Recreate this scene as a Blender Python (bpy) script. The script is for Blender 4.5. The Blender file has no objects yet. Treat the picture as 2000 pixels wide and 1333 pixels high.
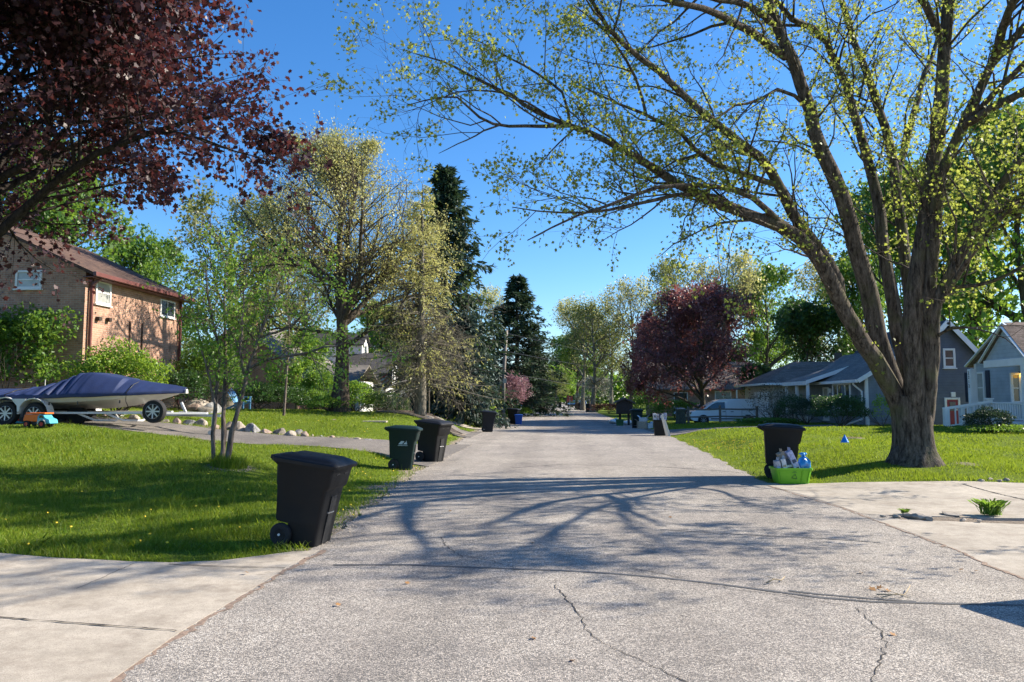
import bpy, math, random
import numpy as np
from mathutils import Vector, Matrix, Euler
R = math.radians
C = bpy.context.scene.collection
S = bpy.context.scene
# ------------------------------------------------------------------ camera, sky, sun, exposure
CAM = np.array([0.0, 0.0, 1.7]); YAW = R(3.76); PITCH = R(4.5); FPX = 1444.0
cd = bpy.data.cameras.new('camera'); cam = bpy.data.objects.new('camera', cd); C.objects.link(cam)
cam.location = CAM; cam.rotation_euler = (R(90) + PITCH, 0, YAW)
cd.sensor_width = 36; cd.lens = FPX / 2000 * 36; cd.clip_start = 0.05; cd.clip_end = 3000
S.camera = cam
SUN_AZ = R(18.0)      # turned from +X towards +Y
SUN_EL = R(33.0)
w = bpy.data.worlds.new('World'); S.world = w; w.use_nodes = True
wn = w.node_tree; bg = wn.nodes['Background']
sky = wn.nodes.new('ShaderNodeTexSky'); sky.sky_type = 'NISHITA'; sky.sun_disc = False
sky.sun_elevation = SUN_EL; sky.sun_rotation = R(90) - SUN_AZ
sky.air_density = 1.0; sky.dust_density = 0.4; sky.ozone_density = 5.0; sky.altitude = 200
hs = wn.nodes.new('ShaderNodeHueSaturation'); hs.inputs['Saturation'].default_value = 1.22; hs.inputs['Hue'].default_value = .503
wn.links.new(sky.outputs['Color'], hs.inputs['Color']); wn.links.new(hs.outputs[0], bg.inputs['Color']); bg.inputs['Strength'].default_value = 0.105
sl = bpy.data.lights.new('sun', 'SUN'); sl.energy = 5.0; sl.angle = R(0.5); sl.color = (1.0, 0.91, 0.77)
so = bpy.data.objects.new('sun', sl); C.objects.link(so)
sdir = Vector((math.cos(SUN_EL) * math.cos(SUN_AZ), math.cos(SUN_EL) * math.sin(SUN_AZ), math.sin(SUN_EL)))
so.rotation_euler = sdir.to_track_quat('Z', 'Y').to_euler(); so.location = (30, 10, 30)
S.view_settings.view_transform = 'Standard'; S.view_settings.look = 'None'
S.view_settings.exposure = 1.16; S.view_settings.gamma = 1.0
S.cycles.max_bounces = 6; S.cycles.diffuse_bounces = 3; S.cycles.transmission_bounces = 3; S.cycles.glossy_bounces = 2
S.cycles.use_denoising = True
rng = np.random.default_rng(7); random.seed(7)

# ------------------------------------------------------------------ picture <-> world
_f = np.array([-math.sin(YAW) * math.cos(PITCH), math.cos(YAW) * math.cos(PITCH), math.sin(PITCH)])
_r = np.array([math.cos(YAW), math.sin(YAW), 0.0]); _u = np.cross(_r, _f)
def ray(px, py):
    return _f + _r * ((px - 1000) / FPX) - _u * ((py - 666.5) / FPX)
def pY(px, py, Y):
    d = ray(px, py); return CAM + d * (Y / d[1])
def pX(px, py, X):
    d = ray(px, py); return CAM + d * (X / d[0])
def p0(px, py, z=0.0):
    d = ray(px, py); return CAM + d * ((z - 1.7) / d[2])

# ------------------------------------------------------------------ materials
def _mat(name):
    m = bpy.data.materials.new(name); m.use_nodes = True
    nt = m.node_tree; b = nt.nodes['Principled BSDF']; return m, nt, b
def N(nt, t, **k):
    n = nt.nodes.new(t)
    for a, v in k.items(): setattr(n, a, v)
    return n
def ramp(nt, src, stops):
    n = N(nt, 'ShaderNodeValToRGB'); e = n.color_ramp.elements
    while len(e) < len(stops): e.new(0.5)
    for i, (p, c) in enumerate(stops):
        e[i].position = p; e[i].color = (*c, 1) if len(c) == 3 else c
    nt.links.new(src, n.inputs[0]); return n.outputs[0]
def tex(nt, kind, scale, coord='Object', detail=4, vec=None, mapping=None, rough=0.55):
    if vec is None:
        tc = N(nt, 'ShaderNodeTexCoord'); vec = tc.outputs[coord]
    if mapping:
        mp = N(nt, 'ShaderNodeMapping'); mp.inputs['Scale'].default_value = mapping
        nt.links.new(vec, mp.inputs['Vector']); vec = mp.outputs[0]
    if kind == 'noise':
        n = N(nt, 'ShaderNodeTexNoise'); n.inputs['Detail'].default_value = detail; n.inputs['Roughness'].default_value = rough
    else:
        n = N(nt, 'ShaderNodeTexVoronoi')
    n.inputs['Scale'].default_value = scale
    nt.links.new(vec, n.inputs['Vector']); return n
def mixc(nt, fac, a, b, mode='MIX'):
    n = N(nt, 'ShaderNodeMix', data_type='RGBA', blend_type=mode)
    for s, v in ((0, fac), (6, a), (7, b)):
        if hasattr(v, 'node'): nt.links.new(v, n.inputs[s])
        else: n.inputs[s].default_value = v if s == 0 else ((*v, 1) if len(v) == 3 else v)
    return n.outputs[2]
def bump(nt, b, src, strength=0.3, dist=0.02, prev=None):
    n = N(nt, 'ShaderNodeBump'); n.inputs['Strength'].default_value = strength; n.inputs['Distance'].default_value = dist
    nt.links.new(src, n.inputs['Height'])
    if prev: nt.links.new(prev, n.inputs['Normal'])
    nt.links.new(n.outputs[0], b.inputs['Normal']); return n.outputs[0]
def plain(name, col, rough=0.6, var=0.12, scale=6.0, metal=0.0, spec=0.5, bmp=0.0, bscale=60, coat=0.0):
    m, nt, b = _mat(name)
    n = tex(nt, 'noise', scale)
    lo = tuple(c * (1 - var) for c in col); hi = tuple(min(1, c * (1 + var)) for c in col)
    c = ramp(nt, n.outputs['Fac'], [(0.3, lo), (0.7, hi)])
    nt.links.new(c, b.inputs['Base Color'])
    b.inputs['Roughness'].default_value = rough; b.inputs['Metallic'].default_value = metal
    b.inputs['Specular IOR Level'].default_value = spec; b.inputs['Coat Weight'].default_value = coat
    if bmp:
        n2 = tex(nt, 'noise', bscale); bump(nt, b, n2.outputs['Fac'], bmp, 0.01)
    return m
def leafmat(name, cols, trans, tw=0.45, rough=0.45, spec=0.4):
    """cols: list of base colours chosen per leaf; trans: colour of light passing through."""
    m, nt, b = _mat(name)
    g = N(nt, 'ShaderNodeNewGeometry')
    k = len(cols)
    c = ramp(nt, g.outputs['Random Per Island'], [((i + 0.5) / k, cc) for i, cc in enumerate(cols)])
    nt.links.new(c, b.inputs['Base Color']); b.inputs['Roughness'].default_value = rough
    b.inputs['Specular IOR Level'].default_value = spec
    t = N(nt, 'ShaderNodeBsdfTranslucent')
    tcn = mixc(nt, 0.5, c, trans); nt.links.new(tcn, t.inputs['Color'])
    mx = N(nt, 'ShaderNodeMixShader'); mx.inputs[0].default_value = tw
    nt.links.new(b.outputs[0], mx.inputs[1]); nt.links.new(t.outputs[0], mx.inputs[2])
    nt.links.new(mx.outputs[0], nt.nodes['Material Output'].inputs['Surface'])
    return m
def barkmat(name, lo, hi, scale=9, strength=0.8, moss=None, dist=0.04):
    m, nt, b = _mat(name)
    v = tex(nt, 'noise', scale, mapping=(1, 1, 0.18), detail=6, rough=0.7)
    n = tex(nt, 'noise', scale * 3.5, mapping=(1, 1, 0.3), detail=4)
    c = ramp(nt, v.outputs['Fac'], [(0.36, lo), (0.62, hi)])
    c = mixc(nt, 0.45, c, ramp(nt, n.outputs['Fac'], [(0.3, (0.25,) * 3), (0.7, (0.95,) * 3)]), 'OVERLAY')
    if moss:
        q = tex(nt, 'noise', 1.7, detail=5)
        c = mixc(nt, ramp(nt, q.outputs['Fac'], [(0.52, (0, 0, 0)), (0.68, (.8, .8, .8))]), c, moss)
    nt.links.new(c, b.inputs['Base Color']); b.inputs['Roughness'].default_value = 0.95; b.inputs['Specular IOR Level'].default_value = .15
    p = bump(nt, b, v.outputs['Fac'], strength, dist); bump(nt, b, n.outputs['Fac'], strength * .6, dist * .4, p)
    return m
def wallvec(nt):
    """(x+y, z) in object space: runs along any wall whose face looks down an axis."""
    tc = N(nt, 'ShaderNodeTexCoord'); sp = N(nt, 'ShaderNodeSeparateXYZ'); nt.links.new(tc.outputs['Object'], sp.inputs[0])
    a = N(nt, 'ShaderNodeMath', operation='ADD'); nt.links.new(sp.outputs[0], a.inputs[0]); nt.links.new(sp.outputs[1], a.inputs[1])
    cb = N(nt, 'ShaderNodeCombineXYZ'); nt.links.new(a.outputs[0], cb.inputs[0]); nt.links.new(sp.outputs[2], cb.inputs[1])
    return cb.outputs[0]
def brickmat(name, c1, c2, mortar, bw=0.22, rh=0.075, stain=None):
    m, nt, b = _mat(name); v = wallvec(nt)
    br = N(nt, 'ShaderNodeTexBrick'); nt.links.new(v, br.inputs['Vector'])
    br.inputs['Scale'].default_value = 1; br.inputs['Brick Width'].default_value = bw; br.inputs['Row Height'].default_value = rh
    br.inputs['Mortar Size'].default_value = rh * 0.11; br.inputs['Mortar Smooth'].default_value = 0.3
    br.inputs['Color1'].default_value = (*c1, 1); br.inputs['Color2'].default_value = (*c2, 1); br.inputs['Mortar'].default_value = (*mortar, 1)
    n = tex(nt, 'noise', 1.3, detail=6)
    c = mixc(nt, 0.5, br.outputs['Color'], ramp(nt, n.outputs['Fac'], [(0.3, (.3, .3, .3)), (0.7, (.75, .75, .75))]), 'OVERLAY')
    if stain:
        q = tex(nt, 'noise', 2.2, detail=8, rough=.7)
        c = mixc(nt, ramp(nt, q.outputs['Fac'], [(0.55, (0, 0, 0)), (0.66, (.7, .7, .7))]), c, stain)
    nt.links.new(c, b.inputs['Base Color']); b.inputs['Roughness'].default_value = 0.9; b.inputs['Specular IOR Level'].default_value = .2
    iv = N(nt, 'ShaderNodeMath', operation='SUBTRACT'); iv.inputs[0].default_value = 1; nt.links.new(br.outputs['Fac'], iv.inputs[1])
    bump(nt, b, iv.outputs[0], 0.6, 0.012); return m
def sidingmat(name, col, row=0.13, rough=0.55, dirt=0.15):
    m, nt, b = _mat(name)
    tc = N(nt, 'ShaderNodeTexCoord'); sp = N(nt, 'ShaderNodeSeparateXYZ'); nt.links.new(tc.outputs['Object'], sp.inputs[0])
    d = N(nt, 'ShaderNodeMath', operation='DIVIDE'); nt.links.new(sp.outputs[2], d.inputs[0]); d.inputs[1].default_value = row
    fr = N(nt, 'ShaderNodeMath', operation='FRACT'); nt.links.new(d.outputs[0], fr.inputs[0])
    n = tex(nt, 'noise', 2.5, detail=5)
    base = ramp(nt, n.outputs['Fac'], [(0.3, tuple(c * (1 - dirt) for c in col)), (0.7, tuple(c * (1 + dirt) for c in col))])
    line = ramp(nt, fr.outputs[0], [(0.0, (.45,) * 3), (0.07, (1,) * 3)])
    nt.links.new(mixc(nt, 0.8, base, line, 'MULTIPLY'), b.inputs['Base Color'])
    b.inputs['Roughness'].default_value = rough
    iv = N(nt, 'ShaderNodeMath', operation='SUBTRACT'); iv.inputs[0].default_value = 1; nt.links.new(fr.outputs[0], iv.inputs[1])
    bump(nt, b, iv.outputs[0], 0.8, 0.015); return m
def shinglemat(name, c1, c2, row=0.14, w=0.3):
    m, nt, b = _mat(name); v = wallvec(nt)
    br = N(nt, 'ShaderNodeTexBrick'); nt.links.new(v, br.inputs['Vector'])
    br.inputs['Scale'].default_value = 1; br.inputs['Brick Width'].default_value = w; br.inputs['Row Height'].default_value = row * .55
    br.inputs['Mortar Size'].default_value = 0.006; br.inputs['Mortar Smooth'].default_value = 0.5
    br.inputs['Color1'].default_value = (*c1, 1); br.inputs['Color2'].default_value = (*c2, 1); br.inputs['Mortar'].default_value = (*[c * .45 for c in c1], 1)
    n = tex(nt, 'noise', 14, detail=6); n2 = tex(nt, 'noise', .8, detail=3)
    c = mixc(nt, 0.6, br.outputs['Color'], ramp(nt, n.outputs['Fac'], [(0.3, (.3,) * 3), (0.7, (.75,) * 3)]), 'OVERLAY')
    c = mixc(nt, 0.35, c, ramp(nt, n2.outputs['Fac'], [(0.3, (.3,) * 3), (0.7, (.8,) * 3)]), 'OVERLAY')
    nt.links.new(c, b.inputs['Base Color']); b.inputs['Roughness'].default_value = 0.95; b.inputs['Specular IOR Level'].default_value = .2
    iv = N(nt, 'ShaderNodeMath', operation='SUBTRACT'); iv.inputs[0].default_value = 1; nt.links.new(br.outputs['Fac'], iv.inputs[1])
    bump(nt, b, iv.outputs[0], 0.7, 0.015); return m

# ------------------------------------------------------------------ objects
def tag(o, label=None, cat=None, group=None, kind=None):
    if label: o['label'] = label
    if cat: o['category'] = cat
    if group: o['group'] = group
    if kind: o['kind'] = kind
    return o
def thing(name, loc, label, cat, group=None, rz=0.0, rx=0.0, ry=0.0):
    o = bpy.data.objects.new(name, None); C.objects.link(o); o.empty_display_size = .2
    o.location = loc; o.rotation_euler = (rx, ry, rz); return tag(o, label, cat, group)
def root_loc(p):
    while p is not None and p.parent is not None: p = p.parent
    return np.array(p.location) if p is not None else np.zeros(3)
def link(name, me, mat, parent=None, smooth=False):
    o = bpy.data.objects.new(name, me); C.objects.link(o); o.parent = parent
    if mat is not None: me.materials.append(mat)
    if smooth: me.polygons.foreach_set('use_smooth', [True] * len(me.polygons))
    return o
def npmesh(name, V, faces):
    """V (n,3); faces: list of (m,k) int arrays."""
    me = bpy.data.meshes.new(name); V = np.asarray(V, dtype=np.float32)
    me.vertices.add(len(V)); me.vertices.foreach_set('co', V.ravel())
    faces = [np.asarray(f) for f in faces if len(f)]
    nl = sum(f.size for f in faces); npo = sum(len(f) for f in faces)
    me.loops.add(nl); me.loops.foreach_set('vertex_index', np.concatenate([f.ravel() for f in faces]).astype(np.int32))
    me.polygons.add(npo); st = []; s = 0
    for f in faces:
        st.append(s + np.arange(len(f)) * f.shape[1]); s += f.size
    me.polygons.foreach_set('loop_start', np.concatenate(st).astype(np.int32))
    me.update(calc_edges=True); return me
class B:
    """collects pieces of ONE mesh"""
    def __init__(s): s.v = []; s.f = []
    def add(s, V, F):
        o = len(s.v); s.v += [tuple(map(float, p)) for p in V]; s.f += [tuple(i + o for i in f) for f in F]; return s
    def box(s, c, d, rot=None):
        x, y, z = (k / 2 for k in d)
        V = [Vector((a * x, b * y, e * z)) for a in (-1, 1) for b in (-1, 1) for e in (-1, 1)]
        if rot is not None:
            M = Euler(rot).to_matrix(); V = [M @ p for p in V]
        V = [p + Vector(c) for p in V]
        return s.add(V, [(0, 1, 3, 2), (4, 6, 7, 5), (0, 4, 5, 1), (2, 3, 7, 6), (0, 2, 6, 4), (1, 5, 7, 3)])
    def bb(s, x0, x1, y0, y1, z0, z1): return s.box(((x0 + x1) / 2, (y0 + y1) / 2, (z0 + z1) / 2), (abs(x1 - x0), abs(y1 - y0), abs(z1 - z0)))
    def bar(s, a, b, t, t2=None):
        a = Vector(a); b = Vector(b); d = b - a; q = d.to_track_quat('Z', 'Y').to_matrix(); t2 = t2 or t
        V = []
        for p in (a, b):
            for (i, j) in ((-1, -1), (1, -1), (1, 1), (-1, 1)): V.append(p + q @ Vector((i * t / 2, j * t2 / 2, 0)))
        return s.add(V, [(3, 2, 1, 0), (4, 5, 6, 7), (0, 1, 5, 4), (1, 2, 6, 5), (2, 3, 7, 6), (3, 0, 4, 7)])
    def cyl(s, a, b, r0, r1=None, n=16, caps=True):
        return s.tube([a, b], [r0, r0 if r1 is None else r1], n, caps)
    def tube(s, P, rad, n=12, caps=True):
        P = [Vector(p) for p in P]; V = []; F = []
        if not hasattr(rad, '__len__'): rad = [rad] * len(P)
        t0 = (P[1] - P[0]).normalized(); up = Vector((0, 0, 1)) if abs(t0.z) < .9 else Vector((1, 0, 0))
        for i, p in enumerate(P):
            t = (P[min(i + 1, len(P) - 1)] - P[max(i - 1, 0)]).normalized()
            a = t.cross(up).normalized(); b = t.cross(a).normalized()
            for k in range(n):
                g = 2 * math.pi * k / n; V.append(p + (a * math.cos(g) + b * math.sin(g)) * rad[i])
        for i in range(len(P) - 1):
            for k in range(n): k2 = (k + 1) % n; F.append((i * n + k, i * n + k2, (i + 1) * n + k2, (i + 1) * n + k))
        if caps: F.append(tuple(range(n))[::-1]); F.append(tuple((len(P) - 1) * n + k for k in range(n)))
        return s.add(V, F)
    def loft(s, secs, caps=True, closed=True):
        n = len(secs[0]); V = [p for q in secs for p in q]; F = []
        for i in range(len(secs) - 1):
            for k in range(n if closed else n - 1):
                k2 = (k + 1) % n; F.append((i * n + k, i * n + k2, (i + 1) * n + k2, (i + 1) * n + k))
        if caps: F.append(tuple(range(n))[::-1]); F.append(tuple((len(secs) - 1) * n + k for k in range(n)))
        return s.add(V, F)
    def prism(s, prof, y0, y1, ax='y'):
        """prof: list of 2-D points; extruded along ax."""
        mk = {'y': lambda p, t: (p[0], t, p[1]), 'x': lambda p, t: (t, p[0], p[1]), 'z': lambda p, t: (p[0], p[1], t)}[ax]
        return s.loft([[mk(p, y0) for p in prof], [mk(p, y1) for p in prof]])
    def build(s, name, mat, parent=None, smooth=False, bev=0.0, world=False, segs=2, auto=None):
        me = bpy.data.meshes.new(name); V = s.v
        if world and parent is not None:
            L = root_loc(parent); V = [(x - L[0], y - L[1], z - L[2]) for x, y, z in V]
        me.from_pydata(V, [], s.f); me.update()
        o = link(name, me, mat, parent, smooth)
        import bmesh
        bm = bmesh.new(); bm.from_mesh(me); bmesh.ops.recalc_face_normals(bm, faces=bm.faces); bm.to_mesh(me); bm.free()
        if auto: me.set_sharp_from_angle(angle=R(auto))
        if bev:
            md = o.modifiers.new('b', 'BEVEL'); md.width = bev; md.segments = segs; md.limit_method = 'ANGLE'; md.angle_limit = R(35)
        return o
def copy_tree(o, parent=None):
    c = o.copy(); C.objects.link(c); c.parent = parent
    for ch in list(o.children): copy_tree(ch, c)
    return c
# ------------------------------------------------------------------ lie of the land
LE = np.array([(-12, -2.6), (4.4, -2.64), (8.67, -2.85), (12, -3.0), (15.3, -3.25), (21, -3.5), (30, -4.1), (41, -4.5), (61, -4.7), (100, -4.6), (420, -4.6)])
RE = np.array([(-12, 4.4), (8, 4.45), (11, 4.5), (14.5, 4.15), (18, 4.25), (24, 4.6), (34, 5.0), (45, 4.8), (61, 4.6), (100, 4.5), (420, 4.5)])
def _jit(y): return 0.05 * np.sin(y * 2.1) + 0.04 * np.sin(y * 5.3 + 1) + 0.025 * np.sin(y * 11.7)
def xl(y): return np.interp(y, LE[:, 0], LE[:, 1]) + _jit(y) * np.clip((np.asarray(y) - 8.2) / 2, 0, 1)
def xr(y): return np.interp(y, RE[:, 0], RE[:, 1]) + _jit(np.asarray(y) + 7) * np.clip((np.asarray(y) - 14.8) / 2, 0, 1)
_cp = []
def cp(px, py, Y): p = pY(px, py, Y); _cp.append((p[0], p[1], p[2]))
def cz(x, y, z): _cp.append((x, y, z))
for y in (-10, 2, 6, 10, 14, 18, 22, 27, 33, 40, 50, 62, 80, 110, 160, 240, 380):
    cz(float(np.interp(y, LE[:, 0], LE[:, 1])), y, 0.0); cz(float(np.interp(y, RE[:, 0], RE[:, 1])), y, 0.0); 
for y in (-10, 2, 6): cz(-8, y, 0); cz(9, y, 0); cz(-20, y, .1); cz(20, y, 0)
cz(-7, 8.5, 0.02); cz(9, 10, .02); cz(9, 14.3, .03); cz(14, 14, .1)
cp(430, 912, 14.8); cp(150, 960, 12.5); cp(75, 836, 18.8); cp(65, 828, 21.6); cp(250, 834, 21.5); cp(450, 866, 20.3)
cp(450, 843, 23.6); cp(620, 872, 20.5); cp(620, 853, 23.6); cp(750, 884, 20.6); cp(750, 864, 23.6)
cp(480, 800, 34); cp(600, 803, 34); cp(700, 807, 34); cp(640, 830, 27); cp(500, 822, 27); cp(820, 810, 34); cp(780, 835, 28); cp(880, 822, 37)
cp(940, 818, 46); cp(983, 811, 58); cp(165, 792, 26); cp(360, 800, 30); cp(0, 860, 17); cp(560, 930, 15)
cz(-20, 40, 1.1); cz(-30, 30, 1.1); cz(-25, 60, .9); cz(-17, 50, .9); cz(-12, 65, .8); cz(-30, 120, .6); cz(-12, 110, .3)
cp(1785, 906, 17.4); cp(1600, 870, 21); cp(1990, 880, 22); cp(1990, 900, 19); cp(1900, 838, 29.5); cp(1990, 836, 29.5)
cp(1730, 834, 36); cp(1600, 831, 40); cp(1500, 828, 44); cp(1640, 862, 25); cp(1450, 855, 27); cp(1350, 848, 33.5); cp(1400, 827, 50)
cp(1320, 829, 46); cp(1300, 838, 42); cz(14, 58, -.05); cz(25, 45, .4); cz(40, 30, .6); cz(20, 70, .1); cz(12, 80, .05); cz(30, 120, .2)
for q in ((-120, -10, 0), (-120, 60, 1), (-120, 200, .5), (120, -10, 0), (120, 60, .5), (120, 200, .3), (60, 380, 0), (-60, 380, 0), (60, 15, .3), (-60, 15, .8)): cz(*q)
_CP = np.array(_cp); _c2 = 2.0
def _phi(d2): return -np.sqrt(d2 + _c2)
_A = _phi(((_CP[:, None, :2] - _CP[None, :, :2]) ** 2).sum(-1)); _n = len(_CP)
_Mx = np.zeros((_n + 1, _n + 1)); _Mx[:_n, :_n] = _A + np.eye(_n) * -0.02; _Mx[:_n, _n] = 1; _Mx[_n, :_n] = 1
_W = np.linalg.solve(_Mx, np.append(_CP[:, 2], 0))
def _sm(t): t = np.clip(t, 0, 1); return t * t * (3 - 2 * t)
def hnoise(x, y): return 0.5 * np.sin(x * .9 + 1.3 * np.sin(y * .5)) + 0.3 * np.sin(y * 1.1 + x * .6 + 2) + .2 * np.sin(x * 2.3 - y * 1.9)
def edged(x, y):
    """distance outside the road's edges (negative on the road)"""
    return np.maximum(xl(y) - x, x - xr(y))
def zt(x, y):
    x = np.asarray(x, float); y = np.asarray(y, float); sh = x.shape; X = x.ravel(); Y = y.ravel(); out = np.empty(len(X))
    for i in range(0, len(X), 20000):
        d2 = (X[i:i + 20000, None] - _CP[None, :, 0]) ** 2 + (Y[i:i + 20000, None] - _CP[None, :, 1]) ** 2
        out[i:i + 20000] = _phi(d2) @ _W[:_n] + _W[_n]
    out = out.reshape(sh); e = edged(x, y)
    out = out * _sm((e - .05) / 1.7) + 0.035 * hnoise(x, y) * _sm((e - .5) / 2)
    return out
def gz(x, y): return float(zt(np.array([x]), np.array([y]))[0])
def gp(px, py):
    """where the line of sight through a pixel meets the ground"""
    d = ray(px, py); ts = np.linspace(3, 150, 1500); P = CAM + d * ts[:, None]; z = zt(P[:, 0], P[:, 1])
    k = np.argmax(P[:, 2] < z)
    return P[k] if P[k, 2] < z[k] else pY(px, py, 60)
def on(px, Y):
    """ground point at depth Y under picture column px"""
    x = pY(px, 790, Y)[0]; return np.array([x, Y, gz(x, Y)])
# pavement polygons (world x, y)
def inpoly(x, y, poly):
    r = np.zeros(np.shape(x), bool); n = len(poly); j = n - 1
    for i in range(n):
        xi, yi = poly[i]; xj, yj = poly[j]
        with np.errstate(divide='ignore', invalid='ignore'):
            c = ((yi > y) != (yj > y)) & (x < (xj - xi) * (y - yi) / (yj - yi + 1e-12) + xi)
        r ^= c; j = i
    return r
def pp(*pts): return [tuple(p0(a, b)[:2]) for a, b in pts]
P_CONL = [(-30, -6)] + [(-30, 7.9)] + pp((-300, 1083), (0, 1086), (120, 1096), (250, 1103), (330, 1103), (430, 1097), (510, 1087), (570, 1079), (625, 1076)) + pp((590, 1094), (558, 1112), (470, 1166), (350, 1238), (215, 1333)) + [(-2.62, 2), (-2.6, -6)]
P_CONR1 = pp((1480, 944), (1600, 947), (1800, 950), (2000, 951), (2400, 950)) + [(30, 15), (30, 11)] + pp((2300, 1003), (2000, 1012), (1850, 1010), (1720, 1007), (1684, 1005), (1640, 990), (1570, 968))
P_CONR2 = pp((1694, 1014), (1850, 1019), (2000, 1024), (2300, 1028)) + [(30, 10.2), (30, -6), (4.4, -6), (4.42, 5)] + pp((2000, 1133), (1930, 1105), (1840, 1064), (1760, 1034))
P_DRL = [(-3.35, 18.6), (-4.4, 19.7), (-6, 20.2), (-9, 20.4), (-14, 20.0), (-30, 19.6), (-30, 24.4), (-16, 23.7), (-9, 23.5), (-6.6, 23.6), (-5.2, 24.5), (-4.5, 26), (-4.0, 27.5), (-3.3, 27.5)]
P_DRL2 = [(-4.0, 33), (-5.5, 33.6), (-9, 33.9), (-9, 35.4), (-6.5, 35.9), (-5.2, 36.8), (-4.2, 38), (-4.0, 38)]
P_DRR = [(4.9, 35.2), (8, 36.0), (14, 36.5), (14, 39.5), (8, 39.3), (6.3, 40.3), (4.7, 42.5)]
P_WALK = [(-4.3, 41.6), (-4.3, 42.6), (-11, 42.9), (-11, 41.9)]
P_DRR2 = [(4.7, 50), (9, 51), (9, 61), (24, 61), (24, 52.5), (9.5, 53), (4.7, 47.5)]
PAVES = [P_CONL, P_CONR1, P_CONR2, P_DRL, P_DRL2, P_DRR, P_WALK]
def paved(x, y):
    r = edged(x, y) < 0
    for p in PAVES: r |= inpoly(x, y, p)
    return r

# ---- ground sheet
gx = np.concatenate([[-900, -500, -300, -200, -150], np.arange(-120, -40, 4), np.arange(-40, -22, 1.0), np.arange(-22, 22, 0.22), np.arange(22, 40, 1.0), np.arange(40, 120, 4), [150, 200, 300, 500, 900]])
gy = np.concatenate([[-300, -100, -40, -20], np.arange(-12, 4, 1.0), np.arange(4, 32, 0.22), np.arange(32, 60, .5), np.arange(60, 120, 2), np.arange(120, 400, 10), [450, 600, 900, 1500]])
GX, GY = np.meshgrid(gx, gy); cl = np.clip
GZ = zt(cl(GX, -120, 120), cl(GY, -12, 380)) * np.exp(-np.maximum(0, np.abs(GX) - 120) / 150)
pv = paved(GX, GY)
GZ = np.where(edged(GX, GY) < 0.0, -0.08, GZ)
for p in PAVES: GZ = np.where(inpoly(GX, GY, p), GZ - 0.07, GZ)
ny, nx = GX.shape; idx = np.arange(nx * ny).reshape(ny, nx)
F = np.stack([idx[:-1, :-1], idx[:-1, 1:], idx[1:, 1:], idx[1:, :-1]], -1).reshape(-1, 4)
me = npmesh('ground', np.stack([GX, GY, GZ], -1).reshape(-1, 3), [F])
# bare earth shows beside the road and the drives and round the birch
dirt = np.exp(-np.maximum(edged(GX, GY), 0) / 0.35) * (GY > 8) * np.where(GX > 0, .55, 1.0)
dirt = np.maximum(dirt, np.exp(-np.maximum(np.abs(GY - 22.1) - 1.9, 0) / 0.25) * (GX < -3.4) * (GX > -22) * .9)
for (cx, cy, rr) in ((-6.7, 14.8, .55), (9.1, 17.4, .35), (7, 10.55, .6), (8.5, 10.5, .6), (10, 10.5, .7), (12, 10.5, 1.2), (5.6, 10.6, .6), (-3.3, 18, .9), (-3.5, 14.3, .5)):
    dirt = np.maximum(dirt, np.exp(-(((GX - cx) ** 2 + (GY - cy) ** 2) / rr ** 2)))
dirt = np.maximum(dirt, np.clip((hnoise(GX * 1.7 + 3, GY * 1.9) + .5 * hnoise(GX * 5, GY * 4.4) - .95) * 1.6, 0, .75) * np.exp(-np.maximum(edged(GX, GY), 0) / 2.5) * (GX < 0))
dirt = np.where((GX > 4.6) & (GY > 9.9) & (GY < 11.3), 1.0, dirt)
DIRT = dirt
at = me.attributes.new('dirt', 'FLOAT', 'POINT'); at.data.foreach_set('value', dirt.ravel().astype(np.float32))
m, nt, b = _mat('lawn_soil')
n1 = tex(nt, 'noise', .55, detail=5); n2 = tex(nt, 'noise', 28, detail=6, rough=.7); n3 = tex(nt, 'noise', 3, detail=5)
g = ramp(nt, n1.outputs['Fac'], [(0.3, (.085, .13, .012)), (0.7, (.14, .19, .02))])
g = mixc(nt, .6, g, ramp(nt, n2.outputs['Fac'], [(0.3, (.18,) * 3), (0.7, (.8,) * 3)]), 'OVERLAY')
g = mixc(nt, ramp(nt, n3.outputs['Fac'], [(.55, (0, 0, 0)), (.75, (.35,) * 3)]), g, (.19, .2, .05))
e = ramp(nt, n2.outputs['Fac'], [(0.3, (.14, .11, .085)), (0.7, (.36, .30, .24))])
aa = N(nt, 'ShaderNodeAttribute', attribute_name='dirt')
ad = N(nt, 'ShaderNodeMath', operation='ADD'); nt.links.new(aa.outputs['Fac'], ad.inputs[0])
sb = N(nt, 'ShaderNodeMath', operation='MULTIPLY_ADD'); nt.links.new(n2.outputs['Fac'], sb.inputs[0]); sb.inputs[1].default_value = 1.3; sb.inputs[2].default_value = -.65
nt.links.new(sb.outputs[0], ad.inputs[1])
c = mixc(nt, ramp(nt, ad.outputs[0], [(.42, (0, 0, 0)), (.6, (1, 1, 1))]), g, e)
nt.links.new(c, b.inputs['Base Color']); b.inputs['Roughness'].default_value = 1; b.inputs['Specular IOR Level'].default_value = .1
bump(nt, b, n2.outputs['Fac'], .9, .05)
tag(link('ground', me, m, None, True), kind='structure')

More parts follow.
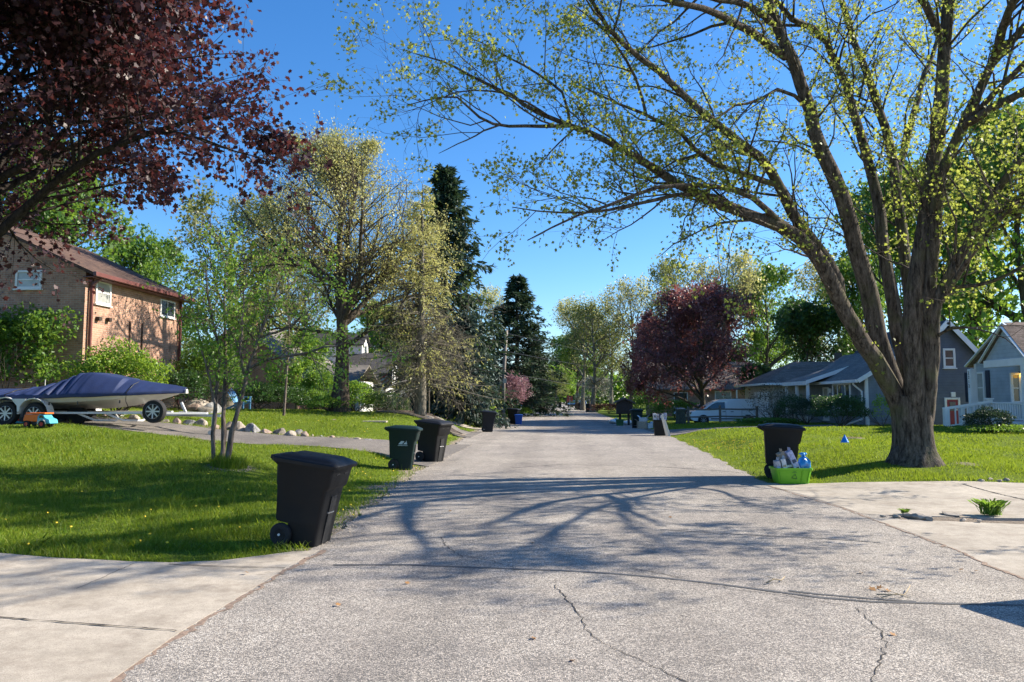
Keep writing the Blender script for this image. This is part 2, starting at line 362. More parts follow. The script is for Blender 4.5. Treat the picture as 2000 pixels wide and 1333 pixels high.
# ---- asphalt
def asphalt(name, lo, hi, sc=110, rough=.92, mott=.5, patch=(.12, .115, .11)):
    m, nt, b = _mat(name)
    v = tex(nt, 'vor', sc); n = tex(nt, 'noise', sc * .6, detail=5, rough=.7); L = tex(nt, 'noise', .45, detail=6, rough=.6); M2 = tex(nt, 'noise', 4, detail=6, rough=.7)
    sp = N(nt, 'ShaderNodeSeparateColor'); nt.links.new(v.outputs['Color'], sp.inputs[0])
    c = ramp(nt, sp.outputs[0], [(0.0, lo), (.45, tuple((a + q) / 2 for a, q in zip(lo, hi))), (1.0, hi)])
    c = mixc(nt, .5, c, ramp(nt, n.outputs['Fac'], [(.3, (.15,) * 3), (.7, (.85,) * 3)]), 'OVERLAY')
    c = mixc(nt, mott, c, ramp(nt, L.outputs['Fac'], [(.3, (.32, .32, .33)), (.7, (.66, .65, .63))]), 'OVERLAY')
    c = mixc(nt, mott * .7, c, ramp(nt, M2.outputs['Fac'], [(.3, (.3,) * 3), (.7, (.66,) * 3)]), 'OVERLAY')
    c = mixc(nt, ramp(nt, v.outputs['Distance'], [(.35, (0, 0, 0)), (.75, (.85,) * 3)]), c, patch)
    s1 = tex(nt, 'noise', 1.1, detail=9, rough=.72, mapping=(1.6, .45, 1)); c = mixc(nt, ramp(nt, s1.outputs['Fac'], [(.54, (0, 0, 0)), (.66, (.42,) * 3)]), c, tuple(q * .9 for q in patch))
    s2 = tex(nt, 'noise', 2.6, detail=9, rough=.8); c = mixc(nt, ramp(nt, s2.outputs['Fac'], [(.60, (0, 0, 0)), (.72, (.4,) * 3)]), c, (.25, .18, .13))
    tcx = N(nt, 'ShaderNodeTexCoord'); spx = N(nt, 'ShaderNodeSeparateXYZ'); nt.links.new(tcx.outputs['Object'], spx.inputs[0])
    wv = N(nt, 'ShaderNodeMath', operation='SINE'); ml = N(nt, 'ShaderNodeMath', operation='MULTIPLY_ADD'); nt.links.new(spx.outputs[0], ml.inputs[0]); ml.inputs[1].default_value = 3.2; ml.inputs[2].default_value = -1.2; nt.links.new(ml.outputs[0], wv.inputs[0])
    c = mixc(nt, .22, c, ramp(nt, wv.outputs[0], [(.0, (.62,) * 3), (.9, (.36,) * 3)]), 'OVERLAY')
    nt.links.new(c, b.inputs['Base Color']); b.inputs['Roughness'].default_value = rough; b.inputs['Specular IOR Level'].default_value = .25
    iv = N(nt, 'ShaderNodeMath', operation='SUBTRACT'); iv.inputs[0].default_value = 1; nt.links.new(v.outputs['Distance'], iv.inputs[1])
    p = bump(nt, b, iv.outputs[0], .55, .006); bump(nt, b, n.outputs['Fac'], .35, .004, p); return m
M_ROAD = asphalt('worn_asphalt', (.115, .103, .09), (.60, .535, .46), 100, mott=.75)
M_DRIVE = asphalt('grey_drive_asphalt', (.085, .075, .068), (.30, .265, .23), 70, mott=.8)
M_CON = None
def concrete(name, lo, hi):
    m, nt, b = _mat(name)
    a = tex(nt, 'noise', .9, detail=7, rough=.65); n = tex(nt, 'noise', 130, detail=4, rough=.75); v = tex(nt, 'vor', 190); q = tex(nt, 'noise', 6, detail=6, rough=.7)
    c = ramp(nt, a.outputs['Fac'], [(.3, lo), (.7, hi)])
    c = mixc(nt, .5, c, ramp(nt, n.outputs['Fac'], [(.3, (.2,) * 3), (.7, (.8,) * 3)]), 'OVERLAY')
    c = mixc(nt, .45, c, ramp(nt, q.outputs['Fac'], [(.3, (.3,) * 3), (.7, (.68,) * 3)]), 'OVERLAY')
    sp = N(nt, 'ShaderNodeSeparateColor'); nt.links.new(v.outputs['Color'], sp.inputs[0])
    c = mixc(nt, ramp(nt, sp.outputs[0], [(.8, (0, 0, 0)), (.95, (.5,) * 3)]), c, (.16, .14, .12))
    nt.links.new(c, b.inputs['Base Color']); b.inputs['Roughness'].default_value = .93; b.inputs['Specular IOR Level'].default_value = .25
    s1 = tex(nt, 'noise', 2.2, detail=8, rough=.75); c = mixc(nt, ramp(nt, s1.outputs['Fac'], [(.50, (0, 0, 0)), (.66, (.62,) * 3)]), c, (.22, .18, .14))
    nt.links.new(c, b.inputs['Base Color'])
    bump(nt, b, n.outputs['Fac'], .3, .004); return m
M_CON = concrete('weathered_concrete', (.33, .285, .225), (.49, .43, .35))
M_CON2 = concrete('grey_concrete', (.31, .27, .22), (.46, .41, .34))
ys = np.concatenate([np.arange(-12, 30, .12), np.arange(30, 100, .5), np.arange(100, 421, 10)])
tt = np.linspace(0, 1, 14); RX = xl(ys)[:, None] * (1 - tt) + xr(ys)[:, None] * tt; RY = np.repeat(ys[:, None], 14, 1)
crown = 0.02 * (1 - (2 * tt - 1) ** 2)
RZ = 0.004 + np.repeat(crown[None], len(ys), 0) * 1.0
RX[:, 0] -= np.where(ys < 8.1, .25, 0); RX[:, -1] += np.where(ys < 14.4, .3, 0)
RX = np.hstack([RX[:, :1] - .03, RX, RX[:, -1:] + .03]); RY = np.hstack([RY[:, :1], RY, RY[:, -1:]]); RZ = np.hstack([RZ[:, :1] - .1, RZ, RZ[:, -1:] - .1])
a_, b_ = RX.shape; idx = np.arange(a_ * b_).reshape(a_, b_)
F = np.stack([idx[:-1, :-1], idx[:-1, 1:], idx[1:, 1:], idx[1:, :-1]], -1).reshape(-1, 4)
tag(link('road', npmesh('road', np.stack([RX, RY, RZ], -1).reshape(-1, 3), [F]), M_ROAD, None, False), kind='structure')
bpy.data.objects['road'].data.polygons.foreach_set('use_smooth', [False] * len(bpy.data.objects['road'].data.polygons))
def zroad(x, y):
    if edged(np.array(x), np.array(y)) < 0:
        t = (x - xl(y)) / (xr(y) - xl(y)); return 0.004 + .02 * (1 - (2 * t - 1) ** 2)
    return gz(x, y)
def slab(name, poly, mat, dz=.012, step=.5, flat=None, wob=.0):
    """paving draped on the ground, with a lip down its edge"""
    import bmesh
    pts = []
    for i in range(len(poly)):
        a = np.array(poly[i]); q = np.array(poly[(i + 1) % len(poly)]); n = max(1, int(np.linalg.norm(q - a) / step))
        for k in range(n):
            p = a + (q - a) * k / n
            pts.append(p + wob * np.array([math.sin(p[1] * 7 + p[0] * 3), math.sin(p[0] * 6.1 + p[1])]))
    pts = np.array(pts); x0, y0 = pts.min(0); x1, y1 = pts.max(0)
    bm = bmesh.new(); vs = [bm.verts.new((p[0], p[1], 0)) for p in pts]; bm.faces.new(vs)
    for ax, lo, hi in ((0, x0, x1), (1, y0, y1)):
        t = lo + step
        while t < hi:
            co = (t, 0, 0) if ax == 0 else (0, t, 0); no = (1, 0, 0) if ax == 0 else (0, 1, 0)
            bmesh.ops.bisect_plane(bm, geom=bm.verts[:] + bm.edges[:] + bm.faces[:], plane_co=co, plane_no=no); t += step
    bd = [e for e in bm.edges if e.is_boundary]
    r = bmesh.ops.extrude_edge_only(bm, edges=bd); low = {v for v in r['geom'] if isinstance(v, bmesh.types.BMVert)}
    X = np.array([v.co.x for v in bm.verts]); Y = np.array([v.co.y for v in bm.verts]); Z = zt(X, Y) if flat is None else np.full(len(X), flat)
    for v, z in zip(bm.verts, Z): v.co.z = z + dz - (.12 if v in low else 0)
    bmesh.ops.recalc_face_normals(bm, faces=bm.faces)
    me = bpy.data.meshes.new(name); bm.to_mesh(me); bm.free(); return tag(link(name, me, mat), kind='structure')
slab('concrete_drive', P_CONL, M_CON, .008, .6); slab('concrete_drive', P_CONR1, M_CON2, .009, .6); slab('concrete_drive', P_CONR2, M_CON2, .008, .6)
slab('gravel_drive', P_DRL, M_DRIVE, .02, .4, wob=.06); slab('asphalt_drive', P_DRL2, M_DRIVE, .02, .5); slab('asphalt_drive', P_DRR, M_DRIVE, .03, .5); slab('path', P_WALK, M_CON, .03, .5)
# cracks, sealed seams and slab joints: thin strips on the surfaces
def strip(name, polys, mat, dz=.004, jit=.012, base=zroad):
    V = []; F = []
    for pts, wd in polys:
        P = [np.array(p0(a, q, .015)[:2]) for a, q in pts]; Q = []
        for a, q in zip(P[:-1], P[1:]):
            n = max(2, int(np.linalg.norm(q - a) / .05))
            for k in range(n): Q.append(a + (q - a) * k / n)
        Q.append(P[-1]); Q = np.array(Q); n = len(Q)
        if jit: Q = Q + np.cumsum(rng.normal(0, jit * .5, Q.shape), 0) * .3 + rng.normal(0, jit, Q.shape)
        T = np.gradient(Q, axis=0); T /= np.linalg.norm(T, axis=1)[:, None] + 1e-9; Nn = np.stack([-T[:, 1], T[:, 0]], 1)
        h = wd / 2 * (1 + .3 * np.convolve(rng.normal(0, 1, n), np.ones(3) / 3, 'same') * 1.6) if jit else np.full(n, wd / 2) * (1 + .12 * np.sin(np.arange(n) * .7))
        o = len(V)
        for p, nn, hh in zip(Q, Nn, h):
            for s_ in (-1, 1):
                x, y = p + nn * hh * s_; V.append((x, y, base(x, y) + dz))
        for k in range(n - 1): F.append((o + 2 * k, o + 2 * k + 1, o + 2 * k + 3, o + 2 * k + 2))
    b_ = B(); b_.add(V, F); return tag(b_.build(name, mat), kind='structure')
M_TAR = plain('old_tar_seal', (.085, .083, .082), .6, .2, 8, bmp=.4, bscale=90)
M_CRK = plain('crack_dark', (.03, .027, .025), 1, .3, 20)
strip('road_tar_seam', [([(650, 1103), (800, 1104), (1000, 1113), (1100, 1117), (1200, 1123), (1300, 1132), (1400, 1143), (1500, 1156), (1600, 1169), (1700, 1177), (1850, 1180), (2010, 1182)], .05),
                        ([(1540, 1156), (1600, 1163), (1700, 1171), (1790, 1177)], .045), ([(1290, 1036), (1450, 1046), (1600, 1052), (1720, 1060)], .025)], M_TAR, .004, 0)
strip('road_cracks', [([(1085, 1145), (1110, 1175), (1135, 1195), (1150, 1235), (1200, 1268), (1260, 1292), (1345, 1336)], .008),
                      ([(1672, 1190), (1700, 1215), (1724, 1235), (1731, 1265), (1721, 1300), (1700, 1336)], .008),
                      ([(1230, 1112), (1290, 1122), (1330, 1131)], .01), ([(900, 1085), (960, 1096), (1010, 1112)], .008), ([(860, 1050), (880, 1075), (905, 1090)], .008),
                      ([(1650, 1185), (1500, 1160), (1430, 1154), (1380, 1144)], .006),
                      ([(1000, 915), (1100, 908), (1300, 913), (1480, 925)], .03)], M_CRK, .004)
strip('road_edge_dirt', [([(205, 1342), (282, 1285), (356, 1237), (470, 1168), (560, 1111), (600, 1090), (632, 1074)], .05)], plain('reddish_grit', (.24, .17, .125), 1, .35, 30, bmp=.5, bscale=120), .006, .02)
strip('road_edge_dirt', [([(1500, 948), (1570, 970), (1640, 992), (1690, 1010), (1770, 1040), (1850, 1070), (1940, 1110), (2010, 1138)], .035)], bpy.data.materials['reddish_grit'], .006, .02)
def zc(x, y): return gz(x, y) + .010
strip('slab_joints', [([(-200, 1190), (0, 1204), (170, 1218), (345, 1232)], .018), ([(330, 1104), (450, 1107), (556, 1109)], .016), ([(150, 1152), (200, 1132), (262, 1105)], .008), ([(-100, 1240), (0, 1205)], .01),
                      ([(1880, 953), (1940, 966), (2010, 981), (2100, 1000)], .03), ([(1830, 1078), (1900, 1080), (2010, 1082)], .008)], M_CRK, .006, .004, zc)

# ---- grass blades (uncountable)
def blades(x, y, h, wd, lean=.35):
    n = len(x); z = zt(x, y) - .01; a = rng.uniform(0, 2 * np.pi, n); L = rng.normal(0, lean, (n, 2)) * h[:, None]
    dx = np.cos(a) * wd / 2; dy = np.sin(a) * wd / 2; V = np.empty((n, 5, 3))
    V[:, 0] = np.stack([x - dx, y - dy, z], 1); V[:, 1] = np.stack([x + dx, y + dy, z], 1)
    V[:, 2] = np.stack([x + dx * .8 + L[:, 0] * .4, y + dy * .8 + L[:, 1] * .4, z + h * .6], 1)
    V[:, 3] = np.stack([x + L[:, 0], y + L[:, 1], z + h], 1)
    V[:, 4] = np.stack([x - dx * .8 + L[:, 0] * .4, y - dy * .8 + L[:, 1] * .4, z + h * .6], 1)
    return V
M_GRASS = leafmat('grass_blade', [(.085, .15, .012), (.12, .205, .016), (.16, .25, .022), (.10, .175, .014), (.24, .27, .06)], (.46, .56, .03), .45, .5, .3)
nt = M_GRASS.node_tree; pn = tex(nt, 'noise', .9, detail=6, rough=.65); b = nt.nodes['Principled BSDF']; cl0 = b.inputs['Base Color'].links[0].from_socket
nc = mixc(nt, .75, cl0, ramp(nt, pn.outputs['Fac'], [(.32, (.25, .33, .22)), (.5, (.5, .5, .5)), (.68, (.78, .72, .5))]), 'OVERLAY'); nt.links.new(nc, b.inputs['Base Color'])
def dirt_at(x, y):
    d = np.exp(-np.maximum(edged(x, y), 0) / .3) * np.where(x > 0, .5, .9) * (y > 9)
    for (cx, cy, rr) in ((9.1, 17.4, .3), (-3.3, 18, .7), (-3.5, 14.3, .4), (7, 10.55, .6), (8.5, 10.5, .6), (10, 10.5, .7), (12, 10.5, 1.2), (5.6, 10.6, .6)): d = np.maximum(d, np.exp(-(((x - cx) ** 2 + (y - cy) ** 2) / rr ** 2)))
    d = np.where((x > 4.6) & (y > 9.9) & (y < 11.3), .97, d)
    return d
def lawn_blades(name, x0, x1, y0, y1, dens, hh, wd, power=1.0):
    n = int((x1 - x0) * (y1 - y0) * dens); x = rng.uniform(x0, x1, n); y = rng.uniform(y0, y1, n)
    q = (x - 0) * 0
    # keep what the lens could see, with a margin
    ang = np.abs((x + np.tan(YAW) * y) / np.maximum(y, .1)); k = (ang < .95) & ~paved(x, y); x = x[k]; y = y[k]
    k = rng.random(len(x)) > dirt_at(x, y) * 1.0; x = x[k]; y = y[k]
    cl_ = .75 + .45 * np.clip(hnoise(x * 2.3, y * 2.3) + .4 * hnoise(x * 7, y * 6), -1, 1)
    h = hh * cl_ * rng.uniform(.5, 1.3, len(x)); e = np.clip(edged(x, y) / .5, .35, 1); h = h * e
    return blades(x, y, h, wd * rng.uniform(.7, 1.3, len(x)))
VV = [lawn_blades('g', -13, -2.6, 7.4, 12, 2600, .085, .006), lawn_blades('g', -18, -2.6, 12, 20.6, 900, .085, .010),
      lawn_blades('g', -24, -3.2, 20, 30, 330, .075, .016), lawn_blades('g', -28, -3.5, 30, 46, 130, .08, .026),
      lawn_blades('g', 3.9, 20, 14, 20, 1000, .08, .009), lawn_blades('g', 4, 26, 20, 30, 420, .08, .014), lawn_blades('g', 4, 32, 30, 50, 150, .08, .024)]
# long tufts along paving edges and the birch foot
ed = []
for (x0, y0), (x1, y1), n in (((-9.5, 8.0), (-2.9, 8.3), 2600), ((-3.1, 9), (-3.4, 18), 700), ((4.3, 15), (20, 15.0), 1800), ((4.4, 15), (4.9, 34), 1500)):
    t = rng.random(n); x = x0 + (x1 - x0) * t + rng.normal(0, .12, n); y = y0 + (y1 - y0) * t + rng.normal(0, .1, n); k = ~paved(x, y); ed.append(blades(x[k], y[k], rng.uniform(.04, .13, k.sum()), np.full(k.sum(), .007), .6))
t = rng.random(900); an = rng.uniform(0, 6.28, 900); rr_ = .35 * np.sqrt(t); ed.append(blades(-6.75 + rr_ * np.cos(an), 14.8 + rr_ * np.sin(an), rng.uniform(.1, .3, 900), np.full(900, .012), .3))
def grass_obj(name, V):
    V = np.concatenate(V); n = len(V); me = npmesh(name, V.reshape(-1, 3), [np.arange(n * 5).reshape(n, 5)]); return tag(link(name, me, M_GRASS), kind='stuff')
# seed stalks and coarse tufts standing above the lawn
r2 = np.random.default_rng(77)
for (x0, x1, y0, y1, n, cnt) in ((-9, -3.2, 8.6, 13, 60, 14), (-14, -3.6, 13, 20, 70, 14), (5, 14, 15, 24, 60, 12)):
    cx_ = r2.uniform(x0, x1, n); cy_ = r2.uniform(y0, y1, n); x = np.repeat(cx_, cnt) + r2.normal(0, .05, n * cnt); y = np.repeat(cy_, cnt) + r2.normal(0, .05, n * cnt); k = ~paved(x, y); ed.append(blades(x[k], y[k], r2.uniform(.10, .2, k.sum()), np.full(k.sum(), .009), .4))
for (x0, x1, y0, y1, n) in ((-9, -3.2, 8.6, 13, 260), (-14, -3.6, 13, 20, 320)):
    x = r2.uniform(x0, x1, n); y = r2.uniform(y0, y1, n); k = ~paved(x, y); ed.append(blades(x[k], y[k], r2.uniform(.16, .27, k.sum()), np.full(k.sum(), .004), .12))
grass_obj('grass', VV + ed)
# dandelions
M_DAN = plain('dandelion_yellow', (.75, .52, .02), .7, .1)
def dots(n, px, py, Ym=None):
    P = []
    for _ in range(n):
        a = rng.uniform(*px); b_ = rng.uniform(*py); p = gp(a, b_)
        if not paved(np.array(p[0]), np.array(p[1])): P.append(p)
    return P
dp = dots(28, (0, 520), (905, 1085)) + dots(26, (540, 830), (875, 930)) + dots(130, (1330, 1470), (862, 884)) + dots(40, (1330, 1700), (838, 880)) + dots(20, (1700, 1990), (842, 870)) + dots(18, (480, 760), (808, 850)) + dots(12, (640, 760), (930, 1020))
b_ = B()
for p in dp:
    h = random.uniform(.05, .10); r_ = random.uniform(.015, .024); c0 = np.array(p) + [0, 0, h]
    b_.loft([[(c0[0] + r_ * f_ * math.cos(k * 1.047), c0[1] + r_ * f_ * math.sin(k * 1.047), c0[2] + z_) for k in range(6)] for f_, z_ in ((.5, -.008), (1, 0), (.7, .012))])
tag(b_.build('dandelions', M_DAN), kind='stuff')
# ------------------------------------------------------------------ growing trees (all arrays)
def nrm(a): return a / (np.linalg.norm(a, axis=-1, keepdims=True) + 1e-9)
class Tree:
    def __init__(s, seed): s.r = np.random.default_rng(seed); s.tubes = []
    def paths(s, o, d, L, K, wig, up, upexp=1.0):
        n = len(o); P = np.empty((n, K, 3)); P[:, 0] = o; dd = nrm(d); L = np.asarray(L).reshape(-1, 1)
        for k in range(1, K):
            dd = nrm(dd + wig * s.r.normal(0, 1, (n, 3)) + np.array([0, 0, up])); P[:, k] = P[:, k - 1] + dd * L / (K - 1)
        return P
    def tube(s, P, Rd, sides): s.tubes.append((P, Rd, sides)); return P
    def kids(s, P, Rd, n, t0=.2, t1=1.0, a0=30, a1=65, bias=None, tpow=1.0):
        """n children on every path: returns origins, directions, parent radius, t, parent index"""
        m, K, _ = P.shape; pi = np.repeat(np.arange(m), n); t = t0 + (t1 - t0) * s.r.random(m * n) ** tpow
        u = t * (K - 1); i = np.minimum(u.astype(int), K - 2); f = (u - i)[:, None]
        o = P[pi, i] * (1 - f) + P[pi, i + 1] * f; tn = nrm(P[pi, i + 1] - P[pi, i]); r0 = Rd[pi, i] * (1 - f[:, 0]) + Rd[pi, i + 1] * f[:, 0]
        q = nrm(np.cross(tn, s.r.normal(0, 1, tn.shape))); a = np.radians(s.r.uniform(a0, a1, len(o)))[:, None]
        d = tn * np.cos(a) + q * np.sin(a)
        if bias is not None: d = nrm(d + np.array(bias))
        return o, d, r0, t, pi
    def taper(s, r0, K, end=.25): return np.asarray(r0).reshape(-1, 1) * np.linspace(1, end, K)[None]
    def leafpts(s, P, m, t0=.2, jit=.05, dropn=0.0):
        n, K, _ = P.shape; pi = np.repeat(np.arange(n), m); t = t0 + (1 - t0) * s.r.random(n * m); u = t * (K - 1); i = np.minimum(u.astype(int), K - 2); f = (u - i)[:, None]
        return P[pi, i] * (1 - f) + P[pi, i + 1] * f + s.r.normal(0, jit, (n * m, 3)), nrm(P[pi, i + 1] - P[pi, i])
    def wood(s, name, mat, parent, ridge=0.0):
        V = []; FF = []; o = 0
        for P, Rd, sd in s.tubes:
            n, K, _ = P.shape; T = np.empty_like(P); T[:, 1:-1] = P[:, 2:] - P[:, :-2]; T[:, 0] = P[:, 1] - P[:, 0]; T[:, -1] = P[:, -1] - P[:, -2]; T = nrm(T)
            ref = np.where(np.abs(T[:, :1, 2:3]) > .85, np.array([1., 0, 0]), np.array([0, 0, 1.]))
            A = nrm(np.cross(T, np.broadcast_to(ref, T.shape))); Bn = np.cross(T, A)
            g = np.arange(sd) * 2 * np.pi / sd; rr = Rd[:, :, None] * np.ones(sd)
            if ridge and sd >= 12:
                ph = s.r.uniform(0, 6, (n, 1, 1)); kk = np.arange(K)[None, :, None]
                rr = rr * (1 + ridge * (np.sin(g * 5 + ph + kk * .25) * .5 + np.sin(g * 9 + ph * 2 - kk * .4) * .35 + .3 * s.r.normal(0, 1, rr.shape).clip(-1, 1) * .6))
            W = P[:, :, None, :] + rr[..., None] * (A[:, :, None] * np.cos(g)[None, None, :, None] + Bn[:, :, None] * np.sin(g)[None, None, :, None])
            V.append(W.reshape(-1, 3)); ix = np.arange(n * K * sd).reshape(n, K, sd) + o; nx_ = np.roll(ix, -1, 2)
            FF.append(np.stack([ix[:, :-1], nx_[:, :-1], nx_[:, 1:], ix[:, 1:]], -1).reshape(-1, 4)); o += n * K * sd
        me = npmesh(name, np.concatenate(V), FF); return link(name, me, mat, parent, True)
LEAF = {
 'maple': np.array([(0, 0), (.16, .10), (.50, .02), (.30, .34), (.56, .62), (.20, .60), (0, 1.0), (-.20, .60), (-.56, .62), (-.30, .34), (-.50, .02), (-.16, .10)]),
 'maplefull': np.array([(0, 0), (.20, .02), (.52, .06), (.40, .34), (.58, .60), (.26, .66), (0, 1.0), (-.26, .66), (-.58, .60), (-.40, .34), (-.52, .06), (-.20, .02)]),
 'oval': np.array([(0, 0), (.3, .3), (.28, .7), (0, 1), (-.28, .7), (-.3, .3)]),
 'diamond': np.array([(0, 0), (.42, .45), (0, 1), (-.42, .45)]),
 'needle': np.array([(0, 0), (.16, .35), (0, 1), (-.16, .35)]),
 'clump': np.array([(0, 0), (.34, .10), (.55, .5), (.2, .55), (.25, 1.0), (-.15, .7), (-.5, .85), (-.3, .4)]),
}
def leaves(name, pts, dirs, size, kind, mat, parent, r, droop=.3, spread=1.0, flat=.0, world_off=None):
    T = LEAF[kind]; n = len(pts); k = len(T)
    d = nrm(dirs * .5 + r.normal(0, .6 * spread, (n, 3)) + np.array([0, 0, -droop])); q = r.normal(0, 1, (n, 3)); q[:, 2] += flat * 3
    nn = nrm(np.cross(d, np.cross(q, d))) ; s_ = np.cross(d, nn); sz = (size * r.uniform(.6, 1.25, n))[:, None, None]
    cup = (np.abs(T[:, 0]) * .35)[None, :, None]
    V = pts[:, None] + sz * (T[:, 0][None, :, None] * s_[:, None] + T[:, 1][None, :, None] * d[:, None] - cup * nn[:, None])
    me = npmesh(name, V.reshape(-1, 3), [np.arange(n * k).reshape(n, k)]); return link(name, me, mat, parent)
def ell(o, d, c, r):
    q = (o - c) / r; e = d / r; a = (e * e).sum(-1); b_ = (q * e).sum(-1); cc = (q * q).sum(-1) - 1
    return np.maximum((-b_ + np.sqrt(np.maximum(b_ * b_ - a * cc, 0))) / a, .15)
def deciduous(seed, H, RX_, zc_, RZ_, trunk_r, nl=(16, 9, 7), lpt=8, leaf=('clump', .2), fork=.35, wood_m=None, leaf_m=None, wig=.16, up=.05, droop=.3, jit=.12, spread=1.0, dens=1.0, cx=(0, 0), lean=(0, 0), strong=0, lobes=.22):
    """meshes of one tree grown inside a lumpy ellipsoid; returns (Empty-less) trunk mesh object data"""
    t = Tree(seed); r = t.r; K0 = 9
    tp = np.zeros((1, K0, 3)); zz = np.linspace(0, H * .8, K0); tp[0, :, 2] = zz; tp[0, :, 0] = lean[0] * (zz / H) ** 1.5 + .12 * np.sin(zz * .6 + seed); tp[0, :, 1] = lean[1] * (zz / H) ** 1.5 + .12 * np.cos(zz * .5)
    tr = trunk_r * (1 - .85 * np.linspace(0, 1, K0) ** .9)[None]; tr[0, 0] *= 1.35
    t.tube(tp, tr, 12)
    c = np.array([cx[0], cx[1], zc_]); rad = np.array([RX_, RX_, RZ_])
    o, d, r0, tt_, _ = t.kids(tp, tr, nl[0], fork, 1.0, 35, 75); ld = d; ld[:, 2] = np.abs(ld[:, 2]) * .8 + .1 + .5 * (tt_ - fork); ld = nrm(ld)
    L = ell(o, ld, c, rad) * (1 - lobes + lobes * 1.3 * r.random(len(o)))
    P1 = t.paths(o, ld, L, 7, wig, up); R1 = t.taper(np.minimum(r0 * .7, .019 * L + .02), 7, .25); t.tube(P1, R1, 6)
    o, d, r0, tt_, pi = t.kids(P1, R1, nl[1], .2, 1, 28, 65, bias=(0, 0, .15)); L2 = np.minimum(ell(o, d, c, rad), L[pi] * .55) * r.uniform(.5, 1, len(o)) + .25
    P2 = t.paths(o, d, L2, 5, wig, up); R2 = t.taper(np.minimum(r0 * .6, .012 * L2 + .008), 5, .3); t.tube(P2, R2, 4)
    o, d, r0, _, pi = t.kids(P2, R2, nl[2], .25, 1, 25, 60); L3 = L2[pi] * r.uniform(.25, .55, len(o)) + .12
    P3 = t.paths(o, d, L3, 4, wig * 1.2, up); R3 = t.taper(np.minimum(r0 * .6, .009), 4, .4); t.tube(P3, R3, 3)
    lp, ld_ = t.leafpts(P3, lpt, .25, jit)
    if dens < 1:
        # light and dark clumps: thin some regions out
        q = np.sin(lp[:, 0] * 1.7 + seed) + np.sin(lp[:, 1] * 1.9 + 1) + np.sin(lp[:, 2] * 2.1 + 2); k = r.random(len(lp)) < np.clip(dens + .18 * q, .05, 1); lp = lp[k]; ld_ = ld_[k]
    root = thing('tree', (0, 0, 0), 'x', 'tree'); t.wood('trunk', wood_m, root); leaves('crown', lp, ld_, leaf[1], leaf[0], leaf_m, root, r, droop, spread)
    return root
def conifer(seed, H, Rb, z0, trunk_r, wood_m, leaf_m, whorl=.38, per=9, sz=.34, drp=.28, fluff=7):
    t = Tree(seed); r = t.r; K = 8; tp = np.zeros((1, K, 3)); tp[0, :, 2] = np.linspace(0, H, K); tr = trunk_r * (1 - .95 * np.linspace(0, 1, K))[None]; t.tube(tp, tr, 8)
    z = []; a = []; h = z0
    while h < H - .25:
        for k in range(per): z.append(h + r.uniform(-.5, .5) * whorl); a.append(r.uniform(0, 6.283))
        h += whorl
    z = np.clip(np.array(z), .1, H - .1); a = np.array(a); f = 1 - (z - z0) / (H - z0); L = Rb * np.clip(f, .02, 1) ** .8 * r.uniform(.45, 1.18, len(z)) + .12
    o = np.stack([0 * z, 0 * z, z], 1); d = np.stack([np.cos(a), np.sin(a), .25 - .3 * f], 1)
    P = np.empty((len(z), 6, 3)); P[:, 0] = o; dd = nrm(d)
    for k in range(1, 6):
        dd = nrm(dd + np.array([0, 0, (-drp if k < 4 else .22)]) * .5 + r.normal(0, .05, dd.shape)); P[:, k] = P[:, k - 1] + dd * L[:, None] / 5
    R1 = t.taper(.012 * L + .008, 6, .2); t.tube(P, R1, 4)
    o, d, r0, tt_, pi = t.kids(P, R1, fluff, .15, 1, 35, 70, bias=(0, 0, -.25)); L2 = (1.1 - tt_) * L[pi] * .42 + .12
    P2 = t.paths(o, d, L2, 3, .1, -.12)
    lp, ld = t.leafpts(P2, 5, 0, .03); lp2, ld2 = t.leafpts(P, 8, .1, .04)
    root = thing('conifer', (0, 0, 0), 'x', 'tree'); t.wood('trunk', wood_m, root)
    leaves('crown', np.concatenate([lp, lp2]), np.concatenate([ld, ld2]), sz, 'needle', leaf_m, root, r, .25, .45); return root
def put(root, name, loc, label, group=None, rz=0., sc=(1, 1, 1), first=False, cat='tree'):
    o = root if first else copy_tree(root)
    o.name = name; o.location = loc; o.rotation_euler = (0, 0, rz); o.scale = sc; tag(o, label, cat, group); return o
def bush(name, c, rad, n, lsz, mat, label, cat='bush', group=None, kind='oval', seed=1, wood=None, droop=.1, shell=.55, stems=10, boxy=False, lump=.2):
    r = np.random.default_rng(seed); root = thing(name, c, label, cat, group)
    u = nrm(r.normal(0, 1, (n, 3))); u[:, 2] = np.where(u[:, 2] < -.35, -u[:, 2], u[:, 2])
    if boxy: u = u / np.maximum(np.abs(u).max(1, keepdims=True), .6) * .85
    f = (shell + (1 - shell) * r.random((n, 1)) ** .6) * (1 + lump * (np.sin(u[:, :1] * 5 + seed) * np.sin(u[:, 1:2] * 6 + 2 * seed) + .5 * np.sin(u[:, 2:] * 9 + seed)))
    p = u * f * np.array(rad); p[:, 2] += rad[2] * .92; k = p[:, 2] > .02; p = p[k]; u = u[k]
    t = Tree(seed); d = nrm(r.normal(0, 1, (stems, 3)) * [1, 1, .3] + [0, 0, 1.1]); P = t.paths(np.zeros((stems, 3)) + r.normal(0, .06, (stems, 3)) * [rad[0], rad[1], 0], d, np.full(stems, rad[2] * 1.3), 5, .1, .02)
    t.tube(P, t.taper(np.full(stems, .022), 5, .3), 5); o, d, r0, _, _ = t.kids(P, t.taper(np.full(stems, .022), 5, .3), 6, .2, 1); P2 = t.paths(o, d, np.full(len(o), min(rad) * .7), 4, .15, .05); t.tube(P2, t.taper(np.full(len(o), .008), 4, .3), 3)
    t.wood('stems', wood or M_BARK_D, root); leaves('foliage', p, u, lsz, kind, mat, root, r, droop, .9); return root

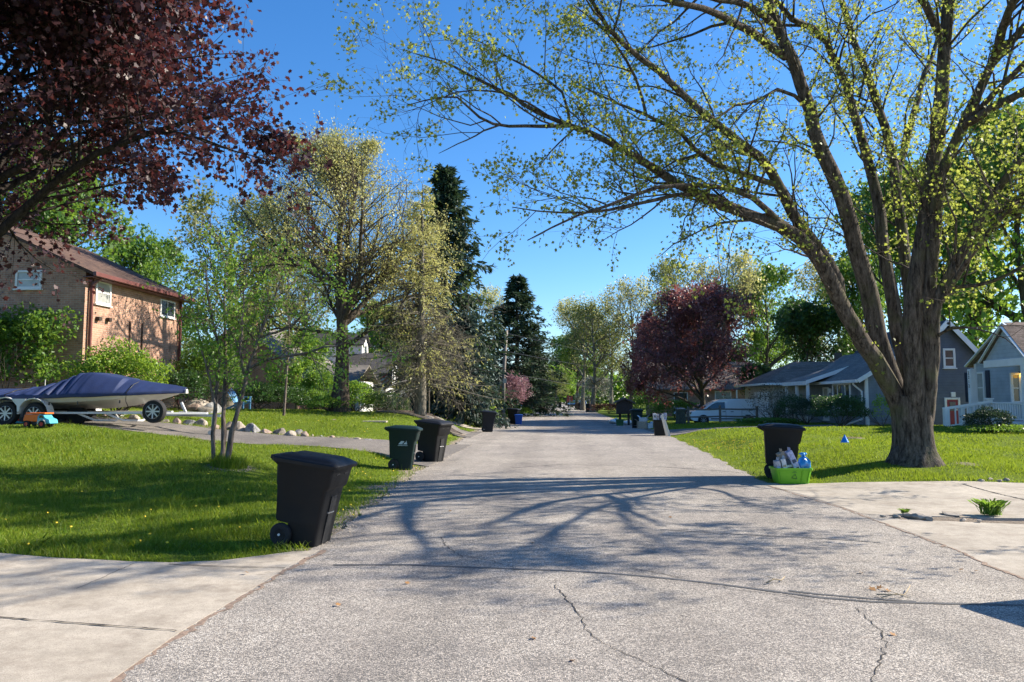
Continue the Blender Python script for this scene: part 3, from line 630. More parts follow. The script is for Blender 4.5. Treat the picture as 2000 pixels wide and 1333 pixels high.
M_BARK_D = barkmat('dark_bark', (.035, .028, .022), (.11, .09, .07), 12, .5, dist=.02)
M_BARK_K = barkmat('blackish_maple_bark', (.012, .010, .009), (.045, .036, .031), 12, .5, dist=.02)
M_BARK_G = barkmat('grey_bark', (.07, .062, .048), (.20, .18, .145), 14, .5, dist=.02)
M_BARK_M = barkmat('ridged_maple_bark', (.022, .017, .014), (.135, .11, .09), 13, 1.0, dist=.05, moss=(.10, .10, .05))
M_BARK_B = barkmat('peeling_birch_bark', (.05, .038, .03), (.20, .16, .135), 16, .8, dist=.02)
ML_MAPLE = leafmat('young_maple_leaf', [(.14, .19, .035), (.20, .25, .045), (.11, .15, .03), (.28, .30, .06), (.16, .21, .05)], (.66, .72, .12), .5, .5, .2)
ML_RED = leafmat('purple_maple_leaf', [(.042, .020, .024), (.06, .026, .03), (.030, .016, .022), (.088, .042, .042)], (.24, .055, .05), .30, .45, .3)
ML_RED2 = leafmat('faded_purple_leaf', [(.13, .048, .05), (.19, .075, .075), (.085, .034, .038), (.27, .13, .115)], (.44, .13, .11), .35, .45, .45)
ML_PALE = leafmat('budding_yellow_leaf', [(.36, .37, .15), (.42, .41, .15), (.28, .30, .12), (.48, .44, .13)], (.74, .70, .22), .45)
ML_OLIVE = leafmat('soft_olive_leaf', [(.13, .16, .045), (.18, .20, .06), (.10, .125, .04), (.22, .23, .07)], (.42, .46, .10), .4)
ML_GREEN = leafmat('fresh_green_leaf', [(.07, .15, .02), (.10, .20, .03), (.05, .12, .02), (.14, .24, .04)], (.34, .52, .05), .42)
ML_BRIGHT = leafmat('bright_green_leaf', [(.12, .24, .03), (.16, .30, .04), (.09, .19, .025), (.2, .34, .05)], (.46, .64, .07), .45)
ML_DARK = leafmat('dark_green_leaf', [(.028, .07, .02), (.04, .095, .025), (.022, .055, .018), (.06, .12, .03)], (.14, .28, .05), .3)
ML_NEED = leafmat('dark_spruce_needle', [(.028, .052, .030), (.040, .070, .038), (.020, .040, .026), (.055, .088, .045)], (.10, .17, .06), .18, .6, .25)
ML_BLUE = leafmat('blue_spruce_needle', [(.03, .055, .045), (.045, .075, .06), (.025, .045, .04)], (.10, .16, .10), .18, .6, .25)
ML_PINK = leafmat('pink_blossom', [(.30, .15, .18), (.38, .21, .24), (.22, .11, .13)], (.42, .24, .27), .35)
ML_CREAM = leafmat('white_blossom', [(.5, .48, .42), (.38, .36, .3), (.2, .2, .12)], (.6, .6, .5), .3)
ML_BROWN = leafmat('brown_dry_twig', [(.09, .075, .05), (.13, .11, .07), (.06, .05, .035), (.16, .14, .07)], (.2, .18, .08), .25)
# ------------------------------------------------------------------ the big silver maple on the right
def crv(wps, K):
    P = np.array([pY(*q) for q in wps]); s = np.concatenate([[0], np.cumsum(np.linalg.norm(np.diff(P, axis=0), axis=1))]); u = np.linspace(0, s[-1], K)
    out = np.empty((K, 3)); n = len(P)
    for j, q in enumerate(u):
        i = min(np.searchsorted(s, q, 'right') - 1, n - 2); t = (q - s[i]) / (s[i + 1] - s[i] + 1e-9)
        a = P[max(i - 1, 0)]; b_ = P[i]; c_ = P[i + 1]; d = P[min(i + 2, n - 1)]
        out[j] = .5 * ((2 * b_) + (-a + c_) * t + (2 * a - 5 * b_ + 4 * c_ - d) * t * t + (-a + 3 * b_ - 3 * c_ + d) * t ** 3)
    return out, s[-1]
T = Tree(11); LIMBS = []
def limb(w, r0, r1, K=16, sides=16, fol=1.0):
    P, L = crv(w, K); r_ = r0 * (1 - np.linspace(0, 1, K)) ** .9 + r1 * (np.linspace(0, 1, K) ** .9); r_ = np.maximum(r_, r1)
    P[2:-1] += T.r.normal(0, .012, (K - 3, 3)); T.tube(P[None], r_[None], sides); LIMBS.append((P, r_, L, fol))
gbase = gz(*pY(1786, 906, 17.4)[:2])
# bole: flared foot up to the fork
zb = np.array([-.25, -.05, .05, .14, .26, .42, .65, .95, 1.25, 1.5]); bx = pY(1786, 906, 17.4)[0]
bp = np.stack([bx + .02 * zb - .02 * zb ** 2, np.full(10, 17.4), gbase + zb], 1)
T.tube(bp[None], np.array([.66, .62, .57, .52, .47, .435, .415, .41, .43, .42])[None], 40)
limb([(1772, 835, 17.4), (1760, 800, 17.4), (1738, 752, 17.3), (1700, 690, 17.1), (1668, 640, 16.9), (1645, 600, 16.8), (1622, 545, 16.6), (1588, 490, 16.4), (1535, 447, 16.1), (1470, 423, 15.8), (1380, 388, 15.4), (1322, 360, 15.2), (1240, 307, 14.9), (1184, 274, 14.7), (1109, 244, 14.5)], 0.211, 0.046, 26)
limb([(1109, 244, 14.5), (1037, 214, 14.3), (985, 180, 14.2), (932, 157, 14.2), (872, 124, 14.3), (810, 105, 14.4)], 0.052, 0.010, 12, 8, 1.3)
limb([(1112, 246, 14.5), (1060, 247, 14.3), (970, 245, 14.0), (929, 226, 13.8), (902, 196, 13.8), (860, 190, 13.7), (800, 205, 13.6)], 0.042, 0.009, 12, 8, 1.1)
limb([(975, 245, 14.0), (947, 256, 13.8), (902, 278, 13.6), (857, 300, 13.5)], 0.022, 0.005, 8, 6, .15)
limb([(1113, 242, 14.5), (1097, 180, 14.5), (1041, 139, 14.6), (985, 109, 14.7), (920, 75, 14.9)], 0.032, 0.009, 10, 6, 1.2)
limb([(1640, 590, 16.8), (1632, 536, 16.8), (1598, 486, 16.7), (1560, 437, 16.4), (1520, 362, 16.2), (1492, 315, 15.9), (1434, 270, 15.5), (1380, 227, 15.1), (1300, 154, 14.6), (1259, 120, 14.3), (1206, 75, 14.0), (1172, 34, 13.8), (1140, -40, 13.6)], 0.140, 0.027, 20)
limb([(1520, 362, 16.2), (1470, 347, 15.8), (1380, 312, 15.2), (1322, 255, 14.9), (1262, 225, 14.7), (1195, 200, 14.5), (1130, 165, 14.5)], 0.071, 0.014, 12, 8, 1.2)
limb([(1262, 225, 14.7), (1246, 165, 14.6), (1215, 105, 14.6), (1180, 60, 14.5), (1120, 10, 14.5)], 0.035, 0.010, 8, 6, 1.2)
limb([(1535, 447, 16.1), (1480, 395, 15.6), (1420, 368, 15.1), (1300, 362, 14.6), (1200, 395, 14.2), (1110, 430, 13.9), (1030, 470, 13.7)], 0.071, 0.010, 12, 8, 1.3)
limb([(1470, 423, 15.8), (1400, 385, 15.4), (1330, 380, 15.0), (1240, 400, 14.6), (1150, 415, 14.3), (1060, 415, 14.0), (1000, 405, 13.9)], 0.057, 0.009, 12, 8, 1.2)
limb([(1500, 432, 15.9), (1440, 430, 15.5), (1380, 445, 15.2), (1330, 468, 15.0), (1290, 500, 14.8)], 0.035, 0.007, 8, 6, .6)
limb([(1790, 840, 17.4), (1768, 790, 17.5), (1745, 752, 17.5), (1716, 669, 17.5), (1704, 600, 17.5), (1672, 486, 17.4), (1650, 405, 17.3), (1614, 315, 17.1), (1592, 265, 17.0), (1577, 200, 16.9), (1553, 130, 16.8), (1520, 55, 16.7), (1495, -10, 16.6), (1450, -140, 16.3), (1420, -300, 16)], 0.231, 0.056, 26)
limb([(1535, 112, 16.8), (1470, 67, 16.2), (1425, 40, 15.6), (1380, 18, 15.0), (1300, 0, 14.2), (1200, -30, 13.4), (1100, -90, 12.8)], 0.098, 0.019, 12, 8)
limb([(1515, 50, 16.7), (1460, 10, 16.0), (1380, -5, 15.0), (1280, -60, 14.0), (1150, -140, 13.0)], 0.082, 0.019, 12, 8)
limb([(1582, 216, 17), (1530, 175, 16.6), (1470, 200, 16.0), (1425, 210, 15.4), (1370, 260, 14.9), (1300, 290, 14.6)], 0.045, 0.010, 10, 6)
limb([(1790, 830, 17.6), (1775, 740, 17.9), (1752, 640, 18.1), (1740, 560, 18.2), (1727, 486, 18.3), (1713, 383, 18.4), (1695, 315, 18.4), (1668, 225, 18.3), (1650, 158, 18.2), (1623, 112, 18.1), (1605, 67, 17.9), (1547, 36, 17.5), (1500, -20, 17.2), (1450, -120, 17)], 0.184, 0.031, 24)
limb([(1800, 835, 17.6), (1790, 700, 18.0), (1776, 563, 18.3), (1758, 428, 18.6), (1740, 293, 18.8), (1713, 203, 18.9), (1691, 135, 19.0), (1668, 81, 19.0), (1646, 10, 19.1), (1600, -120, 19.3)], 0.170, 0.043, 22)
limb([(1758, 428, 18.6), (1752, 350, 19.0), (1778, 250, 19.3), (1800, 160, 19.6), (1830, 80, 20), (1870, -60, 20.5)], 0.107, 0.025, 12, 10)
limb([(1792, 840, 17.3), (1786, 760, 17.1), (1783, 690, 17.0), (1783, 610, 16.9), (1803, 473, 16.8), (1817, 338, 16.7), (1832, 270, 16.6), (1837, 180, 16.4), (1844, 90, 16.2), (1850, 0, 16.1), (1850, -150, 15.8), (1840, -300, 15.4)], 0.231, 0.062, 26)
limb([(1844, 90, 16.2), (1800, 0, 15.6), (1730, -80, 15.0), (1640, -160, 14.3), (1500, -260, 13.4)], 0.090, 0.019, 12, 8)
limb([(1805, 840, 17.3), (1814, 760, 17.1), (1815, 690, 17.0), (1812, 600, 16.8), (1830, 405, 16.4), (1848, 315, 16.1), (1880, 248, 15.7), (1943, 117, 15.2), (2000, 58, 14.8), (2100, -60, 14.2), (2250, -200, 13.4)], 0.170, 0.037, 24)
limb([(1812, 820, 17.3), (1824, 690, 17.0), (1830, 600, 16.7), (1866, 518, 16.4), (1920, 419, 15.9), (1974, 333, 15.4), (2030, 280, 15.0), (2120, 200, 14.4), (2260, 90, 13.6)], 0.136, 0.031, 20)
limb([(1840, 560, 16.6), (1900, 560, 16.2), (1960, 540, 15.7), (2040, 500, 15.2), (2150, 440, 14.6)], 0.049, 0.012, 10, 6, 1.3)
limb([(1826, 660, 16.9), (1860, 640, 16.4), (1900, 640, 16.0), (1950, 655, 15.6), (1985, 680, 15.4)], 0.033, 0.006, 8, 6, .35)
limb([(1880, 248, 15.7), (1960, 200, 14.6), (2060, 150, 13.6), (2200, 90, 12.4), (2380, 0, 11.2)], 0.098, 0.019, 12, 8, 1.2)
limb([(1943, 117, 15.2), (1980, 0, 14.0), (2060, -120, 12.8), (2160, -300, 11.5)], 0.098, 0.019, 12, 8, 1.2)
limb([(1920, 419, 15.9), (1990, 400, 15.0), (2080, 360, 14.0), (2240, 300, 12.8)], 0.074, 0.016, 10, 6, 1.2)
limb([(1850, 0, 16.1), (1960, -140, 14.6), (2080, -300, 13.2), (2300, -500, 11.8)], 0.098, 0.019, 12, 8)
limb([(1495, -10, 16.6), (1560, -180, 15.4), (1640, -350, 14.2), (1760, -560, 13.0)], 0.098, 0.019, 12, 8)
limb([(1830, 600, 16.7), (1960, 420, 15.0), (2150, 250, 13.2), (2400, 60, 11.6), (2600, -80, 10.6)], .06, .018, 12, 8, 1.1)
limb([(2150, 250, 13.2), (2260, 180, 11.8), (2420, 130, 10.6), (2600, 90, 9.6)], .035, .012, 10, 6, 1.1)
limb([(1960, 420, 15.0), (2120, 330, 13.4), (2300, 260, 11.9), (2450, 220, 10.6)], .035, .012, 10, 6, 1.1)
limb([(1880, 248, 15.7), (2060, 60, 13.4), (2280, -160, 11.6), (2500, -420, 10.2)], .06, .02, 12, 8, 1.1)
lo = []; ld = []
def grow_on(P, R_, L, fol):
    n2 = max(3, int(L * 2.0)); thin = R_[0] < .12
    o, d, r0, tt_, pi = T.kids(P[None], R_[None], n2, .08 if thin else .30, 1.0, 30, 70, bias=(0, 0, .15))
    L2 = T.r.uniform(.9, 2.6, len(o)) * (1.0 if thin else 1.1) * (1.15 - .45 * tt_)
    P2 = T.paths(o, d, L2, 7, .15, .03); R2 = T.taper(np.minimum(r0 * .55, .012 * L2 + .006), 7, .25); T.tube(P2, R2, 5)
    o, d, r0, _, pi = T.kids(P2, R2, 6, .2, 1, 25, 65); L3 = L2[pi] * T.r.uniform(.22, .5, len(o)) + .1
    P3 = T.paths(o, d, L3, 5, .16, .02); R3 = T.taper(np.minimum(r0 * .6, .008), 5, .35); T.tube(P3, R3, 3)
    o, d, r0, _, pi = T.kids(P3, R3, 3, .3, 1, 25, 65); L4 = T.r.uniform(.12, .4, len(o)); P4 = T.paths(o, d, L4, 3, .15, .0); T.tube(P4, T.taper(np.full(len(o), .0045), 3, .5), 3)
    k = T.r.random(len(P4)) < .75 * fol; a, c_ = T.leafpts(P4[k], 8, .35, .085); lo.append(a); ld.append(c_)
for P_, r_, L_, f_ in LIMBS: grow_on(P_, r_, L_, f_ * (1.5 if P_[len(P_) // 2][0] > 9.2 else 1.0))
# small shoots straight from the bark
for q in LIMBS[:1] + LIMBS[11:12] + LIMBS[15:20]:
    o, d, r0, _, _ = T.kids(q[0][None], q[1][None], 9, .1, .8, 60, 90, bias=(0, 0, .2)); P_ = T.paths(o, d, T.r.uniform(.3, .75, len(o)), 4, .2, .1); T.tube(P_, T.taper(np.full(len(o), .006), 4, .5), 3)
    a, c_ = T.leafpts(P_, 5, .5, .06); lo.append(a); ld.append(c_)
lo = np.concatenate(lo); ld = np.concatenate(ld); org = np.array([bx, 17.4, gbase])
T.tubes = [(P - org, r_, s_) for P, r_, s_ in T.tubes]
mp = thing('maple_tree', org, 'huge silver maple with several leaning stems on the right lawn beside the drive', 'tree')
T.wood('trunk', M_BARK_M, mp, ridge=.06); leaves('crown', lo - org, ld, .07, 'maple', ML_MAPLE, mp, T.r, .55, .8)
# roots running out from the foot
b_ = B()
for a in (-2.95, .12, 1.5):
    L = .22 + .12 * math.sin(a * 5); b_.tube([(math.cos(a) * .28, math.sin(a) * .28, .34), (math.cos(a) * .42, math.sin(a) * .42, .14), (math.cos(a + .1) * (.46 + L * .5), math.sin(a + .1) * (.46 + L * .5), .02), (math.cos(a + .15) * (.5 + L), math.sin(a + .15) * (.5 + L), -.08)], [.16, .15, .09, .04], 10)
b_.build('root', M_BARK_M, mp, True)

# ------------------------------------------------------------------ purple maple overhanging from the left
x_ = -12.6; y_ = 15.2
rm = deciduous(23, 12.5, 6.9, 7.7, 4.8, .26, (28, 16, 12), 18, ('maplefull', .112), .42, M_BARK_K, ML_RED, .13, -.02, .35, .12, cx=(.45, 0))
put(rm, 'maple_tree', (x_, y_, gz(x_, y_)), 'dense dark purple maple reaching over the left lawn from the frame edge', None, .4, first=True)

# ------------------------------------------------------------------ birch clump
T = Tree(31); o0 = on(432, 14.8); LB = []
for w_, r0, n in (([(418, 908, 14.8), (417, 840, 14.75), (424, 760, 14.7), (430, 690, 14.6), (410, 600, 14.5), (400, 520, 14.4)], .05, 10), ([(430, 908, 14.9), (436, 840, 14.9), (441, 760, 15), (441, 680, 15), (438, 590, 15.1), (442, 500, 15.2)], .055, 12),
                 ([(442, 908, 14.8), (455, 845, 14.8), (470, 780, 14.8), (488, 720, 14.8), (505, 660, 14.8), (535, 590, 14.9), (560, 510, 15)], .06, 11), ([(488, 720, 14.8), (530, 700, 14.7), (600, 690, 14.6), (680, 668, 14.5), (730, 655, 14.4)], .035, 6),
                 ([(480, 745, 14.8), (470, 700, 14.6), (475, 620, 14.4), (480, 540, 14.3)], .03, 6), ([(420, 790, 14.7), (400, 700, 14.5), (380, 620, 14.3), (372, 560, 14.2)], .025, 5), ([(505, 660, 14.8), (560, 640, 14.9), (610, 600, 15), (640, 570, 15.1)], .03, 5)):
    P, L = crv(w_, 14); P[1:] += T.r.normal(0, .015, (13, 3)); r_ = T.taper([r0], 14, .2); r_[0] *= 1 + .12 * T.r.normal(0, 1, 14).clip(-1, 1.4); T.tube(P[None], r_, 12)
    o, d, q0, tt_, pi = T.kids(P[None], r_, n * 2, .35 if r0 > .05 else .15, 1, 30, 70, bias=(0, 0, .1)); L2 = T.r.uniform(.4, 1.1, len(o)); P2 = T.paths(o, d, L2, 6, .14, -.01); R2 = T.taper(np.minimum(q0 * .5, .012), 6, .3); T.tube(P2, R2, 5)
    o, d, q0, tt_, pi = T.kids(P2, R2, 5, .2, 1, 30, 60); P3 = T.paths(o, d, L2[pi] * T.r.uniform(.2, .5, len(o)) + .08, 4, .15, -.05); T.tube(P3, T.taper(np.full(len(o), .004), 4, .4), 3); LB.append(T.leafpts(P3, 10, .1, .05)); LB.append(T.leafpts(P2, 8, .3, .06))
T.tubes = [(P - o0, a, c_) for P, a, c_ in T.tubes]; bt = thing('birch_tree', o0, 'three-stemmed young birch with shaggy peeling bark on the left lawn', 'tree')
T.wood('trunk', M_BARK_B, bt, ridge=.12); leaves('crown', np.concatenate([a for a, _ in LB]) - o0, np.concatenate([a for _, a in LB]), .066, 'oval', ML_BRIGHT, bt, T.r, .5)

# ------------------------------------------------------------------ the other trees, each of its own place
tp_ = deciduous(44, 13.2, 5.6, 7.7, 5.3, .40, (28, 16, 13), 8, ('clump', .085), .26, M_BARK_D, ML_PALE, .17, .04, .3, .10, lobes=.28)
p_ = on(662, 34); put(tp_, 'oak_tree', p_, 'broad old tree with yellow-green buds and stout trunk before the white dormers', None, .3, first=True)
to_ = deciduous(43, 13, 4.6, 8.0, 5.2, .3, (18, 10, 8), 6, ('clump', .20), .3, M_BARK_G, ML_OLIVE, .16, .05, .3, .16, dens=.8)
tg_ = deciduous(47, 13, 4.4, 7.6, 5.4, .28, (18, 10, 8), 9, ('clump', .24), .25, M_BARK_D, ML_GREEN, .15, .05, .3, .2, dens=.8)
td_ = deciduous(53, 10, 3.9, 5.8, 4.3, .2, (18, 10, 8), 11, ('clump', .26), .15, M_BARK_D, ML_DARK, .14, .04, .3, .2, dens=.85)
tb_ = deciduous(59, 10, 3.6, 5.8, 4.2, .2, (16, 10, 8), 9, ('clump', .26), .18, M_BARK_D, ML_BRIGHT, .14, .04, .3, .2, dens=.8)
tw_ = deciduous(61, 13, 4.6, 8.2, 5.0, .25, (18, 10, 9), 2, ('clump', .18), .3, M_BARK_G, ML_PALE, .18, .05, .3, .14)
tu_ = deciduous(67, 10.6, 5.4, 5.5, 5.1, .24, (28, 13, 9), 11, ('clump', .19), .10, M_BARK_D, ML_RED2, .14, .02, .4, .16, dens=.85, lobes=.3)
used = set()
def pt_(root, name, px, Y, H, H0, label, rz=0., wide=1.0, group=None):
    s = H / H0; p = on(px, Y); f = id(root) not in used; used.add(id(root)); return put(root, name, p, label, group, rz, (s * wide, s * wide, s), first=f)
pt_(tu_, 'maple_tree', 1370, 58, 10.4, 10.6, 'round purple-leaved maple behind the white van', 2.9, 1.0)
pt_(tu_, 'maple_tree', 1268, 84, 10.5, 10.6, 'second purple maple in shade further down the street on the right', 2.2, .6)
pt_(to_, 'shade_tree', 445, 40, 12.5, 13, 'soft olive tree rising behind the birch beside the brick house', 0)
pt_(to_, 'shade_tree', 560, 62, 14, 13, 'olive tree behind the roof with the white dormers', 1.1)
pt_(tg_, 'shade_tree', 90, 45, 17.5, 13, 'tall green tree rising behind the brick house roof', 0, .8)
pt_(tg_, 'shade_tree', -60, 40, 17, 13, 'green tree behind the brick house at the left frame edge', 1.5, .8)
pt_(tg_, 'shade_tree', 270, 55, 13.5, 13, 'green tree showing past the far end of the brick house roof', 2.5, .8)
pt_(tb_, 'shade_tree', 738, 70, 9.8, 10, 'bright green rounded tree behind the garage wing with the white gable', 0)
pt_(to_, 'shade_tree', 1160, 96, 14.5, 13, 'olive-green rounded tree in front of the pale arching one', 0.6, 1.05)
pt_(tw_, 'shade_tree', 1140, 112, 17, 13, 'pale arching tree leaning over the far right of the road', 0, 1.0)
pt_(tw_, 'shade_tree', 1235, 98, 17.5, 13, 'thin-leaved tall tree above the shaded purple maple', 1.2, .9)
pt_(to_, 'shade_tree', 1195, 130, 17, 13, 'hazy olive tree over the white blossom bush far down the road', 2.0, 1.0)
pt_(to_, 'shade_tree', 1330, 90, 19, 13, 'tall sparse tree whose top stands above the round purple maple', .7, .8)
pt_(tw_, 'shade_tree', 1420, 82, 18, 13, 'airy pale-budded tree right behind the round purple maple', 2.4, .8)
pt_(tg_, 'shade_tree', 1500, 92, 18, 13, 'light green tree above the brown garage roof', .4, .8)
pt_(td_, 'shade_tree', 1580, 72, 10.6, 10, 'dark green dense tree above the grey cottage garage', 0)
pt_(tw_, 'shade_tree', 1640, 80, 16.5, 13, 'half-bare tree behind the dark green dense tree', .2, .9)
pt_(tg_, 'shade_tree', 1690, 70, 15, 13, 'leafy tree seen between the leaning maple stems', 1.9, .8)
pt_(tg_, 'shade_tree', 1800, 58, 20, 13, 'tall green tree behind the dark two-storey house', .9, .8)
pt_(tb_, 'shade_tree', 1900, 52, 17, 10, 'sunlit tall tree between the dark house and the porch house', 1.3, .8)
pt_(tg_, 'shade_tree', 2010, 50, 21, 13, 'tall green tree behind the porch house at the right frame edge', 2.9, .8)
pt_(tg_, 'shade_tree', 1066, 170, 10, 13, 'small leafy tree at the far end of the road on the left', .3)
pt_(tb_, 'shade_tree', 1092, 150, 8, 10, 'light green rounded tree near the road end', .3, 1.1)
pt_(td_, 'shade_tree', 1108, 200, 13, 10, 'dark green tree closing the far end of the street', 1.0, 1.2)
pt_(tb_, 'shade_tree', 1150, 190, 11, 10, 'green tree beside the far parked vehicles on the right', 2.0)
pt_(td_, 'shade_tree', 1062, 115, 4.5, 10, 'low dark tree beside the far parked vehicles on the left', 2.6, 1.4)
pt_(tw_, 'shade_tree', 940, 95, 16, 13, 'sparse tree between the two tall spruces', 2.0, .8)
pt_(td_, 'shade_tree', 1475, 64, 4.6, 10, 'low dark tree between the white van and the brown garage', .8, .9)
pt_(tg_, 'shade_tree', 1128, 118, 12.5, 13, 'full green crown just left of the white blossom bush down the road', 1.4, 1.1)
pt_(to_, 'shade_tree', 1085, 145, 7.5, 13, 'low olive crown over the far silver car', 1.4, 1.2)
pt_(tb_, 'shade_tree', 580, 44, 4.6, 10, 'small green tree standing before the grey roof left of the stout trunk', 1.0, 1.1)
far = 'trees in the distant row behind the houses'
k_ = 0
for px in range(-260, 2400, 105):
    if 960 < px < 1240: continue
    k_ += 1; pt_([tg_, to_, td_][k_ % 3], 'shade_tree', px + 20 * math.sin(px), 118 + 14 * math.sin(px * 1.7), [11, 12, 10][k_ % 3] + 2 * math.sin(px * .9), [13, 13, 10][k_ % 3], 'one of the trees in the distant row behind the houses', px * .3, 1.35, far)
for px, Y in ((1085, 260), (1112, 270), (1040, 240), (1150, 250)): pt_(tg_, 'shade_tree', px, Y, 13, 13, 'one of the trees closing the road at its far end', px * .2, 1.3, 'trees closing the road end')
# conifers
cs = conifer(71, 17.5, 4.4, 1.2, .28, M_BARK_D, ML_NEED, .42, 10, .42)
pt_(cs, 'spruce_tree', 868, 52, 18.2, 17.5, 'tallest spruce with its narrow tip above the budding tree', 0, 1.3)
pt_(cs, 'spruce_tree', 1010, 74, 14.2, 17.5, 'big dark spruce with drooping boughs behind the utility pole', 2.0, 1.75)
pt_(cs, 'spruce_tree', 1048, 98, 10.0, 17.5, 'shorter dark spruce leaning towards the road beyond the big one', 4.0, 1.3)
cb = conifer(73, 5.2, 2.2, .2, .1, M_BARK_D, ML_BLUE, .25, 9, .26)
pt_(cb, 'spruce_tree', 905, 44, 6.8, 5.2, 'bluish spruce low beside the pole and the pink blossom tree', 0, 1.05)
pt_(cb, 'spruce_tree', 868, 46, 4.6, 5.2, 'small wide spruce in front of the low grey house', 1.4, 1.4)
# larch-like tree: bare drooping boughs with yellow tufts
lt = conifer(79, 10.9, 3.4, 1.6, .3, M_BARK_G, ML_PALE, .42, 8, .14, .12, 9)
lp_ = on(821, 34); put(lt, 'larch_tree', lp_, 'straight-trunked tree with yellow tufts and bare lower boughs on the left lawn', None, 0, first=True)
T = Tree(83); n_ = 75; a_ = T.r.uniform(0, 6.28, n_); z_ = T.r.uniform(1.2, 6.0, n_); o = np.stack([0 * z_, 0 * z_, z_], 1); d = np.stack([np.cos(a_), np.sin(a_), 0 * a_ + .05], 1)
P = T.paths(o, d, T.r.uniform(1.2, 2.6, n_) * (1 + .45 * np.clip(np.cos(a_), 0, 1)), 9, .10, -.085); Rr = T.taper(np.full(n_, .021), 9, .15); T.tube(P, Rr, 5); o, d, r0, t__, pi = T.kids(P, Rr, 14, .15, 1, 35, 75, bias=(0, 0, -.3)); P2 = T.paths(o, d, T.r.uniform(.4, 1.4, len(o)), 5, .2, -.10); R2 = T.taper(np.full(len(o), .008), 5, .3); T.tube(P2, R2, 3)
o, d, r0, t__, pi = T.kids(P2, R2, 4, .2, 1, 30, 70); P3 = T.paths(o, d, T.r.uniform(.15, .5, len(o)), 3, .1, -.02); T.tube(P3, T.taper(np.full(len(o), .006), 3, .5), 3); T.wood('dead_boughs', M_BARK_G, lt)
# flowering trees and a staked sapling
pk = deciduous(87, 4.6, 2.3, 2.7, 1.9, .1, (12, 8, 7), 9, ('clump', .13), .2, M_BARK_D, ML_PINK, .15, .03, .2, .12)
pt_(pk, 'crabapple_tree', 1000, 64, 3.7, 4.6, 'small pink blossoming tree behind the utility pole', 0, .95)
wt = deciduous(89, 4.2, 2.0, 2.4, 1.7, .08, (12, 8, 7), 7, ('clump', .13), .15, M_BARK_D, ML_CREAM, .15, .03, .2, .14)
pt_(wt, 'blossom_tree', 1165, 104, 4.6, 4.2, 'white blossoming bushy tree at the right road edge far off', 0, 1.1)
T = Tree(91); q = on(556, 26.5); P, L = crv([(554, 812, 26.5), (558, 760, 26.5), (561, 715, 26.5), (565, 660, 26.4), (562, 600, 26.3)], 9); R_ = T.taper([.055], 9, .25); T.tube(P[None] - q, R_, 8)
o, d, r0, _, _ = T.kids(P[None] - q, R_, 16, .3, 1, 35, 60, bias=(0, 0, .3)); P2 = T.paths(o, d, T.r.uniform(.5, 1.2, 16), 6, .12, .04); T.tube(P2, T.taper(np.full(16, .014), 6, .2), 4); o, d, r0, _, _ = T.kids(P2, T.taper(np.full(16, .014), 6, .2), 7, .2, 1); P3 = T.paths(o, d, T.r.uniform(.15, .4, len(o)), 3, .1, 0); T.tube(P3, T.taper(np.full(len(o), .004), 3, .5), 3); a, c_ = T.leafpts(P3, 3, .2, .04)
sp_ = thing('sapling', q, 'slim pale-barked sapling standing alone on the mown left lawn', 'tree'); T.wood('trunk', M_BARK_B, sp_); leaves('crown', a, c_, .09, 'oval', ML_OLIVE, sp_, T.r, .2)

# far-off woods closing the view (uncountable)
r = np.random.default_rng(99); n = 26000; x = r.uniform(-330, 330, n); y = 285 + 40 * (np.abs(x) / 330) * 0 + r.uniform(-12, 12, n); y = np.where(np.abs(x) > 110, y - (np.abs(x) - 110) * .55, y)
tp2 = 8.5 + 2.5 * np.sin(x * .11) + 1.5 * np.sin(x * .29 + 1) + 1.2 * np.sin(x * .83); z = tp2 * r.random(n) ** .8 + .2; P = np.stack([x, y, z], 1)
fw = leaves('far_woods', P, nrm(r.normal(0, 1, (n, 3))), 2.0, 'clump', ML_GREEN, None, r, .2); tag(fw, kind='stuff')
# ------------------------------------------------------------------ houses
M_BRICK = brickmat('red_tan_brick', (.46, .255, .17), (.34, .18, .125), (.42, .35, .28), .22, .078, stain=(.10, .07, .05))
M_BRICK2 = brickmat('orange_brick', (.40, .17, .10), (.30, .12, .075), (.36, .32, .28))
M_ROOF_BR = shinglemat('brown_shingle', (.12, .075, .055), (.085, .055, .045))
M_ROOF_GR = shinglemat('charcoal_shingle', (.065, .062, .062), (.10, .095, .092))
M_ROOF_LG = shinglemat('grey_shingle', (.16, .145, .13), (.21, .19, .17))
M_ROOF_TN = shinglemat('tan_grey_shingle', (.17, .155, .14), (.21, .195, .17))
M_ROOF_DB = shinglemat('dark_brown_shingle', (.14, .105, .085), (.22, .165, .135))
M_WHITE = plain('white_trim_paint', (.74, .74, .72), .5, .06, 3)
M_WSIDE = sidingmat('white_siding', (.74, .74, .72), .16)
M_GSIDE = sidingmat('pale_blue_grey_siding', (.36, .40, .42), .15)
M_SLATE = sidingmat('slate_blue_siding', (.10, .115, .14), .13)
M_STEEL = sidingmat('grey_blue_siding', (.17, .20, .225), .13)
M_TANW = plain('pale_stucco', (.34, .34, .32), .9, .12, 2)
M_PORCHW = sidingmat('cream_porch_wall', (.42, .40, .34), .15)
M_GLASS = plain('dark_window_glass', (.03, .04, .05), .06, .3, 1.5, spec=1.0)
M_BLIND = plain('window_with_blind', (.34, .35, .33), .3, .25, 3, spec=.8)
M_SHUT = plain('navy_shutter', (.02, .028, .05), .5, .2, 8)
M_MAROON = plain('maroon_gutter', (.13, .045, .04), .45, .15, 4)
M_REDDOOR = plain('red_door_paint', (.24, .02, .04), .45, .15, 3)
M_BLACKM = plain('black_metal', (.02, .02, .022), .45, .2, 8)
M_FOUND = plain('grey_foundation', (.22, .21, .20), .95, .2, 3, bmp=.3)
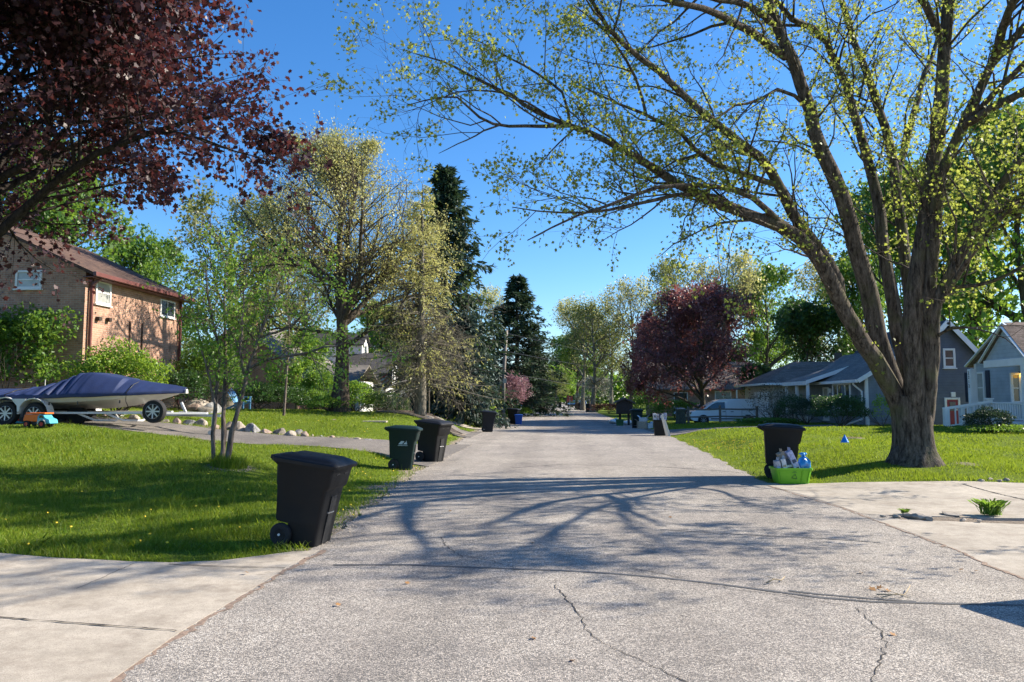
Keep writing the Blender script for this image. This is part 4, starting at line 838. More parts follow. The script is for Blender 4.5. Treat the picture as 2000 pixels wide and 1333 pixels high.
def window(par, ax, c, a0, a1, z0, z1, out, bars='h', fw=.07, frame_m=None, glass=None, proud=.05, name='window'):
    """a window in the wall plane ax=c, spanning a0..a1 along the wall; out = +1/-1: side it faces"""
    fm = frame_m or M_WHITE; gm = glass or M_GLASS; a0, a1 = sorted((a0, a1)); z0, z1 = sorted((z0, z1))
    def bx(b_, u0, u1, v0, v1, d0, d1):
        d0, d1 = c + out * d0, c + out * d1
        if ax == 'x': b_.bb(d0, d1, u0, u1, v0, v1)
        else: b_.bb(u0, u1, d0, d1, v0, v1)
    f = B(); bx(f, a0 - fw, a0, z0 - fw, z1 + fw, -.03, proud); bx(f, a1, a1 + fw, z0 - fw, z1 + fw, -.03, proud)
    bx(f, a0, a1, z1, z1 + fw, -.03, proud - .003); bx(f, a0, a1, z0 - fw, z0, -.03, proud - .003)
    zm = (z0 + z1) / 2; t = .025
    if 'h' in bars: bx(f, a0, a1, zm - t, zm + t, -.02, proud - .02)
    if 'v' in bars: bx(f, (a0 + a1) / 2 - t, (a0 + a1) / 2 + t, z0, z1, -.02, proud - .016)
    if '3' in bars:
        for q in (.27, .73): bx(f, a0 + (a1 - a0) * q - t, a0 + (a1 - a0) * q + t, z0, z1, -.02, proud - .016)
    if 'g' in bars:
        for q in (.33, .67): bx(f, a0 + (a1 - a0) * q - .01, a0 + (a1 - a0) * q + .01, z0, z1, -.02, proud - .024)
        for q in (.25, .75): bx(f, a0, a1, z0 + (z1 - z0) * q - .01, z0 + (z1 - z0) * q + .01, -.02, proud - .028)
    fo = f.build(name, fm, par, world=True, bev=.006)
    s_ = B(); bx(s_, a0 - fw - .04, a1 + fw + .04, z0 - fw - .05, z0 - fw - .002, -.03, proud + .04); s_.build('sill', fm, fo, world=True)
    g = B(); bx(g, a0 - .005, a1 + .005, z0 - .005, z1 + .005, -.01, .012); g.build('pane', gm, fo, world=True); return fo
def gable_y(par, x0, x1, y0, y1, ze, zr, mat, over=.4, ovy=.3, th=.12, name='roof'):
    """roof with its ridge along y"""
    xm = (x0 + x1) / 2; k = (zr - ze) / (xm - x0); b_ = B(); z_ = ze - over * k
    pr = [(x0 - over, z_), (xm, zr), (x1 + over, z_), (x1 + over, z_ + th), (xm, zr + th), (x0 - over, z_ + th)]
    b_.prism(pr, y0 - ovy, y1 + ovy, 'y'); return b_.build(name, mat, par, world=True)
def gable_x(par, x0, x1, y0, y1, ze, zr, mat, over=.4, ovx=.3, th=.12, name='roof'):
    ym = (y0 + y1) / 2; k = (zr - ze) / (ym - y0); z_ = ze - over * k; b_ = B()
    pr = [(y0 - over, z_), (ym, zr), (y1 + over, z_), (y1 + over, z_ + th), (ym, zr + th), (y0 - over, z_ + th)]
    b_.prism(pr, x0 - ovx, x1 + ovx, 'x'); return b_.build(name, mat, par, world=True)
def wall_gy(par, x0, x1, y0, y1, zb, ze, zr, mat, name='wall'):
    b_ = B(); b_.prism([(x0, zb), (x1, zb), (x1, ze), ((x0 + x1) / 2, zr), (x0, ze)], y0, y1, 'y'); return b_.build(name, mat, par, world=True)
def wall_gx(par, x0, x1, y0, y1, zb, ze, zr, mat, name='wall'):
    b_ = B(); b_.prism([(y0, zb), (y1, zb), (y1, ze), ((y0 + y1) / 2, zr), (y0, ze)], x0, x1, 'x'); return b_.build(name, mat, par, world=True)
def piece(par, name, mat, *boxes, bev=.01, out=None):
    b_ = B()
    for q in boxes: b_.bb(*q)
    return b_.build(name, mat, par, world=True, bev=bev)

# brick house on the left
X1 = pY(165, 600, 25)[0]; bx0 = X1 - 9.2; h = thing('brick_house', (X1 - 4.5, 28.2, .9), 'two-storey brick house with brown roof behind the covered boat', 'house')
y0, y1 = 25.0, 31.6; ze, zr = 6.25, 8.35
wall_gy(h, bx0, X1, y0, y1, .3, ze, zr, M_BRICK); gable_y(h, bx0, X1, y0, y1, ze, zr, M_ROOF_BR, .42, .25)
def wx(px0, py0, px1, py1, X, **k):
    a = pX(px0, py0, X); c_ = pX(px1, py1, X); return dict(a0=a[1], a1=c_[1], z0=c_[2], z1=a[2])
q = wx(189, 551, 212, 594, X1); window(h, 'x', X1, q['a0'], q['a1'], q['z0'], q['z1'], 1, 'h', .08, glass=M_BLIND)
q = wx(314, 587, 338, 620, X1); window(h, 'x', X1, q['a0'], q['a1'], q['z0'], q['z1'], 1, 'v', .06)
a = pY(36, 533, 25); c_ = pY(78, 560, 25); window(h, 'y', 25.0, a[0], c_[0], c_[2], a[2], -1, 'h', .08, glass=M_BLIND)
a = pX(318, 690, X1); window(h, 'x', X1, 29.9, 30.9, 1.9, 3.1, 1, 'v', .07)
k = (zr - ze) / 4.6; zg = ze - .42 * k
piece(h, 'gutter', M_MAROON, (X1 + .43, X1 + .55, y0 - .25, y1 + .25, zg - .02, zg + .13))
piece(h, 'fascia', M_MAROON, (X1 + .02, X1 + .42, y0 - .2, y1 + .2, zg - .06, zg - .02))
d_ = B(); d_.bar((X1 + .10, y0 + .22, zg), (X1 + .10, y0 + .22, 1.0), .10, .08); d_.bar((X1 + .48, y0 + .22, zg + .02), (X1 + .10, y0 + .22, zg - .28), .09); d_.build('downspout', M_MAROON, h, world=True)
d_ = B(); d_.bar((X1 + .10, y1 - .15, zg), (X1 + .10, y1 - .15, 1.0), .10, .08); d_.build('downspout', M_MAROON, h, world=True)
piece(h, 'wall_batten', M_ROOF_BR, (X1, X1 + .05, 27.75, 27.82, 3.45, 4.75)); piece(h, 'wall_batten', M_ROOF_BR, (X1, X1 + .05, 28.6, 28.67, 3.45, 4.75))
rr = random.Random(5); M_DKS = plain('old_vine_scar', (.05, .035, .028), 1, .3, 20)
for i in range(34):
    d_ = B(); yy = rr.uniform(25.6, 31.2); zz_ = rr.uniform(3.0, 5.7); s_ = rr.uniform(.02, .055); d_.box((X1 + .012, yy, zz_), (.03, s_ * 1.4, s_), (rr.uniform(-.6, .6), 0, 0)); d_.build('wall_scar', M_DKS, h, world=True)
for (px, py) in ((189, 623), (209, 625)):
    p = pX(px, py, X1); d_ = B(); d_.bb(X1, X1 + .16, p[1] - .09, p[1] + .09, p[2] - .07, p[2] + .07); d_.build('vent_hood', M_DKS, h, world=True, bev=.02)

# white house with dormers
X2 = -17.0; h = thing('dormer_house', (-20, 52, .9), 'brick cottage with grey roof, white dormers and white-gabled garage wing', 'house')
ya, yb = 47.0, 70.0; ze, zr = 3.35, 6.7
wall_gy(h, X2 - 8, X2, ya, yb, .3, ze, zr, M_BRICK2); gable_y(h, X2 - 8, X2, ya, yb, ze, zr, M_ROOF_LG, .5, .3)
def dormer(par, yc, w_, zt0, zt1, zp, xf, back):
    d_ = B(); d_.prism([(yc - w_ / 2, zt0), (yc + w_ / 2, zt0), (yc + w_ / 2, zt1), (yc, zp), (yc - w_ / 2, zt1)], back, xf, 'x'); o = d_.build('dormer', M_WSIDE, par, world=True)
    r_ = B(); kk = (zp - zt1) / (w_ / 2); r_.prism([(yc - w_ / 2 - .18, zt1 - .18 * kk + .01), (yc, zp + .01), (yc + w_ / 2 + .18, zt1 - .18 * kk + .01), (yc + w_ / 2 + .18, zt1 - .18 * kk + .12), (yc, zp + .13), (yc - w_ / 2 - .18, zt1 - .18 * kk + .12)], back, xf + .2, 'x'); r_.build('dormer_roof', M_ROOF_GR, o, world=True)
    window(o, 'x', xf, yc - .35, yc + .35, zt0 + .75, zt1 - .1, 1, 'h', .07); return o
dormer(h, 59.6, 2.0, 4.2, 6.2, 7.0, X2 - .9, X2 - 4.2); dormer(h, 66.0, 2.2, 4.3, 6.6, 7.5, X2 - .7, X2 - 4.2)
piece(h, 'gutter', M_WHITE, (X2 + .5, X2 + .62, ya - .3, yb + .3, ze - .46, ze - .32))
# front window bay between white trims
window(h, 'x', X2, 47.5, 48.6, 1.6, 2.9, 1, 'hg', .14); window(h, 'x', X2, 49.8, 51.0, 1.7, 2.8, 1, 'v', .12)
# porch with white gable
piece(h, 'porch_wall', M_WSIDE, (X2 + .02, X2 + 2.6, 51.5, 56.2, .3, 3.0)); gable_x(h, X2 - 1.5, X2 + 2.6, 51.2, 56.5, 3.0, 4.1, M_ROOF_LG, .35, .3)
window(h, 'x', X2 + 2.6, 52.4, 53.6, 1.6, 2.6, 1, 'v', .09)
for yy in (49.8, 51.0): piece(h, 'porch_post', M_BLACKM, (X2 + 2.4, X2 + 2.48, yy, yy + .08, .7, 2.9))
# garage wing: ridge along x, white gable to the street
xg = X2 + 2.2; wall_gx(h, X2 - 2, xg, 62, 68, .3, 3.6, 5.7, M_WSIDE, 'wing_wall'); gable_x(h, X2 - 1.5, xg, 62, 68, 3.6, 5.7, M_ROOF_GR, .45, .35)
window(h, 'y', 62, X2 + .6, X2 + 1.7, 1.4, 2.8, -1, 'v', .1, glass=M_BLIND)
# brick steps and railing
piece(h, 'steps', M_BRICK2, (X2 + 1.0, X2 + 2.3, 47.6, 49.2, .5, 1.5), (X2 + 2.3, X2 + 2.7, 47.6, 49.2, .5, 1.2))
rl = B()
for i in range(9): rl.bar((X2 + 2.7, 49.4 + i * .16, .9), (X2 + 2.7, 49.4 + i * .16, 1.85), .025)
rl.bar((X2 + 2.7, 49.3, 1.86), (X2 + 2.7, 50.8, 1.86), .04); rl.build('railing', M_BLACKM, h, world=True)
ch = B(); ch.bb(X2 - 4.6, X2 - 3.8, 48.6, 49.5, 6.6, 8.6); ch.build('chimney', M_BRICK2, h, world=True, bev=.02)

# low grey-tan house behind the budding tree
a = pY(762, 790, 66)[0]; c_ = pY(905, 790, 66)[0]; h = thing('ranch_house', ((a + c_) / 2, 69, .8), 'low grey-tan house with wide shingled roof half hidden by the larch-like tree', 'house')
wall_gx(h, a, c_, 66, 73, .2, 3.15, 5.2, M_TANW); gable_x(h, a, c_, 66, 73, 3.15, 5.2, M_ROOF_TN, .5, .4)
for (u, v_) in ((772, 797), (828, 854)):
    p = pY(u, 760, 66); q = pY(v_, 760, 66); window(h, 'y', 66, p[0], q[0], 1.9, 2.8, -1, '3', .08, glass=M_BLIND)

# far house glimpsed under the purple maple
h = thing('stone_house', (13.5, 76, .1), 'brown brick house glimpsed in shade under the purple maples', 'house')
wall_gx(h, 9.2, 19, 74, 81, -.3, 2.9, 5.4, M_BRICK); gable_x(h, 9.2, 19, 74, 81, 2.9, 5.4, M_ROOF_DB, .45, .35)
window(h, 'y', 74, 15.2, 16.6, .9, 2.4, -1, 'v', .1, glass=M_BLIND); window(h, 'y', 74, 11.2, 12.4, .9, 2.3, -1, 'h', .08)
piece(h, 'porch_post', M_WHITE, (17.0, 17.12, 73.2, 73.32, -.2, 2.6))

# garage with brown roof + grey cottage
h = thing('garage', (17, 51, .1), 'low tan garage with wide brown roof left of the grey cottage', 'garage')
gx0 = pY(1512, 790, 49)[0]
b_ = B(); b_.bb(gx0, gx0 + 6.8, 49, 56.5, -.2, 2.75); b_.build('wall', M_PORCHW, h, world=True)
b_ = B(); e_ = .6; zz_ = 2.7
b_.add([(gx0 - e_, 49 - e_, zz_), (gx0 + 7.2, 49 - e_, zz_), (gx0 + 7.2, 57, zz_), (gx0 - e_, 57, zz_), (gx0 + 2.4, 52.6, 4.3), (gx0 + 5.6, 52.6, 4.3)], [(0, 1, 5, 4), (1, 2, 5), (2, 3, 4, 5), (3, 0, 4), (3, 2, 1, 0)])
b_.build('roof', M_ROOF_DB, h, world=True)
piece(h, 'gutter', M_WHITE, (gx0 - e_ - .02, gx0 + 7.1, 49 - e_ - .12, 49 - e_, zz_ - .1, zz_ + .04), (gx0 - e_ - .12, gx0 - e_, 49 - e_, 57, zz_ - .1, zz_ + .04))
piece(h, 'garage_door', M_WHITE, (gx0 - .06, gx0 + .01, 50.2, 53.6, .1, 2.2)); b_ = B(); b_.box((gx0 + 5.4, 52.5, 4.4), (.4, .4, 1.0)); b_.build('flue', M_BLACKM, h, world=True)

Xc = pY(1692, 790, 38)[0]; h = thing('grey_cottage', (Xc + 3.5, 41.5, .3), 'blue-grey one-storey cottage with bay window behind the big maple trunk', 'house')
ze, zr = 2.85, 5.1; y0, y1 = 38.0, 46.6; gz_ = .1
XR = pY(1796, 790, 37.5)[0] - .02; b_ = B(); b_.prism([(Xc, gz_), (XR, gz_), (XR, ze + (XR - Xc) * .62), (Xc, ze)], y0, y1, 'y'); b_.build('wall', M_STEEL, h, world=True)
b_ = B(); b_.prism([(Xc - .5, ze - .31), (XR, ze + (XR - Xc) * .62), (XR, ze + (XR - Xc) * .62 + .12), (Xc - .5, ze - .19)], y0 - .35, y1 + .35, 'y'); b_.build('roof', M_ROOF_LG, h, world=True)
piece(h, 'foundation', M_FOUND, (Xc - .015, XR, y0 - .015, y0 + .2, -.1, .55))
k = .62; zg = ze - .5 * k
piece(h, 'gutter', M_WHITE, (Xc - .62, Xc - .5, y0 - .35, y1 + .35, zg - .02, zg + .13))
b_ = B(); b_.bar((Xc - .5, y0 - .36, zg + .05), (XR, y0 - .36, ze + (XR - Xc) * .62 + .05), .05, .2); b_.build('rake_board', M_WHITE, h, world=True)
piece(h, 'corner_board', M_WHITE, (Xc - .03, Xc + .12, y0 - .03, y0 + .12, .3, ze - .1))
b_ = B(); b_.tube([(Xc - .52, y0 + .25, zg), (Xc - .5, y0 + .25, zg - .1), (Xc - .12, y0 + .2, zg - .45), (Xc - .1, y0 + .2, .9), (Xc - .16, y0 + .18, .7), (Xc - 1.35, y0 - .3, .36)], .05, 8); b_.build('downspout', M_WHITE, h, True, world=True)
# bay window
b_ = B(); b_.bb(Xc - .32, Xc, 39.0, 41.6, 1.05, 2.6); b_.build('bay', M_STEEL, h, world=True)
window(h, 'x', Xc - .32, 39.15, 41.45, 1.25, 2.45, -1, '3', .09, proud=.06)
# little porch roof at the far end
b_ = B(); b_.prism([(Xc - 1.4, 2.62), (Xc + 1.2, 3.5), (Xc + 1.2, 3.62), (Xc - 1.4, 2.74)], 42.6, 46.9, 'y'); b_.build('porch_roof', M_ROOF_LG, h, world=True)
piece(h, 'porch_fascia', M_WHITE, (Xc - 1.46, Xc - 1.38, 42.55, 46.95, 2.5, 2.72)); b_ = B(); b_.bar((Xc - 1.4, 42.56, 2.66), (Xc + 1.2, 42.56, 3.54), .04, .2); b_.build('porch_fascia', M_WHITE, h, world=True)
for yy in (42.7, 44.6, 46.6): piece(h, 'porch_post', M_WHITE, (Xc - 1.35, Xc - 1.2, yy, yy + .14, .0, 2.6))
window(h, 'x', Xc, 43.2, 43.9, .6, 2.3, -1, 'h', .08, name='door', glass=M_BLIND)
b_ = B(); b_.cyl((Xc - .18, 42.4, 2.05), (Xc - .18, 42.4, 2.3), .07, .1, 8); b_.build('porch_lamp', M_WHITE, h, world=True)

# dark two-storey house
Xd = pY(1796, 790, 37.5)[0]; Xe = pY(1906, 790, 37.5)[0]; h = thing('slate_house', ((Xd + Xe) / 2, 41, .3), 'dark slate two-storey house with a red door between trunk and porch', 'house')
pk_ = pY(1852, 655, 37.5)[2]; ev = pY(1906, 690, 37.5)[2]
wall_gy(h, Xd, Xe, 37.5, 46, 0, ev, pk_ + .6, M_SLATE); gable_y(h, Xd, Xe, 37.5, 46, ev, pk_ + .6, M_ROOF_GR, .35, .35)
k = (pk_ + .6 - ev) / ((Xe - Xd) / 2); xm = (Xd + Xe) / 2; b_ = B(); b_.bar((Xd - .35, 37.12, ev - .35 * k + .02), (xm, 37.12, pk_ + .62), .04, .22); b_.bar((Xe + .35, 37.12, ev - .35 * k + .02), (xm, 37.12, pk_ + .62), .04, .22); b_.build('rake_board', M_WHITE, h, world=True)
a = pY(1845, 685, 37.5); c_ = pY(1862, 715, 37.5); window(h, 'y', 37.5, a[0], c_[0], c_[2], a[2], -1, 'h', .1)
a = pY(1848, 781, 37.5); c_ = pY(1872, 826, 37.5)
piece(h, 'door_frame', M_WHITE, (a[0] - .1, a[0], 37.43, 37.52, .3, a[2] + .1), (c_[0], c_[0] + .1, 37.43, 37.52, .3, a[2] + .1), (a[0], c_[0], 37.435, 37.52, a[2], a[2] + .1))
dr = piece(h, 'door', M_REDDOOR, (a[0], c_[0], 37.46, 37.51, .3, a[2])); piece(dr, 'door_light', M_GLASS, (a[0] + .12, c_[0] - .12, 37.445, 37.455, a[2] - .55, a[2] - .1)); piece(dr, 'handle', M_WHITE, (c_[0] - .12, c_[0] - .06, 37.40, 37.455, 1.15, 1.25))
a = pY(1861, 771, 37.5); piece(h, 'wall_vent', M_WHITE, (a[0] - .1, a[0] + .1, 37.43, 37.51, a[2] - .12, a[2] + .12))

# porch house at the right edge: its gable faces the street, the porch turns the corner towards the camera
Xw = 18.8; Xp = 17.5; Yc = 29.1; h = thing('porch_house', (21.5, 32, .5), 'pale grey-blue house with white-railed porch and steps at right', 'house')
Ya_ = 29.4; Yf = 34.9; zE = 3.3; zP = 4.82
wall_gx(h, Xw, 29, 31.0, Yf, .3, zE, zE + .9, M_GSIDE)
b_ = B(); Ym = (Ya_ + Yf) / 2; b_.prism([(Ya_, zE), (Yf, zE), (Ym, zP)], Xw - .002, Xw + .1, 'x'); b_.build('gable', M_GSIDE, h, world=True)
gable_x(h, Xw, 29, Ya_, Yf, zE, zP, M_ROOF_DB, .28, .22, .1)
k = (zP - zE) / (Ym - Ya_); b_ = B(); b_.bar((Xw - .24, Yf + .3, zE - .3 * k + .06), (Xw - .24, Ym, zP + .06), .17, .05); b_.bar((Xw - .24, Ya_ - .3, zE - .3 * k + .06), (Xw - .24, Ym, zP + .06), .17, .05); b_.build('rake_board', M_WHITE, h, world=True)
piece(h, 'corner_board', M_WHITE, (Xw - .04, Xw + .1, Yf - .1, Yf + .04, .4, zE)); b_ = B(); b_.bar((Xw - .1, Yf + .1, zE - .2), (Xw - .1, Yf + .1, .5), .08); b_.build('downspout', M_WHITE, h, world=True)
def pxy(px, py, X=Xw): p = pX(px, py, X); return p[1], p[2]
(ya_, z1_), (yb_, z0_) = pxy(1909, 731), pxy(1923, 785); window(h, 'x', Xw, ya_, yb_, z0_, z1_, -1, 'h', .09, glass=M_BLIND)
(y1_, z1_), (y2_, z0_) = pxy(1885, 728), pxy(1896, 786); piece(h, 'shutter', M_SHUT, (Xw - .05, Xw + .01, y2_, y1_, z0_, z1_))
(y1_, z1_), (y2_, z0_) = pxy(1925.5, 724), pxy(1936, 786); piece(h, 'shutter', M_SHUT, (Xw - .05, Xw + .01, y2_, y1_, z0_, z1_))
piece(h, 'porch_wall', M_PORCHW, (Xw + .03, 29, 30.93, 31.0, .7, 3.2))
a = pY(1977, 733, 30.93); c_ = pY(1991, 784, 30.93); window(h, 'y', 30.93, a[0], c_[0], c_[2], a[2], -1, 'h', .09)
a = pY(2010, 725, 30.93); piece(h, 'door', M_WHITE, (a[0], a[0] + .9, 30.88, 30.925, .78, 2.85))
# porch
zt_, zb_ = 3.27, 2.98
piece(h, 'porch_beam', M_WHITE, (Xp - .12, Xp + .12, Yc - .12, 31.65, zb_, zt_)); piece(h, 'porch_beam', M_WHITE, (Xp + .12, 29, Yc - .12, Yc + .12, zb_, zt_)); piece(h, 'porch_ceiling', M_PORCHW, (Xp - .1, 29, Yc - .1, 31.6, zt_ - .06, zt_ - .002))
b_ = B(); yg0, yg1, yga, zga = 28.9, 31.65, 30.2, 4.5; b_.prism([(yg0, zt_), (yg1, zt_), (yga, zga)], Xp - .05, Xp + .05, 'x'); b_.build('porch_gable', M_GSIDE, h, world=True)
b_ = B(); b_.prism([(yg0 - .2, zt_ - .12), (yga, zga + .02), (yg1 + .2, zt_ - .1), (yg1 + .2, zt_ - .01), (yga, zga + .12), (yg0 - .2, zt_ - .03)], Xp - .14, Xw + 1.2, 'x'); b_.build('porch_roof', M_ROOF_DB, h, world=True)
b_ = B(); b_.bar((Xp - .16, yg1 + .22, zt_ - .08), (Xp - .16, yga, zga + .06), .13, .04); b_.bar((Xp - .16, yg0 - .22, zt_ - .1), (Xp - .16, yga, zga + .06), .13, .04); b_.build('rake_board', M_WHITE, h, world=True)
yfar = pxy(1899, 760, Xp)[0]
for (x_, y_2) in ((Xp, yfar), (Xp, Yc), (pY(2034, 760, Yc)[0], Yc), (24.5, Yc)): piece(h, 'porch_post', M_WHITE, (x_ - .12, x_ + .12, y_2 - .12, y_2 + .12, .82, zb_), bev=.015)
piece(h, 'porch_floor', M_WHITE, (Xp - .2, 29, Yc - .2, 31.7, .70, .82)); piece(h, 'porch_skirt', M_FOUND, (Xp - .05, 29, Yc - .05, Yc, .2, .698), (Xp - .05, Xp, Yc, 31.6, .2, .698))
rz_ = pY(1964, 786, Yc)[2]
def baluster(x0, y0_, x1, y1_):
    b_ = B(); b_.bar((x0, y0_, rz_ - .03), (x1, y1_, rz_ - .03), .09, .06); b_.bar((x0, y0_, .93), (x1, y1_, .93), .07, .05); n = int(math.hypot(x1 - x0, y1_ - y0_) / .15)
    for i in range(1, n): t = i / n; x, y = x0 + (x1 - x0) * t, y0_ + (y1_ - y0_) * t; b_.bb(x - .022, x + .022, y - .022, y + .022, .94, rz_ - .04)
    b_.build('porch_railing', M_WHITE, h, world=True)
yn = pxy(1932, 780, Xp)[0]
baluster(Xp, Yc, 28, Yc); baluster(Xp, yn, Xp, Yc)
piece(h, 'newel_post', M_WHITE, (Xp - .09, Xp + .09, yn - .09, yn + .09, .82, rz_ + .1), (Xp - .13, Xp + .13, yn - .13, yn + .13, rz_ + .1, rz_ + .16))
# steps down to the lawn with two sloping handrails
def rail(name, A, Bq, bars):
    b_ = B(); pa = np.array(A); pb = np.array(Bq); b_.bar(pa, pb, .06, .10); b_.bar(pa - [0, 0, .72], pb - [0, 0, .72], .06, .05)
    for i in range(1, bars):
        t = i / bars; m_ = pa + (pb - pa) * t; b_.bar(m_ - [0, 0, .71], m_ - [0, 0, .03], .045)
    b_.build(name, M_WHITE, h, world=True)
for (y_2, pxa, nb) in ((31.35, 1842, 8), (yn, 1873, 7)):
    xa_ = pY(pxa + 5, 799, y_2)[0]; za_ = pY(pxa, 799, y_2)[2]; rail('step_railing', (xa_ - .12, y_2, za_), (Xp, y_2, rz_ + .02), nb); piece(h, 'step_post', M_WHITE, (xa_ - .09, xa_ + .09, y_2 - .09, y_2 + .09, gz(xa_, y_2) - .1, za_ + .02), bev=.01)
piece(h, 'steps', M_FOUND, *[(Xp - .2 - .3 * i, Xp - .2 - .3 * (i - 1) + .002 * i, yn + .1, 31.25, .1, .82 - .13 * i) for i in range(1, 4)])
# lettering: vertical house number on the far post, small number by the railing
def text(name, s_, size, mat, parent, loc, rot, ext=.004, world=True, space=1.0):
    cu = bpy.data.curves.new(name, 'FONT'); cu.body = s_; cu.size = size; cu.extrude = ext; cu.align_x = 'CENTER'; cu.align_y = 'CENTER'; cu.space_line = space
    t = bpy.data.objects.new(name, cu); C.objects.link(t); bpy.context.view_layer.update()
    me = bpy.data.meshes.new_from_object(t); bpy.data.objects.remove(t); bpy.data.curves.remove(cu)
    L = np.array(loc, float) - (root_loc(parent) if world and parent is not None else 0); o = link(name, me, mat, parent); o.location = L; o.rotation_euler = rot; return o
text('house_number', '2\n2\n1\n2', .2, M_BLACKM, h, (Xp - .126, yfar, pX(1897, 742, Xp)[2]), (R(90), 0, R(-90)), space=.92)
bp_ = piece(h, 'number_plate', M_GSIDE, (Xp - .42, Xp - .12, yn - .02, yn + .0, 1.2, 1.45)); text('small_number', '10', .2, M_BLACKM, h, (Xp - .27, yn - .026, 1.32), (R(90), 0, 0))
M_LAMP, nt, b = _mat('lamp_glow'); b.inputs['Emission Color'].default_value = (1, .55, .10, 1); b.inputs['Emission Strength'].default_value = 2.0; b.inputs['Base Color'].default_value = (.8, .45, .12, 1)
p = pY(1997, 733, 30.7); b_ = B(); b_.loft([[(p[0] + r_ * math.cos(k * .785), p[1] + r_ * math.sin(k * .785), p[2] + z_) for k in range(8)] for r_, z_ in ((.04, -.11), (.09, -.06), (.10, .03), (.05, .09))]); lo_ = b_.build('porch_lamp', M_LAMP, h, world=True)
b_ = B(); b_.cyl((p[0], p[1], p[2] + .08), (p[0], p[1], p[2] + .16), .06, .03, 8); b_.bb(p[0] - .02, p[0] + .02, p[1], 30.93, p[2] + .12, p[2] + .15); b_.build('lamp_bracket', M_BLACKM, lo_, world=True)

# ------------------------------------------------------------------ bushes, hedges, climbers
p = on(60, 23.8); climb = bush('climbing_shrub', (pY(-10, 700, 24)[0], 24.3, .9), (2.3, .6, 2.2), 5200, .13, ML_GREEN, 'big dark climbing shrub against the brick house left of the boat', 'shrub', kind='clump', seed=3, shell=.5, boxy=True, lump=.3)
bush('garden_shrub', tuple(pY(226, 790, 24.0) * [1, 1, 0] + [0, 0, 1.15]), (1.8, .9, 1.25), 8500, .085, leafmat('lime_shrub_leaf', [(.15, .26, .03), (.20, .32, .04), (.11, .20, .025)], (.5, .66, .06), .45), 'bright lime-green shrub on bare stems between boat and brick wall', 'shrub', seed=5, shell=.35, stems=14, droop=.2)
bush('garden_shrub', tuple(on(405, 29.5)), (1.5, 1.2, 1.5), 6500, .09, ML_GREEN, 'rounded green shrub at the far corner of the brick house', 'shrub', seed=6, shell=.4, stems=12)
bush('garden_shrub', tuple(on(360, 28)), (.9, .8, .8), 2600, .09, ML_DARK, 'low dark shrub behind the bow of the boat', 'shrub', seed=7)
bush('yew_bush', tuple(on(545, 36)), (1.5, 1.1, .62), 5200, .08, ML_DARK, 'wide dark yew bush below the brick front window', 'bush', seed=8)
bush('yew_bush', tuple(on(500, 35)), (1.2, 1.0, .7), 4200, .08, ML_DARK, 'dark yew bush beside the blue chair', 'bush', seed=9)
bush('garden_shrub', tuple(on(615, 37)), (.9, .8, .55), 2600, .08, ML_GREEN, 'small mixed green shrub beside the brick steps', 'shrub', seed=10)
bush('garden_shrub', tuple(on(640, 34)), (1.1, .9, .35), 3000, .07, ML_BRIGHT, 'low ground plants round the foot of the stout tree', 'shrub', seed=12, stems=5)
bush('garden_shrub', tuple(on(622, 40)), (1.0, 1.0, 1.15), 4200, .11, ML_GREEN, 'green leafy shrub left of the stout trunk by the porch', 'shrub', seed=13)
bush('round_bush', tuple(on(693, 38)), (1.0, 1.0, .85), 5200, .085, ML_BRIGHT, 'ball-shaped bright green bush right of the stout trunk', 'bush', seed=14, shell=.8, lump=.08)
bush('clipped_hedge', tuple(on(746, 38)), (.85, .8, .62), 6200, .05, ML_DARK, 'boxy clipped dark hedge bush nearest the stout tree', 'hedge', seed=15, shell=.85, boxy=True, lump=.05)
bush('clipped_hedge', tuple(on(779, 39)), (.6, .7, .56), 4600, .05, ML_DARK, 'smaller clipped hedge bush left of the larch-like trunk', 'hedge', seed=16, shell=.85, boxy=True, lump=.05)
bush('garden_shrub', tuple(on(735, 44)), (.9, .7, .75), 2800, .08, ML_BRIGHT, 'yellow-green shrub showing over the clipped hedge', 'shrub', seed=17)
bush('garden_shrub', tuple(on(845, 47)), (.9, .7, .75), 2600, .09, ML_GREEN, 'green shrub below the window of the low tan house', 'shrub', seed=18)
bush('garden_shrub', tuple(on(954, 50)), (.8, .7, .6), 2200, .09, ML_BRIGHT, 'lime shrub just left of the utility pole foot', 'shrub', seed=19)
bush('garden_shrub', tuple(on(1012, 72)), (1.4, .9, .5), 1800, .12, ML_BRIGHT, 'low bright shrubs right of the utility pole in the distance', 'shrub', seed=20)
bush('garden_shrub', tuple(on(1190, 90)), (2.4, .9, .6), 2400, .14, leafmat('red_shrub_leaf', [(.22, .06, .05), (.16, .05, .04), (.12, .12, .04)], (.4, .15, .08), .35), 'reddish low shrub far down the right side of the road', 'shrub', seed=21)
bush('garden_shrub', tuple(on(1320, 66)), (2.2, 1.2, .9), 3600, .12, ML_GREEN, 'green shrub in front of the shaded brown brick house', 'shrub', seed=22)
bush('garden_shrub', tuple(on(1430, 70)), (2.2, 1.2, .9), 2600, .12, ML_DARK, 'dark shrub hidden behind the roof of the white van', 'shrub', seed=23)
bush('bare_shrub', tuple(on(1512, 44.5)), (1.5, 1.1, 1.15), 1700, .07, ML_BROWN, 'half-bare twiggy shrub at the corner of the brown-roofed garage', 'shrub', seed=24, stems=26, shell=.5)
bush('juniper_bush', tuple(on(1550, 43)), (1.2, 1.0, .8), 3600, .10, ML_DARK, 'dark juniper between twiggy shrub and cottage porch', 'bush', seed=25, kind='needle')
bush('juniper_bush', tuple(on(1576, 41)), (.7, .7, .75), 3200, .08, ML_NEED, 'tall dark evergreen before the white porch post', 'bush', seed=26, kind='needle')
